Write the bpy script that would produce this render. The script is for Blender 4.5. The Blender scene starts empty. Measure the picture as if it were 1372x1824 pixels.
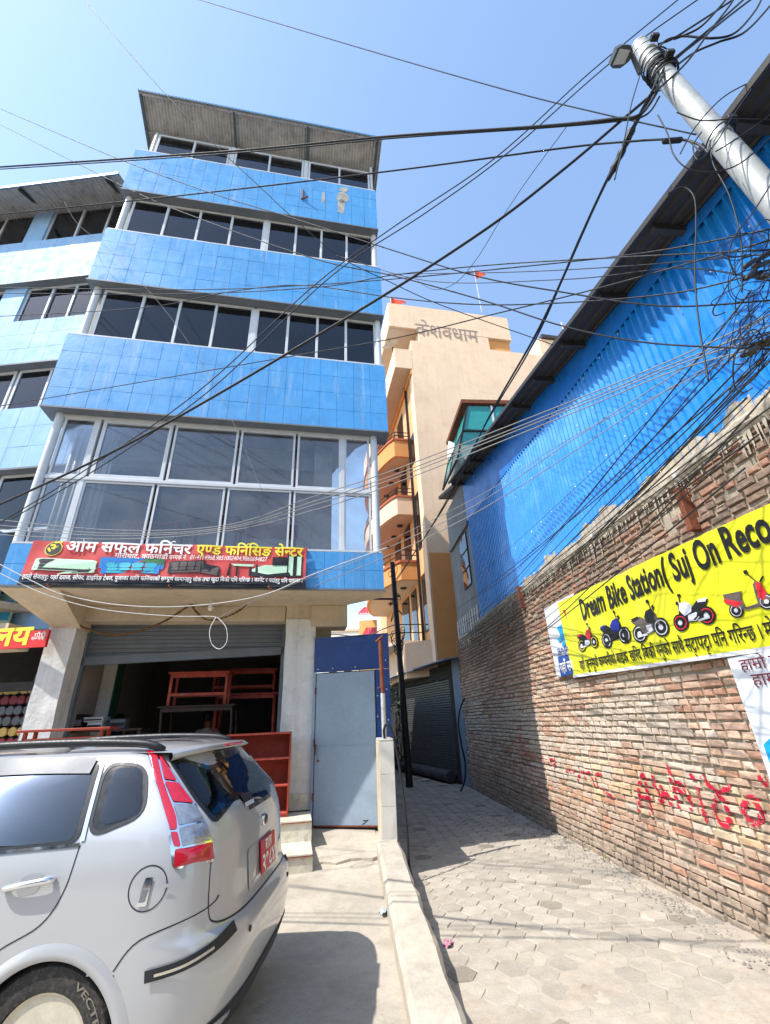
import bpy, bmesh, math, random
import numpy as np
from mathutils import Vector, Matrix, Euler
from math import sin, cos, pi, radians, sqrt
random.seed(7)
SC = bpy.context.scene
COL = SC.collection

# ---------------------------------------------------------------- camera, sky, sun, exposure
F_PX, PITCH, ROLL, CAM_H = 787.15, radians(25.178), radians(2.4424), 1.6
cp, sp, cr, sr = cos(PITCH), sin(PITCH), cos(ROLL), sin(ROLL)
_r, _d, _f = np.array([1., 0, 0]), np.array([0, sp, -cp]), np.array([0, cp, sp])
RM = np.array([cr*_r + sr*_d, -sr*_r + cr*_d, _f])           # rows: right, down, forward
CAM = np.array([0, 0, CAM_H])
cam = bpy.data.cameras.new('camera'); camo = bpy.data.objects.new('camera', cam); COL.objects.link(camo)
cam.sensor_fit = 'VERTICAL'; cam.sensor_height = 36.0; cam.lens = F_PX/1824*36
cam.clip_start = 0.05; cam.clip_end = 3000
camo.matrix_world = Matrix((( RM[0][0], -RM[1][0], -RM[2][0], 0), (RM[0][1], -RM[1][1], -RM[2][1], 0),
                            (RM[0][2], -RM[1][2], -RM[2][2], CAM_H), (0, 0, 0, 1)))
SC.camera = camo
SUN_AZ, SUN_EL = radians(31), radians(53)                     # direction the light travels in plan, height of the sun
travel = Vector((cos(SUN_AZ)*cos(SUN_EL), sin(SUN_AZ)*cos(SUN_EL), -sin(SUN_EL)))
world = bpy.data.worlds.new('World'); SC.world = world; world.use_nodes = True
nt = world.node_tree
sky = nt.nodes.new('ShaderNodeTexSky'); sky.sky_type = 'NISHITA'; sky.sun_disc = False
sky.sun_elevation = SUN_EL
sky.sun_rotation = math.atan2(-travel.x, -travel.y)
sky.air_density = 1.55; sky.dust_density = 2.0; sky.ozone_density = 1.6; sky.altitude = 1300
nt.links.new(sky.outputs[0], nt.nodes['Background'].inputs[0]); nt.nodes['Background'].inputs[1].default_value = 0.15
sun = bpy.data.lights.new('sun', 'SUN'); sun.energy = 3.1; sun.angle = radians(0.53); sun.color = (1.0, 0.95, 0.87)
suno = bpy.data.objects.new('sun', sun); COL.objects.link(suno)
suno.rotation_euler = travel.to_track_quat('-Z', 'Y').to_euler(); suno.location = (-20, -20, 40)
vs = SC.view_settings; vs.view_transform = 'Standard'; vs.look = 'None'; vs.gamma = 1.0; vs.exposure = 1.15
vs.use_curve_mapping = False
SC.cycles.max_bounces = 6; SC.cycles.diffuse_bounces = 3; SC.cycles.glossy_bounces = 3
SC.cycles.transparent_max_bounces = 10; SC.cycles.transmission_bounces = 4
SC.cycles.caustics_reflective = False; SC.cycles.caustics_refractive = False

# ---------------------------------------------------------------- pixel rays -> positions
def ray(u, v):
    return RM.T @ np.array([(u-686)/F_PX, (v-912)/F_PX, 1.0])
def atz(u, v, z):
    d = ray(u, v); return CAM + d*((z-CAM_H)/d[2])
def aty(u, v, y):
    d = ray(u, v); return CAM + d*(y/d[1])
def onplane(u, v, P, yaw):
    n = np.array([-sin(yaw), cos(yaw), 0]); d = ray(u, v)
    return CAM + d*((n @ (np.array(P)-CAM))/(n @ d))
def toloc(P, O, yaw):
    d = np.array(P)-np.array(O); c, s = cos(yaw), sin(yaw)
    return np.array([d[0]*c+d[1]*s, -d[0]*s+d[1]*c, d[2]])
def proj(P):
    q = RM @ (np.array(P, float)-CAM); return 686+F_PX*q[0]/q[2], 912+F_PX*q[1]/q[2], q[2]
YF = radians(11.447); FO = (0.0, 6.45, 0.0)                    # blue facade frame
YA = radians(5.539);  WO = (2.33, 7.92, 0.0)                   # alley / brick wall frame (local y up the alley, face at x=0)
def fpt(u, v, d=0.0):                                           # pixel -> facade frame point at depth d
    n = np.array([-sin(YF), cos(YF), 0]); return toloc(onplane(u, v, np.array(FO)+n*d, YF), FO, YF)
def wpt(u, v, off=0.0):                                         # pixel -> wall frame point at x=off
    P = np.array(WO)+np.array([cos(YA), sin(YA), 0])*off; return toloc(onplane(u, v, P, YA+pi/2), WO, YA)

# ---------------------------------------------------------------- materials
def lin(c):
    return tuple(((x/255)/12.92 if x/255 <= .04045 else ((x/255+.055)/1.055)**2.4) for x in c)
MATS = {}
def mat(name, col, rough=.75, var=.18, scale=4., bump=0., bscale=60., metal=0., spec=.4, streak=0., alt=None, altamt=.35,
        coat=0., alpha=1., emit=0., detail=6., speck=0., attr=None):
    """procedural material: base colour with two noise scales, optional vertical streaks / second colour, bump"""
    if name in MATS: return MATS[name]
    m = bpy.data.materials.new(name); m.use_nodes = True; MATS[name] = m
    N, L = m.node_tree.nodes, m.node_tree.links
    b = N['Principled BSDF']; b.inputs['Roughness'].default_value = rough; b.inputs['Metallic'].default_value = metal
    b.inputs['Specular IOR Level'].default_value = spec
    if coat: b.inputs['Coat Weight'].default_value = coat; b.inputs['Coat Roughness'].default_value = .08
    if alpha < 1: b.inputs['Alpha'].default_value = alpha
    if emit: b.inputs['Emission Color'].default_value = (*col, 1); b.inputs['Emission Strength'].default_value = emit
    g = N.new('ShaderNodeNewGeometry')
    def noise(sc, det=detail, vec=None, ro=.6):
        n = N.new('ShaderNodeTexNoise'); n.inputs['Scale'].default_value = sc; n.inputs['Detail'].default_value = det
        n.inputs['Roughness'].default_value = ro
        L.new(vec if vec else g.outputs['Position'], n.inputs['Vector']); return n.outputs['Fac']
    def ramp(fac, lo, hi, a=0., bb=1.):
        r = N.new('ShaderNodeMapRange'); r.inputs[1].default_value = lo; r.inputs[2].default_value = hi
        r.inputs[3].default_value = a; r.inputs[4].default_value = bb; L.new(fac, r.inputs[0]); return r.outputs[0]
    def mixc(fac, a, bcol, mode='MIX'):
        x = N.new('ShaderNodeMix'); x.data_type = 'RGBA'; x.blend_type = mode
        if hasattr(fac, 'is_linked'): L.new(fac, x.inputs[0])
        else: x.inputs[0].default_value = fac
        for i, c in ((6, a), (7, bcol)):
            if isinstance(c, tuple): x.inputs[i].default_value = (*c, 1)
            else: L.new(c, x.inputs[i])
        return x.outputs[2]
    if attr:
        a = N.new('ShaderNodeAttribute'); a.attribute_name = attr; base = a.outputs['Color']
    else: base = tuple(col)
    n1 = ramp(noise(scale), .3, .7, 1-var, 1+var)
    n2 = ramp(noise(scale*9), .3, .7, 1-var*.6, 1+var*.6)
    mul = N.new('ShaderNodeMath'); mul.operation = 'MULTIPLY'; L.new(n1, mul.inputs[0]); L.new(n2, mul.inputs[1])
    comb = N.new('ShaderNodeCombineColor')
    for i in range(3): L.new(mul.outputs[0], comb.inputs[i])
    c = mixc(1., base, comb.outputs[0], 'MULTIPLY')
    if alt: c = mixc(ramp(noise(scale*2.2, 8), .5, .66, 0, altamt), c, tuple(alt))
    if speck: c = mixc(ramp(noise(scale*30, 2), .62, .7, 0, speck), c, (0.05, .045, .04))
    if streak:
        mp = N.new('ShaderNodeMapping'); mp.inputs['Scale'].default_value = (1, 1, .06); L.new(g.outputs['Position'], mp.inputs[0])
        c = mixc(ramp(noise(7., 5, mp.outputs[0]), .52, .72, 0, streak), c, (0.09, .085, .08))
        mp2 = N.new('ShaderNodeMapping'); mp2.inputs['Location'].default_value = (7, 3, 1); mp2.inputs['Scale'].default_value = (1, 1, .09); L.new(g.outputs['Position'], mp2.inputs[0])
        c = mixc(ramp(noise(9., 4, mp2.outputs[0]), .58, .75, 0, streak), c, (.75, .74, .72))
    L.new(c, b.inputs['Base Color'])
    rr = ramp(noise(scale*3), .3, .7, max(0, rough-.12), min(1, rough+.12)); L.new(rr, b.inputs['Roughness'])
    if bump:
        bp = N.new('ShaderNodeBump'); bp.inputs['Strength'].default_value = min(1, bump); bp.inputs['Distance'].default_value = .01
        L.new(noise(bscale, 6), bp.inputs['Height']); L.new(bp.outputs[0], b.inputs['Normal'])
    return m
def glass(name, tint=(.5, .52, .55), clear=.5, rough=.02, body=(.02, .022, .025), warp=.0):
    """window glass: fresnel reflection over a tinted, partly clear sheet"""
    if name in MATS: return MATS[name]
    m = bpy.data.materials.new(name); m.use_nodes = True; MATS[name] = m
    N, L = m.node_tree.nodes, m.node_tree.links
    N.remove(N['Principled BSDF']); out = N['Material Output']
    tr = N.new('ShaderNodeBsdfTransparent'); tr.inputs[0].default_value = (*tint, 1)
    df = N.new('ShaderNodeBsdfDiffuse'); df.inputs[0].default_value = (*body, 1)
    gl = N.new('ShaderNodeBsdfGlossy'); gl.inputs['Roughness'].default_value = rough; gl.inputs[0].default_value = (.9, .93, 1, 1)
    fr = N.new('ShaderNodeFresnel'); fr.inputs[0].default_value = 1.52
    m1 = N.new('ShaderNodeMixShader'); m1.inputs[0].default_value = clear; L.new(df.outputs[0], m1.inputs[1]); L.new(tr.outputs[0], m1.inputs[2])
    m2 = N.new('ShaderNodeMixShader'); L.new(fr.outputs[0], m2.inputs[0]); L.new(m1.outputs[0], m2.inputs[1]); L.new(gl.outputs[0], m2.inputs[2])
    L.new(m2.outputs[0], out.inputs[0])
    g = N.new('ShaderNodeNewGeometry'); n = N.new('ShaderNodeTexNoise'); n.inputs['Scale'].default_value = 2.2; n.inputs['Detail'].default_value = 2
    L.new(g.outputs['Position'], n.inputs['Vector'])
    mr = N.new('ShaderNodeMapRange'); mr.inputs[1].default_value = .3; mr.inputs[2].default_value = .75
    mr.inputs[3].default_value = clear*.85; mr.inputs[4].default_value = min(1, clear*1.12); L.new(n.outputs[0], mr.inputs[0]); L.new(mr.outputs[0], m1.inputs[0])
    if warp:
        bp = N.new('ShaderNodeBump'); bp.inputs['Strength'].default_value = warp; bp.inputs['Distance'].default_value = .02
        L.new(n.outputs[0], bp.inputs['Height']); L.new(bp.outputs[0], gl.inputs['Normal'])
    return m

# ---------------------------------------------------------------- mesh helpers
class MB:
    def __init__(s): s.v = []; s.f = []; s.c = []
    def add(s, vs, fs, col=None):
        o = len(s.v); s.v += [tuple(map(float, p)) for p in vs]; s.f += [tuple(i+o for i in f) for f in fs]
        if col is not None: s.c += [col]*len(fs)
        return s
    def box(s, x0, x1, y0, y1, z0, z1, col=None):
        return s.add([(x0,y0,z0),(x1,y0,z0),(x1,y1,z0),(x0,y1,z0),(x0,y0,z1),(x1,y0,z1),(x1,y1,z1),(x0,y1,z1)],
              [(0,3,2,1),(4,5,6,7),(0,1,5,4),(1,2,6,5),(2,3,7,6),(3,0,4,7)], col)
    def bbox(s, x0, x1, y0, y1, z0, z1, b=.01, col=None):
        """box with chamfered vertical and horizontal edges"""
        vs = []
        for z, k in ((z0, b), (z0+b, 0), (z1-b, 0), (z1, b)):
            for x, y in ((x0+b+k, y0+k), (x1-b-k, y0+k), (x1-k, y0+b+k), (x1-k, y1-b-k), (x1-b-k, y1-k), (x0+b+k, y1-k), (x0+k, y1-b-k), (x0+k, y0+b+k)):
                vs.append((x, y, z))
        fs = [tuple(range(7, -1, -1)), tuple(range(24, 32))]
        for r in range(3):
            for i in range(8):
                j = (i+1) % 8; fs.append((r*8+i, r*8+j, r*8+8+j, r*8+8+i))
        return s.add(vs, fs, col)
    def prism(s, poly, z0, z1, ax='z', col=None):
        n = len(poly)
        def P(a, b, c): return (a, b, c) if ax == 'z' else ((a, c, b) if ax == 'y' else (c, a, b))
        vs = [P(a, b, z0) for a, b in poly]+[P(a, b, z1) for a, b in poly]
        fs = [tuple(range(n-1, -1, -1)), tuple(range(n, 2*n))]+[(i, (i+1) % n, n+(i+1) % n, n+i) for i in range(n)]
        return s.add(vs, fs, col)
    def tube(s, path, r, n=6, cap=True, col=None):
        path = [Vector(p) for p in path]; m = len(path); rs = r if isinstance(r, (list, tuple)) else [r]*m
        up = None; rings = []
        for i, p in enumerate(path):
            t = (path[min(i+1, m-1)]-path[max(i-1, 0)])
            if t.length < 1e-9: t = Vector((0, 0, 1))
            t.normalize()
            if up is None:
                up = t.orthogonal().normalized()
            else:
                up = (up-t*up.dot(t)); up = up.normalized() if up.length > 1e-6 else t.orthogonal().normalized()
            w = t.cross(up)
            rings.append([p+(up*cos(2*pi*k/n)+w*sin(2*pi*k/n))*rs[i] for k in range(n)])
        vs = [q for R in rings for q in R]
        fs = [(i*n+k, i*n+(k+1) % n, (i+1)*n+(k+1) % n, (i+1)*n+k) for i in range(m-1) for k in range(n)]
        if cap: fs += [tuple(range(n-1, -1, -1)), tuple(range((m-1)*n, m*n))]
        return s.add(vs, fs, col)
    def bar(s, a, b, r=.01, col=None):
        """square bar between two points"""
        return s.tube([a, b], r*1.2, 4, True, col)
    def lathe(s, prof, c=(0, 0, 0), n=16, ax='z', col=None):
        vs = []; fs = []
        for r, h in prof:
            for k in range(n):
                a = 2*pi*k/n; x, y = r*cos(a), r*sin(a)
                p = (x, y, h) if ax == 'z' else ((x, h, y) if ax == 'y' else (h, x, y))
                vs.append((c[0]+p[0], c[1]+p[1], c[2]+p[2]))
        m = len(prof)
        fs = [(i*n+k, i*n+(k+1) % n, (i+1)*n+(k+1) % n, (i+1)*n+k) for i in range(m-1) for k in range(n)]
        fs += [tuple(range(n)), tuple(range((m-1)*n, m*n))]
        return s.add(vs, fs, col)
    def grid(s, fn, nu, nv, col=None):
        vs = [fn(i/nu, j/nv) for j in range(nv+1) for i in range(nu+1)]
        fs = [(j*(nu+1)+i, j*(nu+1)+i+1, (j+1)*(nu+1)+i+1, (j+1)*(nu+1)+i) for j in range(nv) for i in range(nu)]
        return s.add(vs, fs, col)
    def poly(s, pts, col=None): return s.add(pts, [tuple(range(len(pts)))], col)
    def mesh(s, name, fix=True):
        me = bpy.data.meshes.new(name); me.from_pydata(s.v, [], s.f)
        if s.c and len(s.c) == len(s.f):
            at = me.color_attributes.new('col', 'FLOAT_COLOR', 'CORNER'); k = 0
            buf = np.ones((len(me.loops), 4), 'f')
            for f, c in zip(s.f, s.c):
                buf[k:k+len(f), :3] = c; k += len(f)
            at.data.foreach_set('color', buf.ravel())
        if fix:
            bm = bmesh.new(); bm.from_mesh(me); bmesh.ops.recalc_face_normals(bm, faces=bm.faces); bm.to_mesh(me); bm.free()
        me.update(); return me
    def build(s, name, m, parent=None, smooth=False, fix=True, loc=None, rot=None):
        me = s.mesh(name, fix)
        me.materials.append(m)
        return link(name, me, parent, smooth, loc, rot)
def link(name, me, parent=None, smooth=False, loc=None, rot=None):
    o = bpy.data.objects.new(name, me); COL.objects.link(o)
    if parent is not None: o.parent = parent
    if loc is not None: o.location = loc
    if rot is not None: o.rotation_euler = rot
    if smooth and me is not None:
        for p in me.polygons: p.use_smooth = True
        if smooth == 'auto':
            bm = bmesh.new(); bm.from_mesh(me)
            for e in bm.edges:
                if len(e.link_faces) == 2 and e.calc_face_angle(0) > .7: e.smooth = False
            bm.to_mesh(me); bm.free()
    return o
def thing(name, label, cat, loc=(0, 0, 0), rz=0., group=None):
    o = bpy.data.objects.new(name, None); COL.objects.link(o); o.empty_display_size = .1
    o.location = loc; o.rotation_euler = (0, 0, rz); return tag(o, label, cat, group)
def tag(o, label, cat, group=None):
    o['label'] = label; o['category'] = cat
    if group: o['group'] = group
    return o
def struct(o): o['kind'] = 'structure'; return o
def stuff(o, label=None, cat=None):
    o['kind'] = 'stuff'
    if label: tag(o, label, cat)
    return o
def part(name, parent, me, m, loc=None, rot=None):
    if not me.materials: me.materials.append(m)
    return link(name, me, parent, False, loc, rot)
def smoothpath(pts, n=8):
    """Catmull-Rom through points"""
    P = [Vector(p) for p in pts]; out = []
    for i in range(len(P)-1):
        p0, p1, p2, p3 = P[max(i-1, 0)], P[i], P[i+1], P[min(i+2, len(P)-1)]
        for k in range(n):
            t = k/n
            out.append(.5*((2*p1)+(p2-p0)*t+(2*p0-5*p1+4*p2-p3)*t*t+(3*p1-p0-3*p2+p3)*t**3))
    out.append(P[-1]); return out

# ---------------------------------------------------------------- lettering
_GC = {}
TS = bpy.data.scenes.new('lettering_workshop')                # scratch scene, removed at the end
def glyph(ch, off=0.):
    """mesh data (verts, faces, advance) of one glyph of the built-in font, size 1"""
    k = (ch, off)
    if k in _GC: return _GC[k]
    def raw(t):
        cu = bpy.data.curves.new('t', 'FONT'); cu.body = t; cu.size = 1; cu.fill_mode = 'FRONT'; cu.resolution_u = 3; cu.offset = off
        o = bpy.data.objects.new('t', cu); TS.collection.objects.link(o); TS.view_layers[0].update(); dg = TS.view_layers[0].depsgraph
        me = bpy.data.meshes.new_from_object(o.evaluated_get(dg)); v = [tuple(p.co) for p in me.vertices]; f = [tuple(p.vertices) for p in me.polygons]
        bpy.data.objects.remove(o); bpy.data.curves.remove(cu); bpy.data.meshes.remove(me); return v, f
    v, f = raw(ch); v2, f2 = raw(ch+ch)
    mx = lambda q: max([p[0] for p in q], default=0)
    adv = mx(v2)-mx(v) if v else .26
    _GC[k] = (v, f, adv); return _GC[k]
def clip_right(v, f, x):
    me = bpy.data.meshes.new('c'); me.from_pydata(v, [], f); bm = bmesh.new(); bm.from_mesh(me)
    bmesh.ops.bisect_plane(bm, geom=bm.verts[:]+bm.edges[:]+bm.faces[:], plane_co=(x, 0, 0), plane_no=(1, 0, 0), clear_outer=True)
    bm.verts.index_update(); vv = [tuple(p.co) for p in bm.verts]; ff = [tuple(q.index for q in p.verts) for p in bm.faces]
    bm.free(); bpy.data.meshes.remove(me); return vv, ff
CONS = set(chr(c) for c in range(0x915, 0x93A)); VIR = '\u094d'; IM = '\u093f'; RA = '\u0930'
MATRA0 = set('\u0941\u0942\u0943\u0947\u0948\u0901\u0902')
def layout(text, off=0.):
    """simple shaping for Devanagari and Latin; returns verts, faces, width (em = 1)"""
    V, Fc = [], []; x = 0.
    def put(v, f, dx, dy=0., s=1.):
        o = len(V); V.extend([(p[0]*s+dx, p[1]*s+dy, 0.) for p in v]); Fc.extend([tuple(i+o for i in q) for q in f])
    i = 0; n = len(text)
    while i < n:
        ch = text[i]
        if ch not in CONS:
            v, f, a = glyph(ch, off); put(v, f, x); x += a; i += 1; continue
        reph = False
        if ch == RA and i+2 < n and text[i+1] == VIR and text[i+2] in CONS:
            reph = True; i += 2
        cl = [text[i]]; i += 1
        while i+1 < n and text[i] == VIR and text[i+1] in CONS:
            cl.append(text[i+1]); i += 2
        vow = ''
        while i < n and (text[i] in '\u093e\u093f\u0940\u0941\u0942\u0943\u0947\u0948\u094b\u094c\u0901\u0902' ): vow += text[i]; i += 1
        if IM in vow:
            v, f, a = glyph(IM, off); put(v, f, x); x += a; vow = vow.replace(IM, '')
        rak = len(cl) > 1 and cl[-1] == RA
        if rak: cl = cl[:-1]
        stack = None
        if len(cl) > 1 and cl[0] in '\u091f\u0920\u0921\u0926' : stack = cl[1]; cl = cl[:1]
        for c in cl[:-1]:
            v, f, a = glyph(c, off); cut = a*(.78 if c in '\u0915\u092b' else .70); v, f = clip_right(v, f, cut); put(v, f, x); x += cut
        v, f, a = glyph(cl[-1], off); put(v, f, x); x0 = x; x += a
        if stack: v, f, a2 = glyph(stack, off); put(v, f, x0+a*.2, -.3, .62)
        if rak: put([(-.02,0,0),(.05,.05,0),(-.17,-.15,0),(-.22,-.1,0)], [(0, 1, 2, 3)], x-.1, .12)
        for c in vow:
            v, f, a = glyph(c, off); put(v, f, x); x += a
        if reph:
            q = [(0,0),(.05,0),(.03,.1),(.08,.17),(.16,.17),(.2,.12),(.24,.15),(.18,.23),(.07,.23),(-.02,.14)]
            put([(p[0], p[1], 0) for p in q], [(0,1,2,9),(2,3,8,9),(3,4,7,8),(4,5,6,7)], x-.14, .63)
    return V, Fc, x
def lettering(name, text, m, parent, P0, ex, ey, height, width=None, off=0., lift=(0, 0, 0), slant=0.):
    """flat lettering: P0 lower-left in the parent frame, ex/ey unit vectors; height is the em size, width stretches to fit"""
    V, Fc, w = layout(text, off)
    sx = (width/w if width else height)
    P0, ex, ey, lift = Vector(P0), Vector(ex), Vector(ey), Vector(lift)
    b = MB(); b.add([P0+ex*((p[0]+slant*p[1])*sx)+ey*(p[1]*height)+lift for p in V], Fc)
    return b.build(name, m, parent, fix=False)

# ================================================================ common materials
M_conc   = mat('concrete', lin((172, 163, 149)), .85, .14, 1.6, .5, 40, alt=lin((142, 133, 120)), altamt=.45, speck=.25)
M_kerb   = mat('kerb_concrete', lin((178, 170, 157)), .85, .12, 2.5, .5, 35, alt=lin((146, 135, 120)), altamt=.4, speck=.2)
M_paver  = mat('paver_concrete', (.4, .38, .34), .88, .14, 6, .5, 50, attr='col', speck=.25)
M_dust   = mat('sandy_dust', lin((170, 160, 146)), .95, .14, 2.2, .5, 70, alt=lin((146, 132, 114)), altamt=.4, speck=.25)
M_soil   = mat('bare_earth', lin((150, 135, 115)), .95, .2, 1.2, .6, 20)
M_brick  = mat('brick_clay', (.4, .2, .12), .9, .2, 9, .7, 55, attr='col', alt=lin((176, 163, 142)), altamt=.38, speck=.25)
M_mortar = mat('old_mortar', lin((158, 146, 128)), .95, .25, 5, .9, 45, alt=lin((118, 107, 93)), altamt=.5)
M_render = mat('pale_cement_render', lin((168, 157, 140)), .92, .2, 4, .8, 40, streak=.55, alt=lin((104, 97, 88)), altamt=.45)
M_blue   = mat('blue_tile_paint', lin((70, 146, 206)), .42, .09, 1.4, .25, 25, streak=.22, alt=lin((112, 174, 220)), altamt=.25, spec=.5)
M_paleblue = mat('pale_blue_tile_paint', lin((140, 178, 216)), .6, .06, 1.4, .25, 25, streak=.16, alt=lin((172, 198, 224)), altamt=.35, spec=.25)
M_alu    = mat('white_aluminium', lin((196, 199, 202)), .4, .06, 6, .1, spec=.5)
M_grey   = mat('grey_paint', lin((104, 111, 118)), .5, .12, 5, .15)
M_cream  = mat('cream_paint', lin((200, 184, 160)), .8, .1, 2, .3, streak=.25)
M_white  = mat('white_plaster', lin((216, 215, 211)), .85, .08, 3, 1., 14, streak=.2, alt=lin((186, 182, 176)), altamt=.4)
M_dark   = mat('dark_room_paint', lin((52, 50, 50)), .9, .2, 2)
M_room   = mat('room_paint', lin((186, 182, 176)), .85, .1, 2)
M_black  = mat('black_cable_rubber', lin((26, 27, 30)), .55, .2, 8, spec=.35)
M_steel  = mat('galvanised_steel', lin((196, 198, 196)), .42, .12, 5, .15, 30, metal=.55, alt=lin((150, 150, 148)), altamt=.4)
M_rust   = mat('rusty_iron', lin((118, 66, 44)), .85, .35, 14, .8, 80, alt=lin((70, 48, 40)), altamt=.6)
M_iron   = mat('black_iron', lin((34, 32, 34)), .5, .2, 8)
G_dark   = glass('dark_window_glass', (.66, .67, .68), .84, .03, (.022, .022, .025), .06)
G_clear  = glass('shop_window_glass', (.90, .91, .92), .88, .02, (.30, .30, .31), .03)
G_car    = glass('tinted_car_glass', (.30, .33, .34), .85, .01, (.008, .009, .009), .0)

# ================================================================ ground
def zfore(y):                                                  # forecourt rises gently to the building
    P = [(-40, 0.03), (4.3, .035), (5.9, .15), (6.95, .34), (60, .34)]
    for (a, za), (b, zb) in zip(P, P[1:]):
        if y <= b: return za+(zb-za)*(y-a)/(b-a)
    return .34
KD = Vector((-.385, 2.86)).normalized()                        # direction of the kerb in plan
def kx(y, side):                                               # kerb edges: side 0 forecourt, 1 alley
    return (.347-.106*(y-3.0) if side else .055-.097*(y-3.0))
b = MB(); b.box(-400, 400, -400, 400, -.6, -.12)
g = b.build('ground', M_soil); struct(g)

# forecourt slab with subtle unevenness
b = MB()
def ff(i, j):
    y = -7+15.5*j; xr = kx(max(y, 1.), 0)+.02; xl = -14
    x = xl+(xr-xl)*i
    return (x, y, zfore(y)+.006*sin(x*2.3+y*1.7)+.004*sin(y*5.1-x))
b.grid(ff, 60, 90)
o = b.build('forecourt', M_conc, smooth=True); struct(o)
# patch of raised screed before the metal door, with a ragged edge
b = MB()
edge = [(-1.0, 6.02), (-.85, 6.06), (-.7, 6.03), (-.55, 6.10), (-.42, 6.12), (-.3, 6.09), (-.22, 6.14)]
top = [(-.24, 7.4), (-1.15, 7.4)]
poly = edge+top
vs = [(x, y, zfore(y)+.028+(.004*sin(x*19))) for x, y in poly]+[(x, y, zfore(y)-.05) for x, y in poly]
n = len(poly); b.add(vs, [tuple(range(n))]+[(i, (i+1) % n, n+(i+1) % n, n+i) for i in range(n)])
o = b.build('door_screed', M_conc); struct(o)

# low concrete kerb between forecourt and alley, worn edges
b = MB(); segs = 60; R = random.Random(3)
ring = []
for k in range(segs+1):
    y = -3+9.25*k/segs; zt = .135+.068*(y-3.0); w = [R.uniform(-.012, .012) for _ in range(4)]
    x0, x1 = kx(y, 0), kx(y, 1)
    ring.append([(x0, y, zfore(y)-.1), (x0+w[0]*.3, y, zt-.035), (x0+.03, y, zt+w[1]*.2), (x1-.035+w[2]*.5, y, zt+w[1]*.2), (x1+w[2], y, zt-.04+w[3]), (x1+w[3]*.6, y, -.1)])
vs = [p for r in ring for p in r]; m = 6
b.add(vs, [(k*m+i, k*m+i+1, (k+1)*m+i+1, (k+1)*m+i) for k in range(segs) for i in range(m-1)]+[tuple(range(m)), tuple(range(segs*m, segs*m+m))])
o = b.build('concrete_kerb', M_kerb); tag(o, 'low rough concrete kerb wall between the parked car and the paved alley', 'kerb')

# alley bed and hexagonal pavers
def alley_r(y): return WO[0]-.0965*(y-WO[1])/.9953
b = MB()
b.add([(-.9, -9, -.035), (5.5, -9, -.035), (5.5, 30, -.035), (-4.5, 30, -.035)], [(0, 1, 2, 3)])
bed = b.build('alley_pavement', M_dust); struct(bed)
hexes = []; S = .122; R = random.Random(11)
ky = S*sqrt(3)
ca, sa = cos(YA), sin(YA)
for j in range(-20, 108):
    for i in range(-22, 26):
        lx = i*S*1.5-1.2; ly = j*ky+(ky/2 if i % 2 else 0)-5.5
        x, y = WO[0]+lx*ca-ly*sa, WO[1]+lx*sa+ly*ca
        if y < 1.2 or y > 24.5: continue
        if x < kx(y, 1)-.08 if y < 6.4 else x < -.25-.1*(y-6.4): continue
        if lx > .05 + (max(0, ly-5)*-.25): continue
        u, v, d = proj((x, y, 0))
        if d < .3 or u < -100 or u > 1480 or v > 1980: continue
        hexes.append((-(1/d**2) if v < 1850 and u < 1390 else 0, x, y))
hexes.sort()
def hexmesh(bb, x, y, sc=1., col=(.4, .38, .35), tilt=(0, 0), dz=0., rot=0.):
    t, bt = [], []
    for k in range(6):
        a = k*pi/3+YA+rot; px, py = cos(a)*S*.965*sc, sin(a)*S*.965*sc
        t.append((x+px*.93, y+py*.93, dz+px*tilt[0]+py*tilt[1])); bt.append((x+px, y+py, dz-.012+px*tilt[0]+py*tilt[1]))
    lo = [(p[0], p[1], -.04) for p in bt]
    bb.add(t+bt+lo, [(0, 1, 2, 3, 4, 5)]+[(k, (k+1) % 6, 6+(k+1) % 6, 6+k) for k in range(6)]+[(6+k, 6+(k+1) % 6, 12+(k+1) % 6, 12+k) for k in range(6)], col)
rest = MB()
for k, (_, x, y) in enumerate(hexes):
    t = R.random(); f = R.uniform(.88, 1.1)
    c = np.array(lin((165, 157, 145)))*f if t < .965 else np.array(lin((138, 130, 119)))*f
    tl = (R.gauss(0, .012), R.gauss(0, .012)); dz = R.gauss(0, .0022)
    if k < 290:
        bb = MB(); hexmesh(bb, 0, 0, 1, tuple(c), tl, dz, R.gauss(0, .015)); me = bb.mesh('paver', False); me.materials.append(M_paver)
        link('paver', me, bed, loc=(x, y, 0))
    else: hexmesh(rest, x, y, 1, tuple(c), tl, dz)
o = rest.build('small_pavers', M_paver, bed, fix=False); stuff(o)
# drifting sand that fills joints and buries the pavers towards the street
import mathutils.noise as mn
def fbm(x, y, s=1., z=0.): return mn.fractal(Vector((x*s, y*s, z)), .9, 2.1, 4)
b = MB()
def dz_(i, j):
    y = 1.+6.6*j; xl = kx(min(y, 6.4), 1)-.02 if y < 6.4 else -.2; xr = alley_r(y)+.02
    x = xl+(xr-xl)*i
    near = max(0, min(1, (4.6-y)/1.8)); edge = max(0, 1-(xr-x)/.28)
    edge2 = max(0, 1-(x-xl)/.12)
    h = -.0062+.012*near+.0065*fbm(x, y, 2.1)+.003*fbm(x, y, 9, 3)+.022*edge*(.6+.5*fbm(x, y, 3, 9))+.012*edge2
    return (x, y, h)
b.grid(dz_, 110, 240)
o = b.build('sand_drift', M_dust, smooth=True); stuff(o, 'thin sandy dust drifted over the hexagonal pavers of the alley', 'dust')

# ================================================================ brick wall
wall = thing('brick_wall', 'tall rough red brick wall along the alley under the blue metal cladding', 'wall', WO, YA)
BL, BH, JT = .222, .054, .0135                                   # brick length, height, joint
z_top = 3.5; y0w, y1w = -8.2, 4.9
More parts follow.
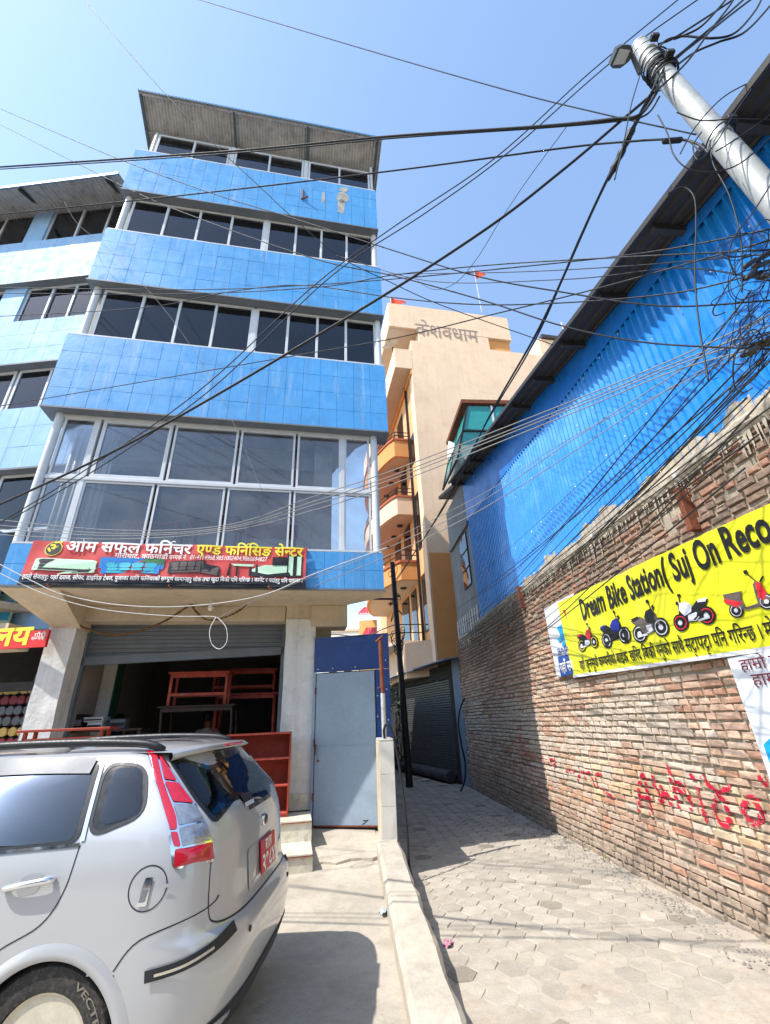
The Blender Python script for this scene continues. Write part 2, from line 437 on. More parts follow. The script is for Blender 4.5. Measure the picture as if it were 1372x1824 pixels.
# region tests for signs lying against the wall are applied when choosing the largest bricks
b = MB(); b.box(.014, .35, y0w, y1w, -.1, z_top+.02)
b.build('mortar_core', M_mortar, wall)
R = random.Random(21); bricks = []
row = 0; z = .0
while z < z_top-.03:
    rh = BH+R.uniform(-.004, .004); y = y0w+R.uniform(-.2, 0); hdr = R.random() < .30
    wob = R.uniform(0, 6)
    while y < y1w-.05:
        ln = (.108 if (R.random() < (.75 if hdr else .2)) else BL)*R.uniform(.78, 1.12)
        if z > 2.55 and R.random() < .5: ln *= .8
        bricks.append((y, ln, z+.008*sin(y*1.3+wob)+R.uniform(-.004, .004), rh*R.uniform(.84, 1.03))); y += ln+JT*R.uniform(1.1, 2.3)
    z += rh+JT*R.uniform(.85, 1.25)
def wallworld(x, y, z): return (WO[0]+x*ca-y*sa, WO[1]+x*sa+y*ca, z)
def brickcol(y, z, R):
    base = R.choice([(188, 152, 130), (194, 162, 140), (182, 146, 122), (196, 168, 148), (172, 128, 104), (188, 156, 132)])
    c = np.array(lin(base))*R.uniform(.88, 1.08)
    nz = fbm(y, z, .9, 5)
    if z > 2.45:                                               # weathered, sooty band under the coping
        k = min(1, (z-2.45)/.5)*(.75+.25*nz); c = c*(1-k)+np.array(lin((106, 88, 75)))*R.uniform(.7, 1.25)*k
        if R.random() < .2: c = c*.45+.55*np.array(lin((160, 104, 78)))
    if z < .75:                                                # splash zone
        k = (1-z/.75)*.8; c = c*(1-k)+np.array(lin((138, 128, 114)))*R.uniform(.8, 1.1)*k
        if R.random() < .12 and z > .2: c = c*.5+.5*np.array(lin((190, 124, 90)))
    w = .05+1.1*fbm(y*.8, z*1.4, 1.1, 2)+.7*(1-abs(z-1.3)/.75)
    if w > .45+R.uniform(-.35, .3) and 0.6 < z < 2.0: c = c*.35+np.array(lin((192, 182, 166)))*.65*R.uniform(.88, 1.04)
    if -4.6 < y < -1.2 and .55 < z < 1.05 and R.random() < .42: c = c*.5+.5*np.array(lin((196, 176, 128)))*R.uniform(.8, 1.05)
    if -4.4 < y < -.2 and .5 < z < 1.1 and R.random() < .14: c = c*.5+.5*np.array(lin((190, 122, 74)))*R.uniform(.8, 1.1)
    g_ = float(np.mean(c)); c = c*.86+np.array((g_*1.08, g_, g_*.88))*.14; return tuple(np.clip(c*1.1, 0, .68))
PROUD = []
def addbrick(bb, o, ln, h, pr, col, R):
    """one irregular brick, front face chamfered and uneven; local origin at o=(y,z)"""
    y, z = o; j = lambda s: R.uniform(-s, s); q = .006
    q2 = min(.013, ln*.1); f = [(-pr+j(.004), y+q2+j(.006), z+q+j(.004)), (-pr+j(.004), y+ln-q2+j(.006), z+q+j(.004)), (-pr+j(.004), y+ln-q2+j(.006), z+h-q+j(.004)), (-pr+j(.004), y+q2+j(.006), z+h-q+j(.004))]
    mid = (-pr-.001+j(.003), y+ln*.5+j(ln*.15), z+h*.5)
    e = [(-pr+.009, y+j(.002), z), (-pr+.009, y+ln+j(.002), z), (-pr+.009, y+ln+j(.002), z+h), (-pr+.009, y+j(.002), z+h)]
    bk = [(.02, p[1], p[2]) for p in e]
    fs = [(0, 4, 1), (1, 4, 2), (2, 4, 3), (3, 4, 0)]
    v = f+[mid]+e+bk
    for k in range(4):
        n = (k+1) % 4; fs += [(k, n, 5+n, 5+k), (5+k, 5+n, 9+n, 9+k)]
    bb.add(v, fs, col)
cand = []
for k, (y, ln, z, h) in enumerate(bricks):
    a = proj(wallworld(0, y, z)); c = proj(wallworld(0, y+ln, z+h)); e = proj(wallworld(0, y+ln, z)); g_ = proj(wallworld(0, y, z+h))
    area = abs((c[0]-a[0])*(g_[1]-e[1])-(c[1]-a[1])*(g_[0]-e[0]))/2 if min(a[2], c[2]) > .2 else 0
    uc, vc = (a[0]+c[0])/2, (a[1]+c[1])/2
    vis = 0 < uc < 1368 and 0 < vc < 1820 and not (y < -1.1 and 2.0 < z < 3.0) and not (y < -4.2 and 1.2 < z < 1.95)
    cand.append((area if vis else 0, k))
big = set(k for a, k in sorted(cand, reverse=True)[:295])
rest = MB()
for k, (y, ln, z, h) in enumerate(bricks):
    pr = max(.003, R.gauss(.0105, .0038)); col = brickcol(y+ln/2, z, R); PROUD.append((y, ln, z, h, pr))
    if z > 3.0 and R.random() < .06: continue
    if k in big:
        bb = MB(); addbrick(bb, (0, 0), ln, h, pr, col, R); me = bb.mesh('brick', False); me.materials.append(M_brick)
        link('brick', me, wall, loc=(0, y, z))
    else: addbrick(rest, (y, z), ln, h, pr, col, R)
o = rest.build('small_bricks', M_brick, wall, fix=False); stuff(o)
# mortar bead squeezed out of joints: lumpy strips
b = MB(); R = random.Random(5)
for k in range(420):
    y = R.uniform(-6.6, 3.5); z = R.uniform(.1, 3.4); l = R.uniform(.03, .12); h = R.uniform(.006, .014)
    b.add([(-.004, y, z), (-R.uniform(.006, .014), y+l*.3, z+h*.3), (-R.uniform(.004, .012), y+l*.7, z+h*.2), (-.004, y+l, z), (-.004, y+l*.6, z+h), (-.004, y+l*.2, z+h)], [(0, 1, 5), (1, 2, 4, 5), (2, 3, 4), (0, 3, 2, 1)])
o = b.build('mortar_crumbs', M_mortar, wall, fix=False); stuff(o)
# cement coping: a rough ledge, thin dribbles on the bricks below, thin torn plaster skin on the cladding above
b = MB(); R = random.Random(9); n = 300; vs = []
for k in range(n+1):
    y = y0w+(y1w-2.0-y0w)*k/n; t = .012*fbm(y, 2, 3, 4); j = lambda s=.004: R.uniform(-s, s)
    zl = 3.585+.03*fbm(y, 0, .8, 3)
    vs += [(.01, y, zl-.10+t), (-.022+j(), y, zl-.095+t+j(.012)), (-.052+t+j(), y, zl-.05+j()), (-.055+t+j(), y, zl+j()), (-.03+j(), y, zl+.035+j()), (.03, y, zl+.06)]
b.add(vs, [(k*6+i, k*6+i+1, (k+1)*6+i+1, (k+1)*6+i) for k in range(n) for i in range(5)])
b.build('cement_coping', M_render, wall)
b = MB(); y = y0w
while y < y1w-2.2:                                                # dribbles
    w = R.uniform(.012, .05); L_ = (R.uniform(0, 1)**2)*.24+.03; ps = []
    for s in (0, .25, .5, .75, 1.): ps.append((w*(.5-.38*s)*(1+R.uniform(-.25, .25)), 3.52-L_*s))
    l_ = [(-.026-.004*R.random(), y-a_, z_) for a_, z_ in ps]; r_ = [(-.026-.004*R.random(), y+a_, z_) for a_, z_ in ps]
    b.add(l_+r_, [(i, i+1, 6+i, 5+i) for i in range(4)]); y += R.uniform(.015, .07)
o = b.build('cement_dribbles', M_render, wall, fix=False); stuff(o)
b = MB(); m2 = 900; vs = []; lev = 0.; 
for k in range(m2+1):
    y = y0w+(y1w-2.6-y0w)*k/m2
    if R.random() < .16: lev = R.uniform(-1, 1)
    tp = 3.70+.09*fbm(y, 0, 1.1, 1)+.018*lev+.03*fbm(y, 4, 9, 2)+R.uniform(-.010, .010)
    if -5.2 < y < -1.3: tp += .17*max(0, .35+fbm(y, 1, 1.7, 5))
    if y > -.3: tp = 3.66+.05*max(0, fbm(y, 0, 2.2, 8))+.02*lev
    x = .018+.004*sin(y*2*pi/.098)
    vs += [(x-.006, y, 3.55), (x-.006, y, tp-.01), (x+.01, y, tp)]
b.add(vs, [(3*k+i, 3*k+3+i, 3*k+4+i, 3*k+1+i) for k in range(m2) for i in range(2)]); b.build('torn_plaster', mat('flaky_plaster', lin((172, 160, 142)), .95, .2, 8, .8, 60, alt=lin((128, 118, 104)), altamt=.5), wall, fix=False)
# iron brackets left in the wall
for u, v, L in ((1220, 870, .42), (930, 1045, .38)):
    p = wpt(u, v); bb = MB()
    bb.bbox(-.10, .02, p[1]-.03, p[1]+.03, p[2]-L, p[2], .006)
    o = bb.build('iron_bracket', M_rust, wall)
# graffiti strokes laid on the faces of the bricks, broken at the joints
def brick_at(y, z):
    for (by, ln, bz, h, pr) in PROUD:
        if bz+.004 <= z <= bz+h-.004 and by+.004 <= y <= by+ln-.004: return pr
    return None
M_spray = mat('crimson_spray_paint', lin((196, 30, 62)), .6, .2, 12)
M_sprayo = mat('faded_red_paint', lin((200, 110, 96)), .8, .2, 12)
def spray(strokes, m, wid, label):
    bb = MB(); st = .009
    for pl in strokes:
        P = smoothpath([(0, *wpt(u, v)[1:]) for u, v in pl], 14); done = set()
        for p in P:
            rr = wid*random.uniform(.75, 1.1)
            for ix in range(-3, 4):
                for iz in range(-3, 4):
                    if (ix*ix+iz*iz)*st*st > rr*rr: continue
                    cy, cz = round((p.y+ix*st)/st), round((p.z+iz*st)/st)
                    if (cy, cz) in done: continue
                    done.add((cy, cz)); pr = brick_at(cy*st, cz*st)
                    if pr is None: pr = -.004 if random.random() < .55 else None
                    if pr is None or random.random() < .05: continue
                    x = -pr-.0125; h = st/2+.0002
                    bb.add([(x, cy*st-h, cz*st-h), (x, cy*st+h, cz*st-h), (x, cy*st+h, cz*st+h), (x, cy*st-h, cz*st+h)], [(0, 1, 2, 3)])
    o = bb.build('spray_lettering', m, wall, fix=False); o['label'] = label
    return o
spray([[(1143, 1445), (1142, 1405), (1150, 1380), (1158, 1420), (1163, 1450)], [(1143, 1418), (1162, 1422)],
       [(1166, 1378), (1170, 1400), (1184, 1432)], [(1180, 1400), (1186, 1420), (1178, 1425), (1190, 1412), (1200, 1432)],
       [(1193, 1368), (1203, 1400), (1214, 1438)], [(1204, 1393), (1222, 1402), (1236, 1440)], [(1203, 1398), (1230, 1420)],
       [(1244, 1405), (1252, 1430), (1262, 1460)], [(1236, 1382), (1240, 1386)],
       [(1256, 1385), (1268, 1400), (1290, 1420), (1303, 1450), (1298, 1470), (1284, 1462), (1274, 1440), (1278, 1425)], [(1280, 1418), (1303, 1402)],
       [(1340, 1422), (1328, 1440), (1334, 1458), (1350, 1466), (1360, 1450), (1352, 1428), (1338, 1420)],
       [(1360, 1386), (1366, 1394)]], M_spray, .021, 'large crimson sprayed scrawl')
spray([[(1010, 1373), (1024, 1374)], [(1032, 1388), (1036, 1376), (1044, 1376), (1046, 1388)], [(1046, 1378), (1054, 1376), (1058, 1388)],
       [(1064, 1388), (1066, 1378), (1074, 1380)], [(980, 1360), (984, 1352), (992, 1356), (988, 1364)], [(1060, 1395), (1095, 1420)]], M_spray, .016, 'small crimson sprayed marks')
spray([[(935, 1345), (940, 1340), (945, 1352)], [(950, 1350), (955, 1342), (962, 1352)], [(966, 1346), (972, 1356)]], M_sprayo, .014, 'faint red sprayed marks')
# little weeds at the foot of the wall
M_leaf = mat('weed_leaf', (.06, .10, .03), .8, .3, 20)
for k, (u, v) in enumerate([(1010, 1498), (1045, 1512), (1047, 1490), (1098, 1520), (1150, 1548), (1313, 1640), (1080, 1530)]):
    p = atz(u, v, .03); bb = MB(); R = random.Random(k)
    for i in range(26):
        a = R.uniform(0, 2*pi); r = R.uniform(.005, .045); h = R.uniform(.01, .09); s = R.uniform(.008, .018)
        c = Vector((r*cos(a), r*sin(a), h)); d = Vector((cos(a), sin(a), .5)).normalized()*s; w = Vector((-sin(a), cos(a), 0))*s*.5
        bb.add([c-d, c+w, c+d, c-w], [(0, 1, 2, 3)])
    for i in range(5): a = R.uniform(0, 6); bb.tube([(0, 0, -.02), (.03*cos(a), .03*sin(a), .07)], .0015, 3)
    o = bb.build('weed', M_leaf, None, fix=False, loc=(p[0]-.02, p[1], .0))
    tag(o, 'small green weed sprouting at the foot of the brick wall', 'weed', 'weeds along the brick wall')

# gravel and crumbled mortar swept against the wall
M_grav = mat('grey_gravel', lin((138, 132, 126)), .9, .25, 15)
b = MB(); R = random.Random(31)
for k in range(1500):
    ly = R.uniform(-4.6, .8); d = abs(R.gauss(0, .16))+.03; s = R.uniform(.004, .013)*(1.4 if R.random() < .08 else 1)
    x, y, _ = wallworld(-d, ly, 0); z = .004+s*.2; a = R.uniform(0, 3)
    q = [(x+s*cos(a+t)*R.uniform(.7, 1.2), y+s*sin(a+t)*R.uniform(.7, 1.2), z-s*.3) for t in (0, 1.6, 3.1, 4.7)]
    b.add(q+[(x, y, z+s*R.uniform(.4, .8))], [(0, 1, 4), (1, 2, 4), (2, 3, 4), (3, 0, 4)])
o = b.build('gravel', M_grav, fix=False); stuff(o, 'grey gravel and mortar crumbs swept along the foot of the brick wall', 'gravel')

# ================================================================ blue metal shed standing on the brick wall
M_clad = mat('blue_sheet_metal', lin((20, 128, 208)), .3, .06, 1.2, .0, 6, metal=.15, spec=.6, coat=.38, alt=lin((50, 150, 218)), altamt=.35, streak=.08)
M_flat = mat('blue_flat_sheet', lin((30, 112, 196)), .34, .1, 1.5, .08, 8, metal=.15, spec=.5, alt=lin((16, 70, 150)), altamt=.3)
M_roofunder = mat('dark_roof_sheet', lin((58, 56, 54)), .6, .2, 4, .1)
M_rooftop = mat('teal_roof_sheet', lin((40, 110, 150)), .5, .15, 4, .1)
shed = thing('metal_shed', 'bright blue corrugated metal shed rising above the brick wall', 'shed', WO, YA)
def rake(l): return 6.72+.21*l
def cladtop(l): return 5.94+.09*l
PIT, DEP = .098, .036
R = random.Random(2)
shl = -8.3; k = 0
while shl < 2.2:
    w = PIT*10; b = MB(); pr = []
    for r in range(10):
        y = shl+r*PIT
        pr += [(.05, y), (.05, y+PIT*.16), (.05-DEP, y+PIT*.46), (.05-DEP, y+PIT*.66), (.05, y+PIT*.96)]
    pr.append((.05, shl+w+.012))
    vs = []; dx = .004*(k % 2)
    for x, y in pr:
        t = min(cladtop(y), rake(y)-.05)
        vs += [(x-dx, y, 3.52), (x-dx, y, t)]
    b.add(vs, [(2*i, 2*i+2, 2*i+3, 2*i+1) for i in range(len(pr)-1)])
    o = b.build('cladding_sheet', M_clad, shed, fix=False); shl += w; k += 1
# flat flashing between cladding and roof
for a, c in ((-6.3, -3.4), (-3.4, -.72), (-.72, 2.5)):
    b = MB(); n = 10; vs = []
    for i in range(n+1):
        y = a+(c-a)*i/n; z0 = min(cladtop(y), rake(y)-.06)-.03; z1 = rake(y)-.02
        vs += [(.012+.006*fbm(y, 0, 2), y, z0), (.004+.012*fbm(y, 3, 1.4), y, (z0+z1)/2), (.012, y, z1)]
    b.add(vs, [(3*i+j, 3*i+3+j, 3*i+4+j, 3*i+1+j) for i in range(n) for j in range(2)])
    b.build('flashing', M_flat, shed, smooth=True)
# dark purlin line and screws
b = MB()
for y in np.arange(-8.2, 2.2, .5): pass
for zz in (4.35, 5.02, 5.5):
    for y in np.arange(-6.6, -.2, .392):
        z = zz+.06*(y+4)*.9*(zz > 4.5)
        if z < cladtop(y)-.06:
            bb = MB(); bb.lathe([(.011, 0), (.011, -.004), (.006, -.009)], (.05-DEP, 0, 0), 6, 'x'); 
            bb.build('roofing_screw', M_steel, shed, loc=(-.004, y+PIT*.61, z))
# roof sheet (slopes up along the alley) with ribs parallel to the rake
b = MB(); prof = []
x = -.36
while x < 6: prof += [(x, 0), (x+.05, 0), (x+.065, .02), (x+.10, .02), (x+.115, 0)]; x += .13
yA, yB = -8.6, 2.52
vs = []
for x, dz in prof: vs += [(x, yA, rake(yA)+dz), (x, yB, rake(yB)+dz)]
b.add(vs, [(2*i, 2*i+2, 2*i+3, 2*i+1) for i in range(len(prof)-1)])
vs2 = [(x, y, z-.006) for x, y, z in vs]
roof = b.build('roof_sheet', M_roofunder, shed, fix=False)
for y in np.arange(-7.9, 2.5, .86):
    bb = MB(); bb.box(-.30, 6, y-.03, y+.03, rake(y)-.085, rake(y)-.012); bb.build('purlin', M_roofunder, shed)
bb = MB(); bb.add([(-.375, yA, rake(yA)-.03), (-.375, yB, rake(yB)-.03), (-.375, yB, rake(yB)+.03), (-.375, yA, rake(yA)+.03), (-.355, yA, rake(yA)-.03), (-.355, yB, rake(yB)-.03), (-.355, yB, rake(yB)+.03), (-.355, yA, rake(yA)+.03)],
                  [(0, 1, 2, 3), (4, 5, 6, 7), (0, 1, 5, 4), (3, 2, 6, 7), (0, 3, 7, 4), (1, 2, 6, 5)])
bb.build('barge_strip', M_roofunder, shed)
# back mass so that the shed is a closed volume
b = MB(); b.add([(.08, -8.4, 3.4), (6, -8.4, 3.4), (6, 2.4, 3.4), (.08, 2.4, 3.4), (.08, -8.4, rake(-8.4)-.1), (6, -8.4, rake(-8.4)-.1), (6, 2.4, rake(2.4)-.1), (.08, 2.4, rake(2.4)-.1)],
                [(0, 3, 2, 1), (4, 5, 6, 7), (0, 1, 5, 4), (1, 2, 6, 5), (2, 3, 7, 6), (3, 0, 4, 7)])
b.build('shed_frame', M_dark, shed)

# ================================================================ blue five-storey building
bld = thing('blue_building', 'five-storey blue tiled building with dark ribbon windows and furniture shop', 'building', FO, YF)
XL, XR = -5.35, .12
TW, TH, TG = .302, .385, .0022
def tiled_band(parent, name, x0, x1, z0, z1, m, yf=0., depth=.36, tw=TW, rows=None, ret=True, seed=0):
    """spandrel band: backing box with proud tiles as sub-parts"""
    R = random.Random(seed)
    b = MB(); b.box(x0, x1, yf+.012, yf+depth, z0, z1)
    band = b.build(name, M_mortar if False else m, parent)
    rows = rows or max(1, round((z1-z0)/TH)); th = (z1-z0)/rows; n = round((x1-x0)/tw); w = (x1-x0)/n
    me = {}
    for r in range(rows):
        for i in range(n):
            off = R.choice([0, 0, 0, .04, -.03]) if r else 0
            za, zb = z0+r*th, z0+(r+1)*th
            bb = MB(); t = .006+R.uniform(-.001, .001); g = TG/2
            bb.add([(-w/2+g, t, -th/2+g), (w/2-g, t, -th/2+g), (w/2-g, t, th/2-g), (-w/2+g, t, th/2-g),
                    (-w/2+g+.0015, 0, -th/2+g+.0015), (w/2-g-.0015, 0, -th/2+g+.0015), (w/2-g-.0015, 0, th/2-g-.0015), (-w/2+g+.0015, 0, th/2-g-.0015)],
                   [(4, 5, 6, 7), (0, 1, 5, 4), (1, 2, 6, 5), (2, 3, 7, 6), (3, 0, 4, 7)])
            k = r*100+i
            mm = bb.mesh('tile', False); mm.materials.append(m)
            o = link('tile', mm, band, loc=(x0+w*(i+.5), yf+R.uniform(-.001, .001), (za+zb)/2), rot=(R.gauss(0, .004), 0, R.gauss(0, .004)))
    return band
# spandrels (z ranges measured on the facade)
SP = [(3.36, 3.93, -5.12, -.06), (6.21, 7.73, XL, XR), (9.09, 10.55, XL, XR+.01), (11.87, 13.36, XL+.02, XR-.01)]
for k, (z0, z1, x0, x1) in enumerate(SP):
    tiled_band(bld, 'spandrel', x0, x1, z0, z1, M_blue, rows=(2 if k == 0 else 4), seed=k)
    bb = MB(); bb.box(x0-.015, x1+.015, -.02, .38, z0-.03, z0-.002); bb.build('drip_edge', M_grey, bld)
    bb = MB(); bb.box(x0+.02, x1-.02, .0, .36, z1+.002, z1+.03); bb.build('window_sill', M_alu, bld)
# body behind the bands
plan = [(-5.28, .34), (-.22, .34), (-.55, .75), (-1.9, 6.2), (-5.28, 6.2)]
bb = MB(); bb.prism([(-5.0, .37), (-.22, .37), (-.55, .75), (-1.9, 6.2), (-4.45, 6.2), (-4.45, .95)], 3.36, 3.65); bb.build('floor_slab', M_room, bld)
for z0, z1, nm in ((6.18, 7.6, 'floor_slab'), (9.05, 10.4, 'floor_slab'), (11.84, 13.2, 'floor_slab')):
    bb = MB(); bb.prism([(x, y+(.03 if y < .5 else 0)) for x, y in plan], z0, z1-.25); bb.build(nm, M_room, bld)
bb = MB(); bb.prism([(-5.2, 2.6), (-1.05, 2.6), (-1.9, 6.1), (-5.2, 6.1)], 3.3, 15.0); bb.build('core_wall', M_room, bld)
bb = MB(); bb.box(-5.28, -5.16, .36, 2.7, 6.2, 15.0); bb.build('side_wall', M_room, bld)
bb = MB(); bb.add([(-.24, .40, 6.3), (-1.05, 2.6, 6.3), (-1.05, 2.6, 14.9), (-.24, .40, 14.9), (-.34, .36, 6.3), (-1.15, 2.6, 6.3), (-1.15, 2.6, 14.9), (-.34, .36, 14.9)], [(0, 1, 2, 3), (4, 5, 6, 7), (0, 3, 7, 4), (1, 2, 6, 5), (0, 1, 5, 4), (3, 2, 6, 7)])
bb.build('side_wall', M_paleblue, bld)
# ribbon windows: each bay is frame pieces plus a pane
M_curt = [mat('grey_curtain', lin((120, 118, 120)), .9, .1, 3), mat('brown_curtain', lin((104, 86, 74)), .9, .1, 3), mat('pale_curtain', lin((176, 174, 172)), .9, .1, 3)]
def window(parent, x0, x1, z0, z1, y, m_glass, nsplit=2, fr=.045, dep=.05, handle=False, heavy_left=False):
    f = MB(); f.box(x0, x1, y, y+dep, z0, z0+fr); f.box(x0, x1, y, y+dep, z1-fr, z1)
    f.box(x0, x0+fr, y+.001, y+dep-.001, z0+fr, z1-fr); f.box(x1-fr, x1, y+.001, y+dep-.001, z0+fr, z1-fr)
    w = f.build('window', M_alu, parent)
    n = nsplit; pw = (x1-x0-2*fr)/n
    for i in range(n):
        a = x0+fr+pw*i
        yy = y+.014+(.014 if i % 2 else 0)
        p = MB(); p.box(a+.002, a+pw-.002, yy+.004, yy+.010, z0+fr+.002, z1-fr-.002); p.build('pane', m_glass, w)
        rc = random.Random(int(a*977+z0*131))
        if m_glass is G_dark and rc.random() < .45:
            wc = pw*rc.uniform(.25, .9); xa = a+rc.choice([0, pw-wc]); zlo = z0+fr+(0 if rc.random() < .6 else rc.uniform(.2, .6)); q = MB()
            q.grid(lambda i, j: (xa+wc*i, y+.10+.012*sin(i*wc*70), zlo+(z1-fr-zlo)*j), 24, 1); q.build('curtain', M_curt[rc.randrange(3)], w, smooth=True)
        if i < n-1:
            q = MB(); q.bbox(a+pw-.024, a+pw+.024, y-.006, y+dep-.012, z0+fr, z1-fr, .004); q.build('mullion', M_alu, w)
    return w
def ribbon(z0, z1, bays, y=.16):
    for a, c, n in bays: window(bld, a, c, z0, z1, y, G_dark, n)
ribbon(7.77, 9.05, [(-5.10, -2.42, 4), (-2.36, .0, 4)])
ribbon(10.59, 11.83, [(-5.12, -2.40, 4), (-2.34, .02, 4)])
ribbon(13.40, 14.42, [(-5.05, -3.42, 2), (-3.30, -1.66, 2), (-1.54, .0, 2)])
# white corner tubes beside the windows
for z0, z1 in ((3.96, 6.2), (7.76, 9.07), (10.58, 11.85)):
    for x in (-5.22, .04):
        if z0 < 4: x = {-5.22: -5.14, .04: -.12}[x]
        bb = MB(); bb.tube([(x, .17, z0), (x, .17, z1)], .062, 12); bb.build('corner_tube', M_alu, bld, smooth='auto')
bb = MB()
bb.tube([(-5.12, .2, 13.38), (-5.12, .2, 14.5)], .03, 8); bb.build('corner_post', M_alu, bld)
bb = MB(); bb.tube([(.05, .2, 13.38), (.05, .2, 14.7)], .035, 8); bb.build('corner_post', M_alu, bld)
# piers between windows of top floor
for x in (-3.36, -1.60):
    bb = MB(); bb.box(x-.05, x+.05, .16, .24, 13.39, 14.44); bb.build('window_pier', M_alu, bld)
for z in (7.74, 10.56):
    bb = MB(); bb.box(-2.42, -2.34, .155, .25, z+.03, z+1.28); bb.build('window_pier', M_alu, bld)
# showroom glazing on the first floor
zb, zm, zt = 3.97, 5.05, 6.14
cols_up = [(-5.06, -4.60), (-4.50, -3.46), (-3.42, -2.42), (-2.38, -1.48), (-1.44, -.70), (-.64, -.20)]
for i, (a, c) in enumerate(cols_up):
    window(bld, a, c, zm+.04, zt, .17, G_clear, 1, .035 if i not in (1,) else .055)
for i, (a, c) in enumerate([(-5.06, -4.60), (-4.54, -3.56), (-3.52, -2.52), (-2.48, -1.50), (-1.46, -.70), (-.64, -.20)]):
    window(bld, a, c, zb, zm-.03, .17, G_clear, 1, .03)
bb = MB(); bb.bbox(-5.08, -.18, .15, .23, zm-.025, zm+.035, .008); bb.build('transom', M_alu, bld)
for x in (-4.57, -.67):
    bb = MB(); bb.box(x-.03, x+.03, .16, .24, zb, zt); bb.build('mullion', M_alu, bld)
bb = MB(); bb.box(-5.1, -.18, .15, .26, zt+.002, zt+.05); bb.build('head_rail', M_alu, bld)
# things seen inside the showroom: pale column, curtain, ceiling beam, floor
bb = MB(); bb.box(-1.14, -.82, .55, .85, 3.7, 6.16); bb.build('inner_column', M_white, bld)
bb = MB()
for k in range(14): bb.tube([(-4.95+k*.045, .42+.02*(k % 2), 3.95), (-4.95+k*.045, .42+.02*(k % 2), 6.1)], .028, 6)
bb.build('curtain', M_alu, bld, smooth=True)
bb = MB(); bb.box(-4.6, -1.15, .75, .95, 5.75, 6.15); bb.build('ceiling_beam', M_room, bld)
# roof canopy: corrugated sheet on rafters, deep eave
EY = -.34; ez = (fpt(255, 168, EY)[2]+fpt(677, 240, EY)[2])/2; bz, by = 14.52, 1.2
canopy_u = MB(); pr = []; x = -5.50
while x < .22: pr += [(x, 0), (x+.03, .018), (x+.06, 0), (x+.075, 0)]; x += .075
A = fpt(255, 165, -.5); B = fpt(677, 237, -.5)
def can(x, t): # t 0 back, 1 front
    return (x, by+(EY-by)*t, bz+(ez-bz)*t)
vs = []
for x, dz in pr:
    a, c = can(x, 0), can(x, 1); vs += [(a[0], a[1], a[2]+dz), (c[0], c[1], c[2]+dz)]
canopy_u.add(vs, [(2*i, 2*i+2, 2*i+3, 2*i+1) for i in range(len(pr)-1)])
M_zinc = mat('weathered_zinc', lin((168, 168, 168)), .55, .18, 3, .1, metal=.3, alt=lin((118, 114, 110)), altamt=.5)
can_o = canopy_u.build('roof_canopy', M_zinc, bld, fix=False)
bb = MB(); vs = []
for x, dz in pr:
    c = can(x, 1); vs += [(c[0], c[1]-.012, c[2]-.03), (c[0], c[1]-.012+dz*.3, c[2]+.028+dz)]
bb.add(vs, [(2*i, 2*i+2, 2*i+3, 2*i+1) for i in range(len(pr)-1)]); bb.build('eave_strip', M_rooftop, can_o, fix=False)
for x in (-5.44, -3.36, -1.60, .17):
    bb = MB(); a, c = can(x, .28), can(x, .98)
    bb.add([(x-.025, a[1], a[2]-.09), (x+.025, a[1], a[2]-.09), (x+.025, a[1], a[2]-.01), (x-.025, a[1], a[2]-.01), (x-.025, c[1], c[2]-.06), (x+.025, c[1], c[2]-.06), (x+.025, c[1], c[2]-.01), (x-.025, c[1], c[2]-.01)],
           [(0, 1, 2, 3), (4, 5, 6, 7), (0, 1, 5, 4), (1, 2, 6, 5), (2, 3, 7, 6), (3, 0, 4, 7)])
    bb.build('rafter', mat('teal_grey_steel', lin((62, 84, 96)), .5, .15), can_o)
for t in (.55, .97):
    a = can(0, t); bb = MB(); bb.box(-5.48, .25, a[1]-.02, a[1]+.02, a[2]-.045, a[2]-.008); bb.build('purlin', M_zinc, can_o)
# bracket and stains on the top spandrel
p = fpt(540, 350); bb = MB(); bb.tube([(p[0], -.02, p[2]+.22), (p[0], -.03, p[2]-.12)], .018, 8); bb.tube([(p[0]-.04, .0, p[2]-.12), (p[0]+.12, -.08, p[2]-.1)], .02, 6)
bb.build('pipe_stub', M_rust, bld)
M_stain = mat('old_plaster_stain', lin((160, 158, 152)), .9, .25, 7)
for u, v, w, h in ((610, 352, .16, .22), (608, 368, .10, .30), (576, 352, .045, .22), (612, 338, .12, .10)):
    p = fpt(u, v); R = random.Random(u); bb = MB()
    pts = [(p[0]+w*cos(a)*R.uniform(.7, 1.1), -.0035, p[2]+h*sin(a)*R.uniform(.8, 1.1)) for a in np.linspace(0, 2*pi, 17)[:-1]]
    bb.poly(pts); bb.build('plaster_patch', M_stain, bld, fix=False)

# ---- ground floor of the blue building
zs = 3.34                                                        # soffit
bb = MB(); bb.prism([(-5.12, .0), (-.04, .0), (-.04, .34), (-.5, .8), (-1.2, 2.6), (-4.4, 2.6), (-4.4, .9), (-5.05, .2)], zs-.02, zs+.012); bb.build('soffit', M_cream, bld)
bb = MB(); bb.bbox(-1.1, -.52, .86, 1.25, 2.98, zs-.02, .01); bb.build('beam', M_cream, bld)
bb = MB(); bb.bbox(-1.2, -.75, 1.25, 4.5, 2.78, zs-.02, .01); bb.build('beam', M_room, bld)
bb = MB(); bb.bbox(-4.44, -1.50, .96, 1.3, 3.10, zs-.02, .01); bb.build('beam', M_cream, bld)
bb = MB(); bb.add([(-4.75, .9, 2.97), (-4.4, .9, 2.97), (-4.4, 1.2, 2.97), (-4.75, 1.2, 2.97), (-5.1, .03, zs-.02), (-4.4, .03, zs-.02), (-4.4, 1.2, zs-.02), (-5.1, 1.2, zs-.02)], [(0, 3, 2, 1), (4, 5, 6, 7), (0, 1, 5, 4), (1, 2, 6, 5), (2, 3, 7, 6), (3, 0, 4, 7)])
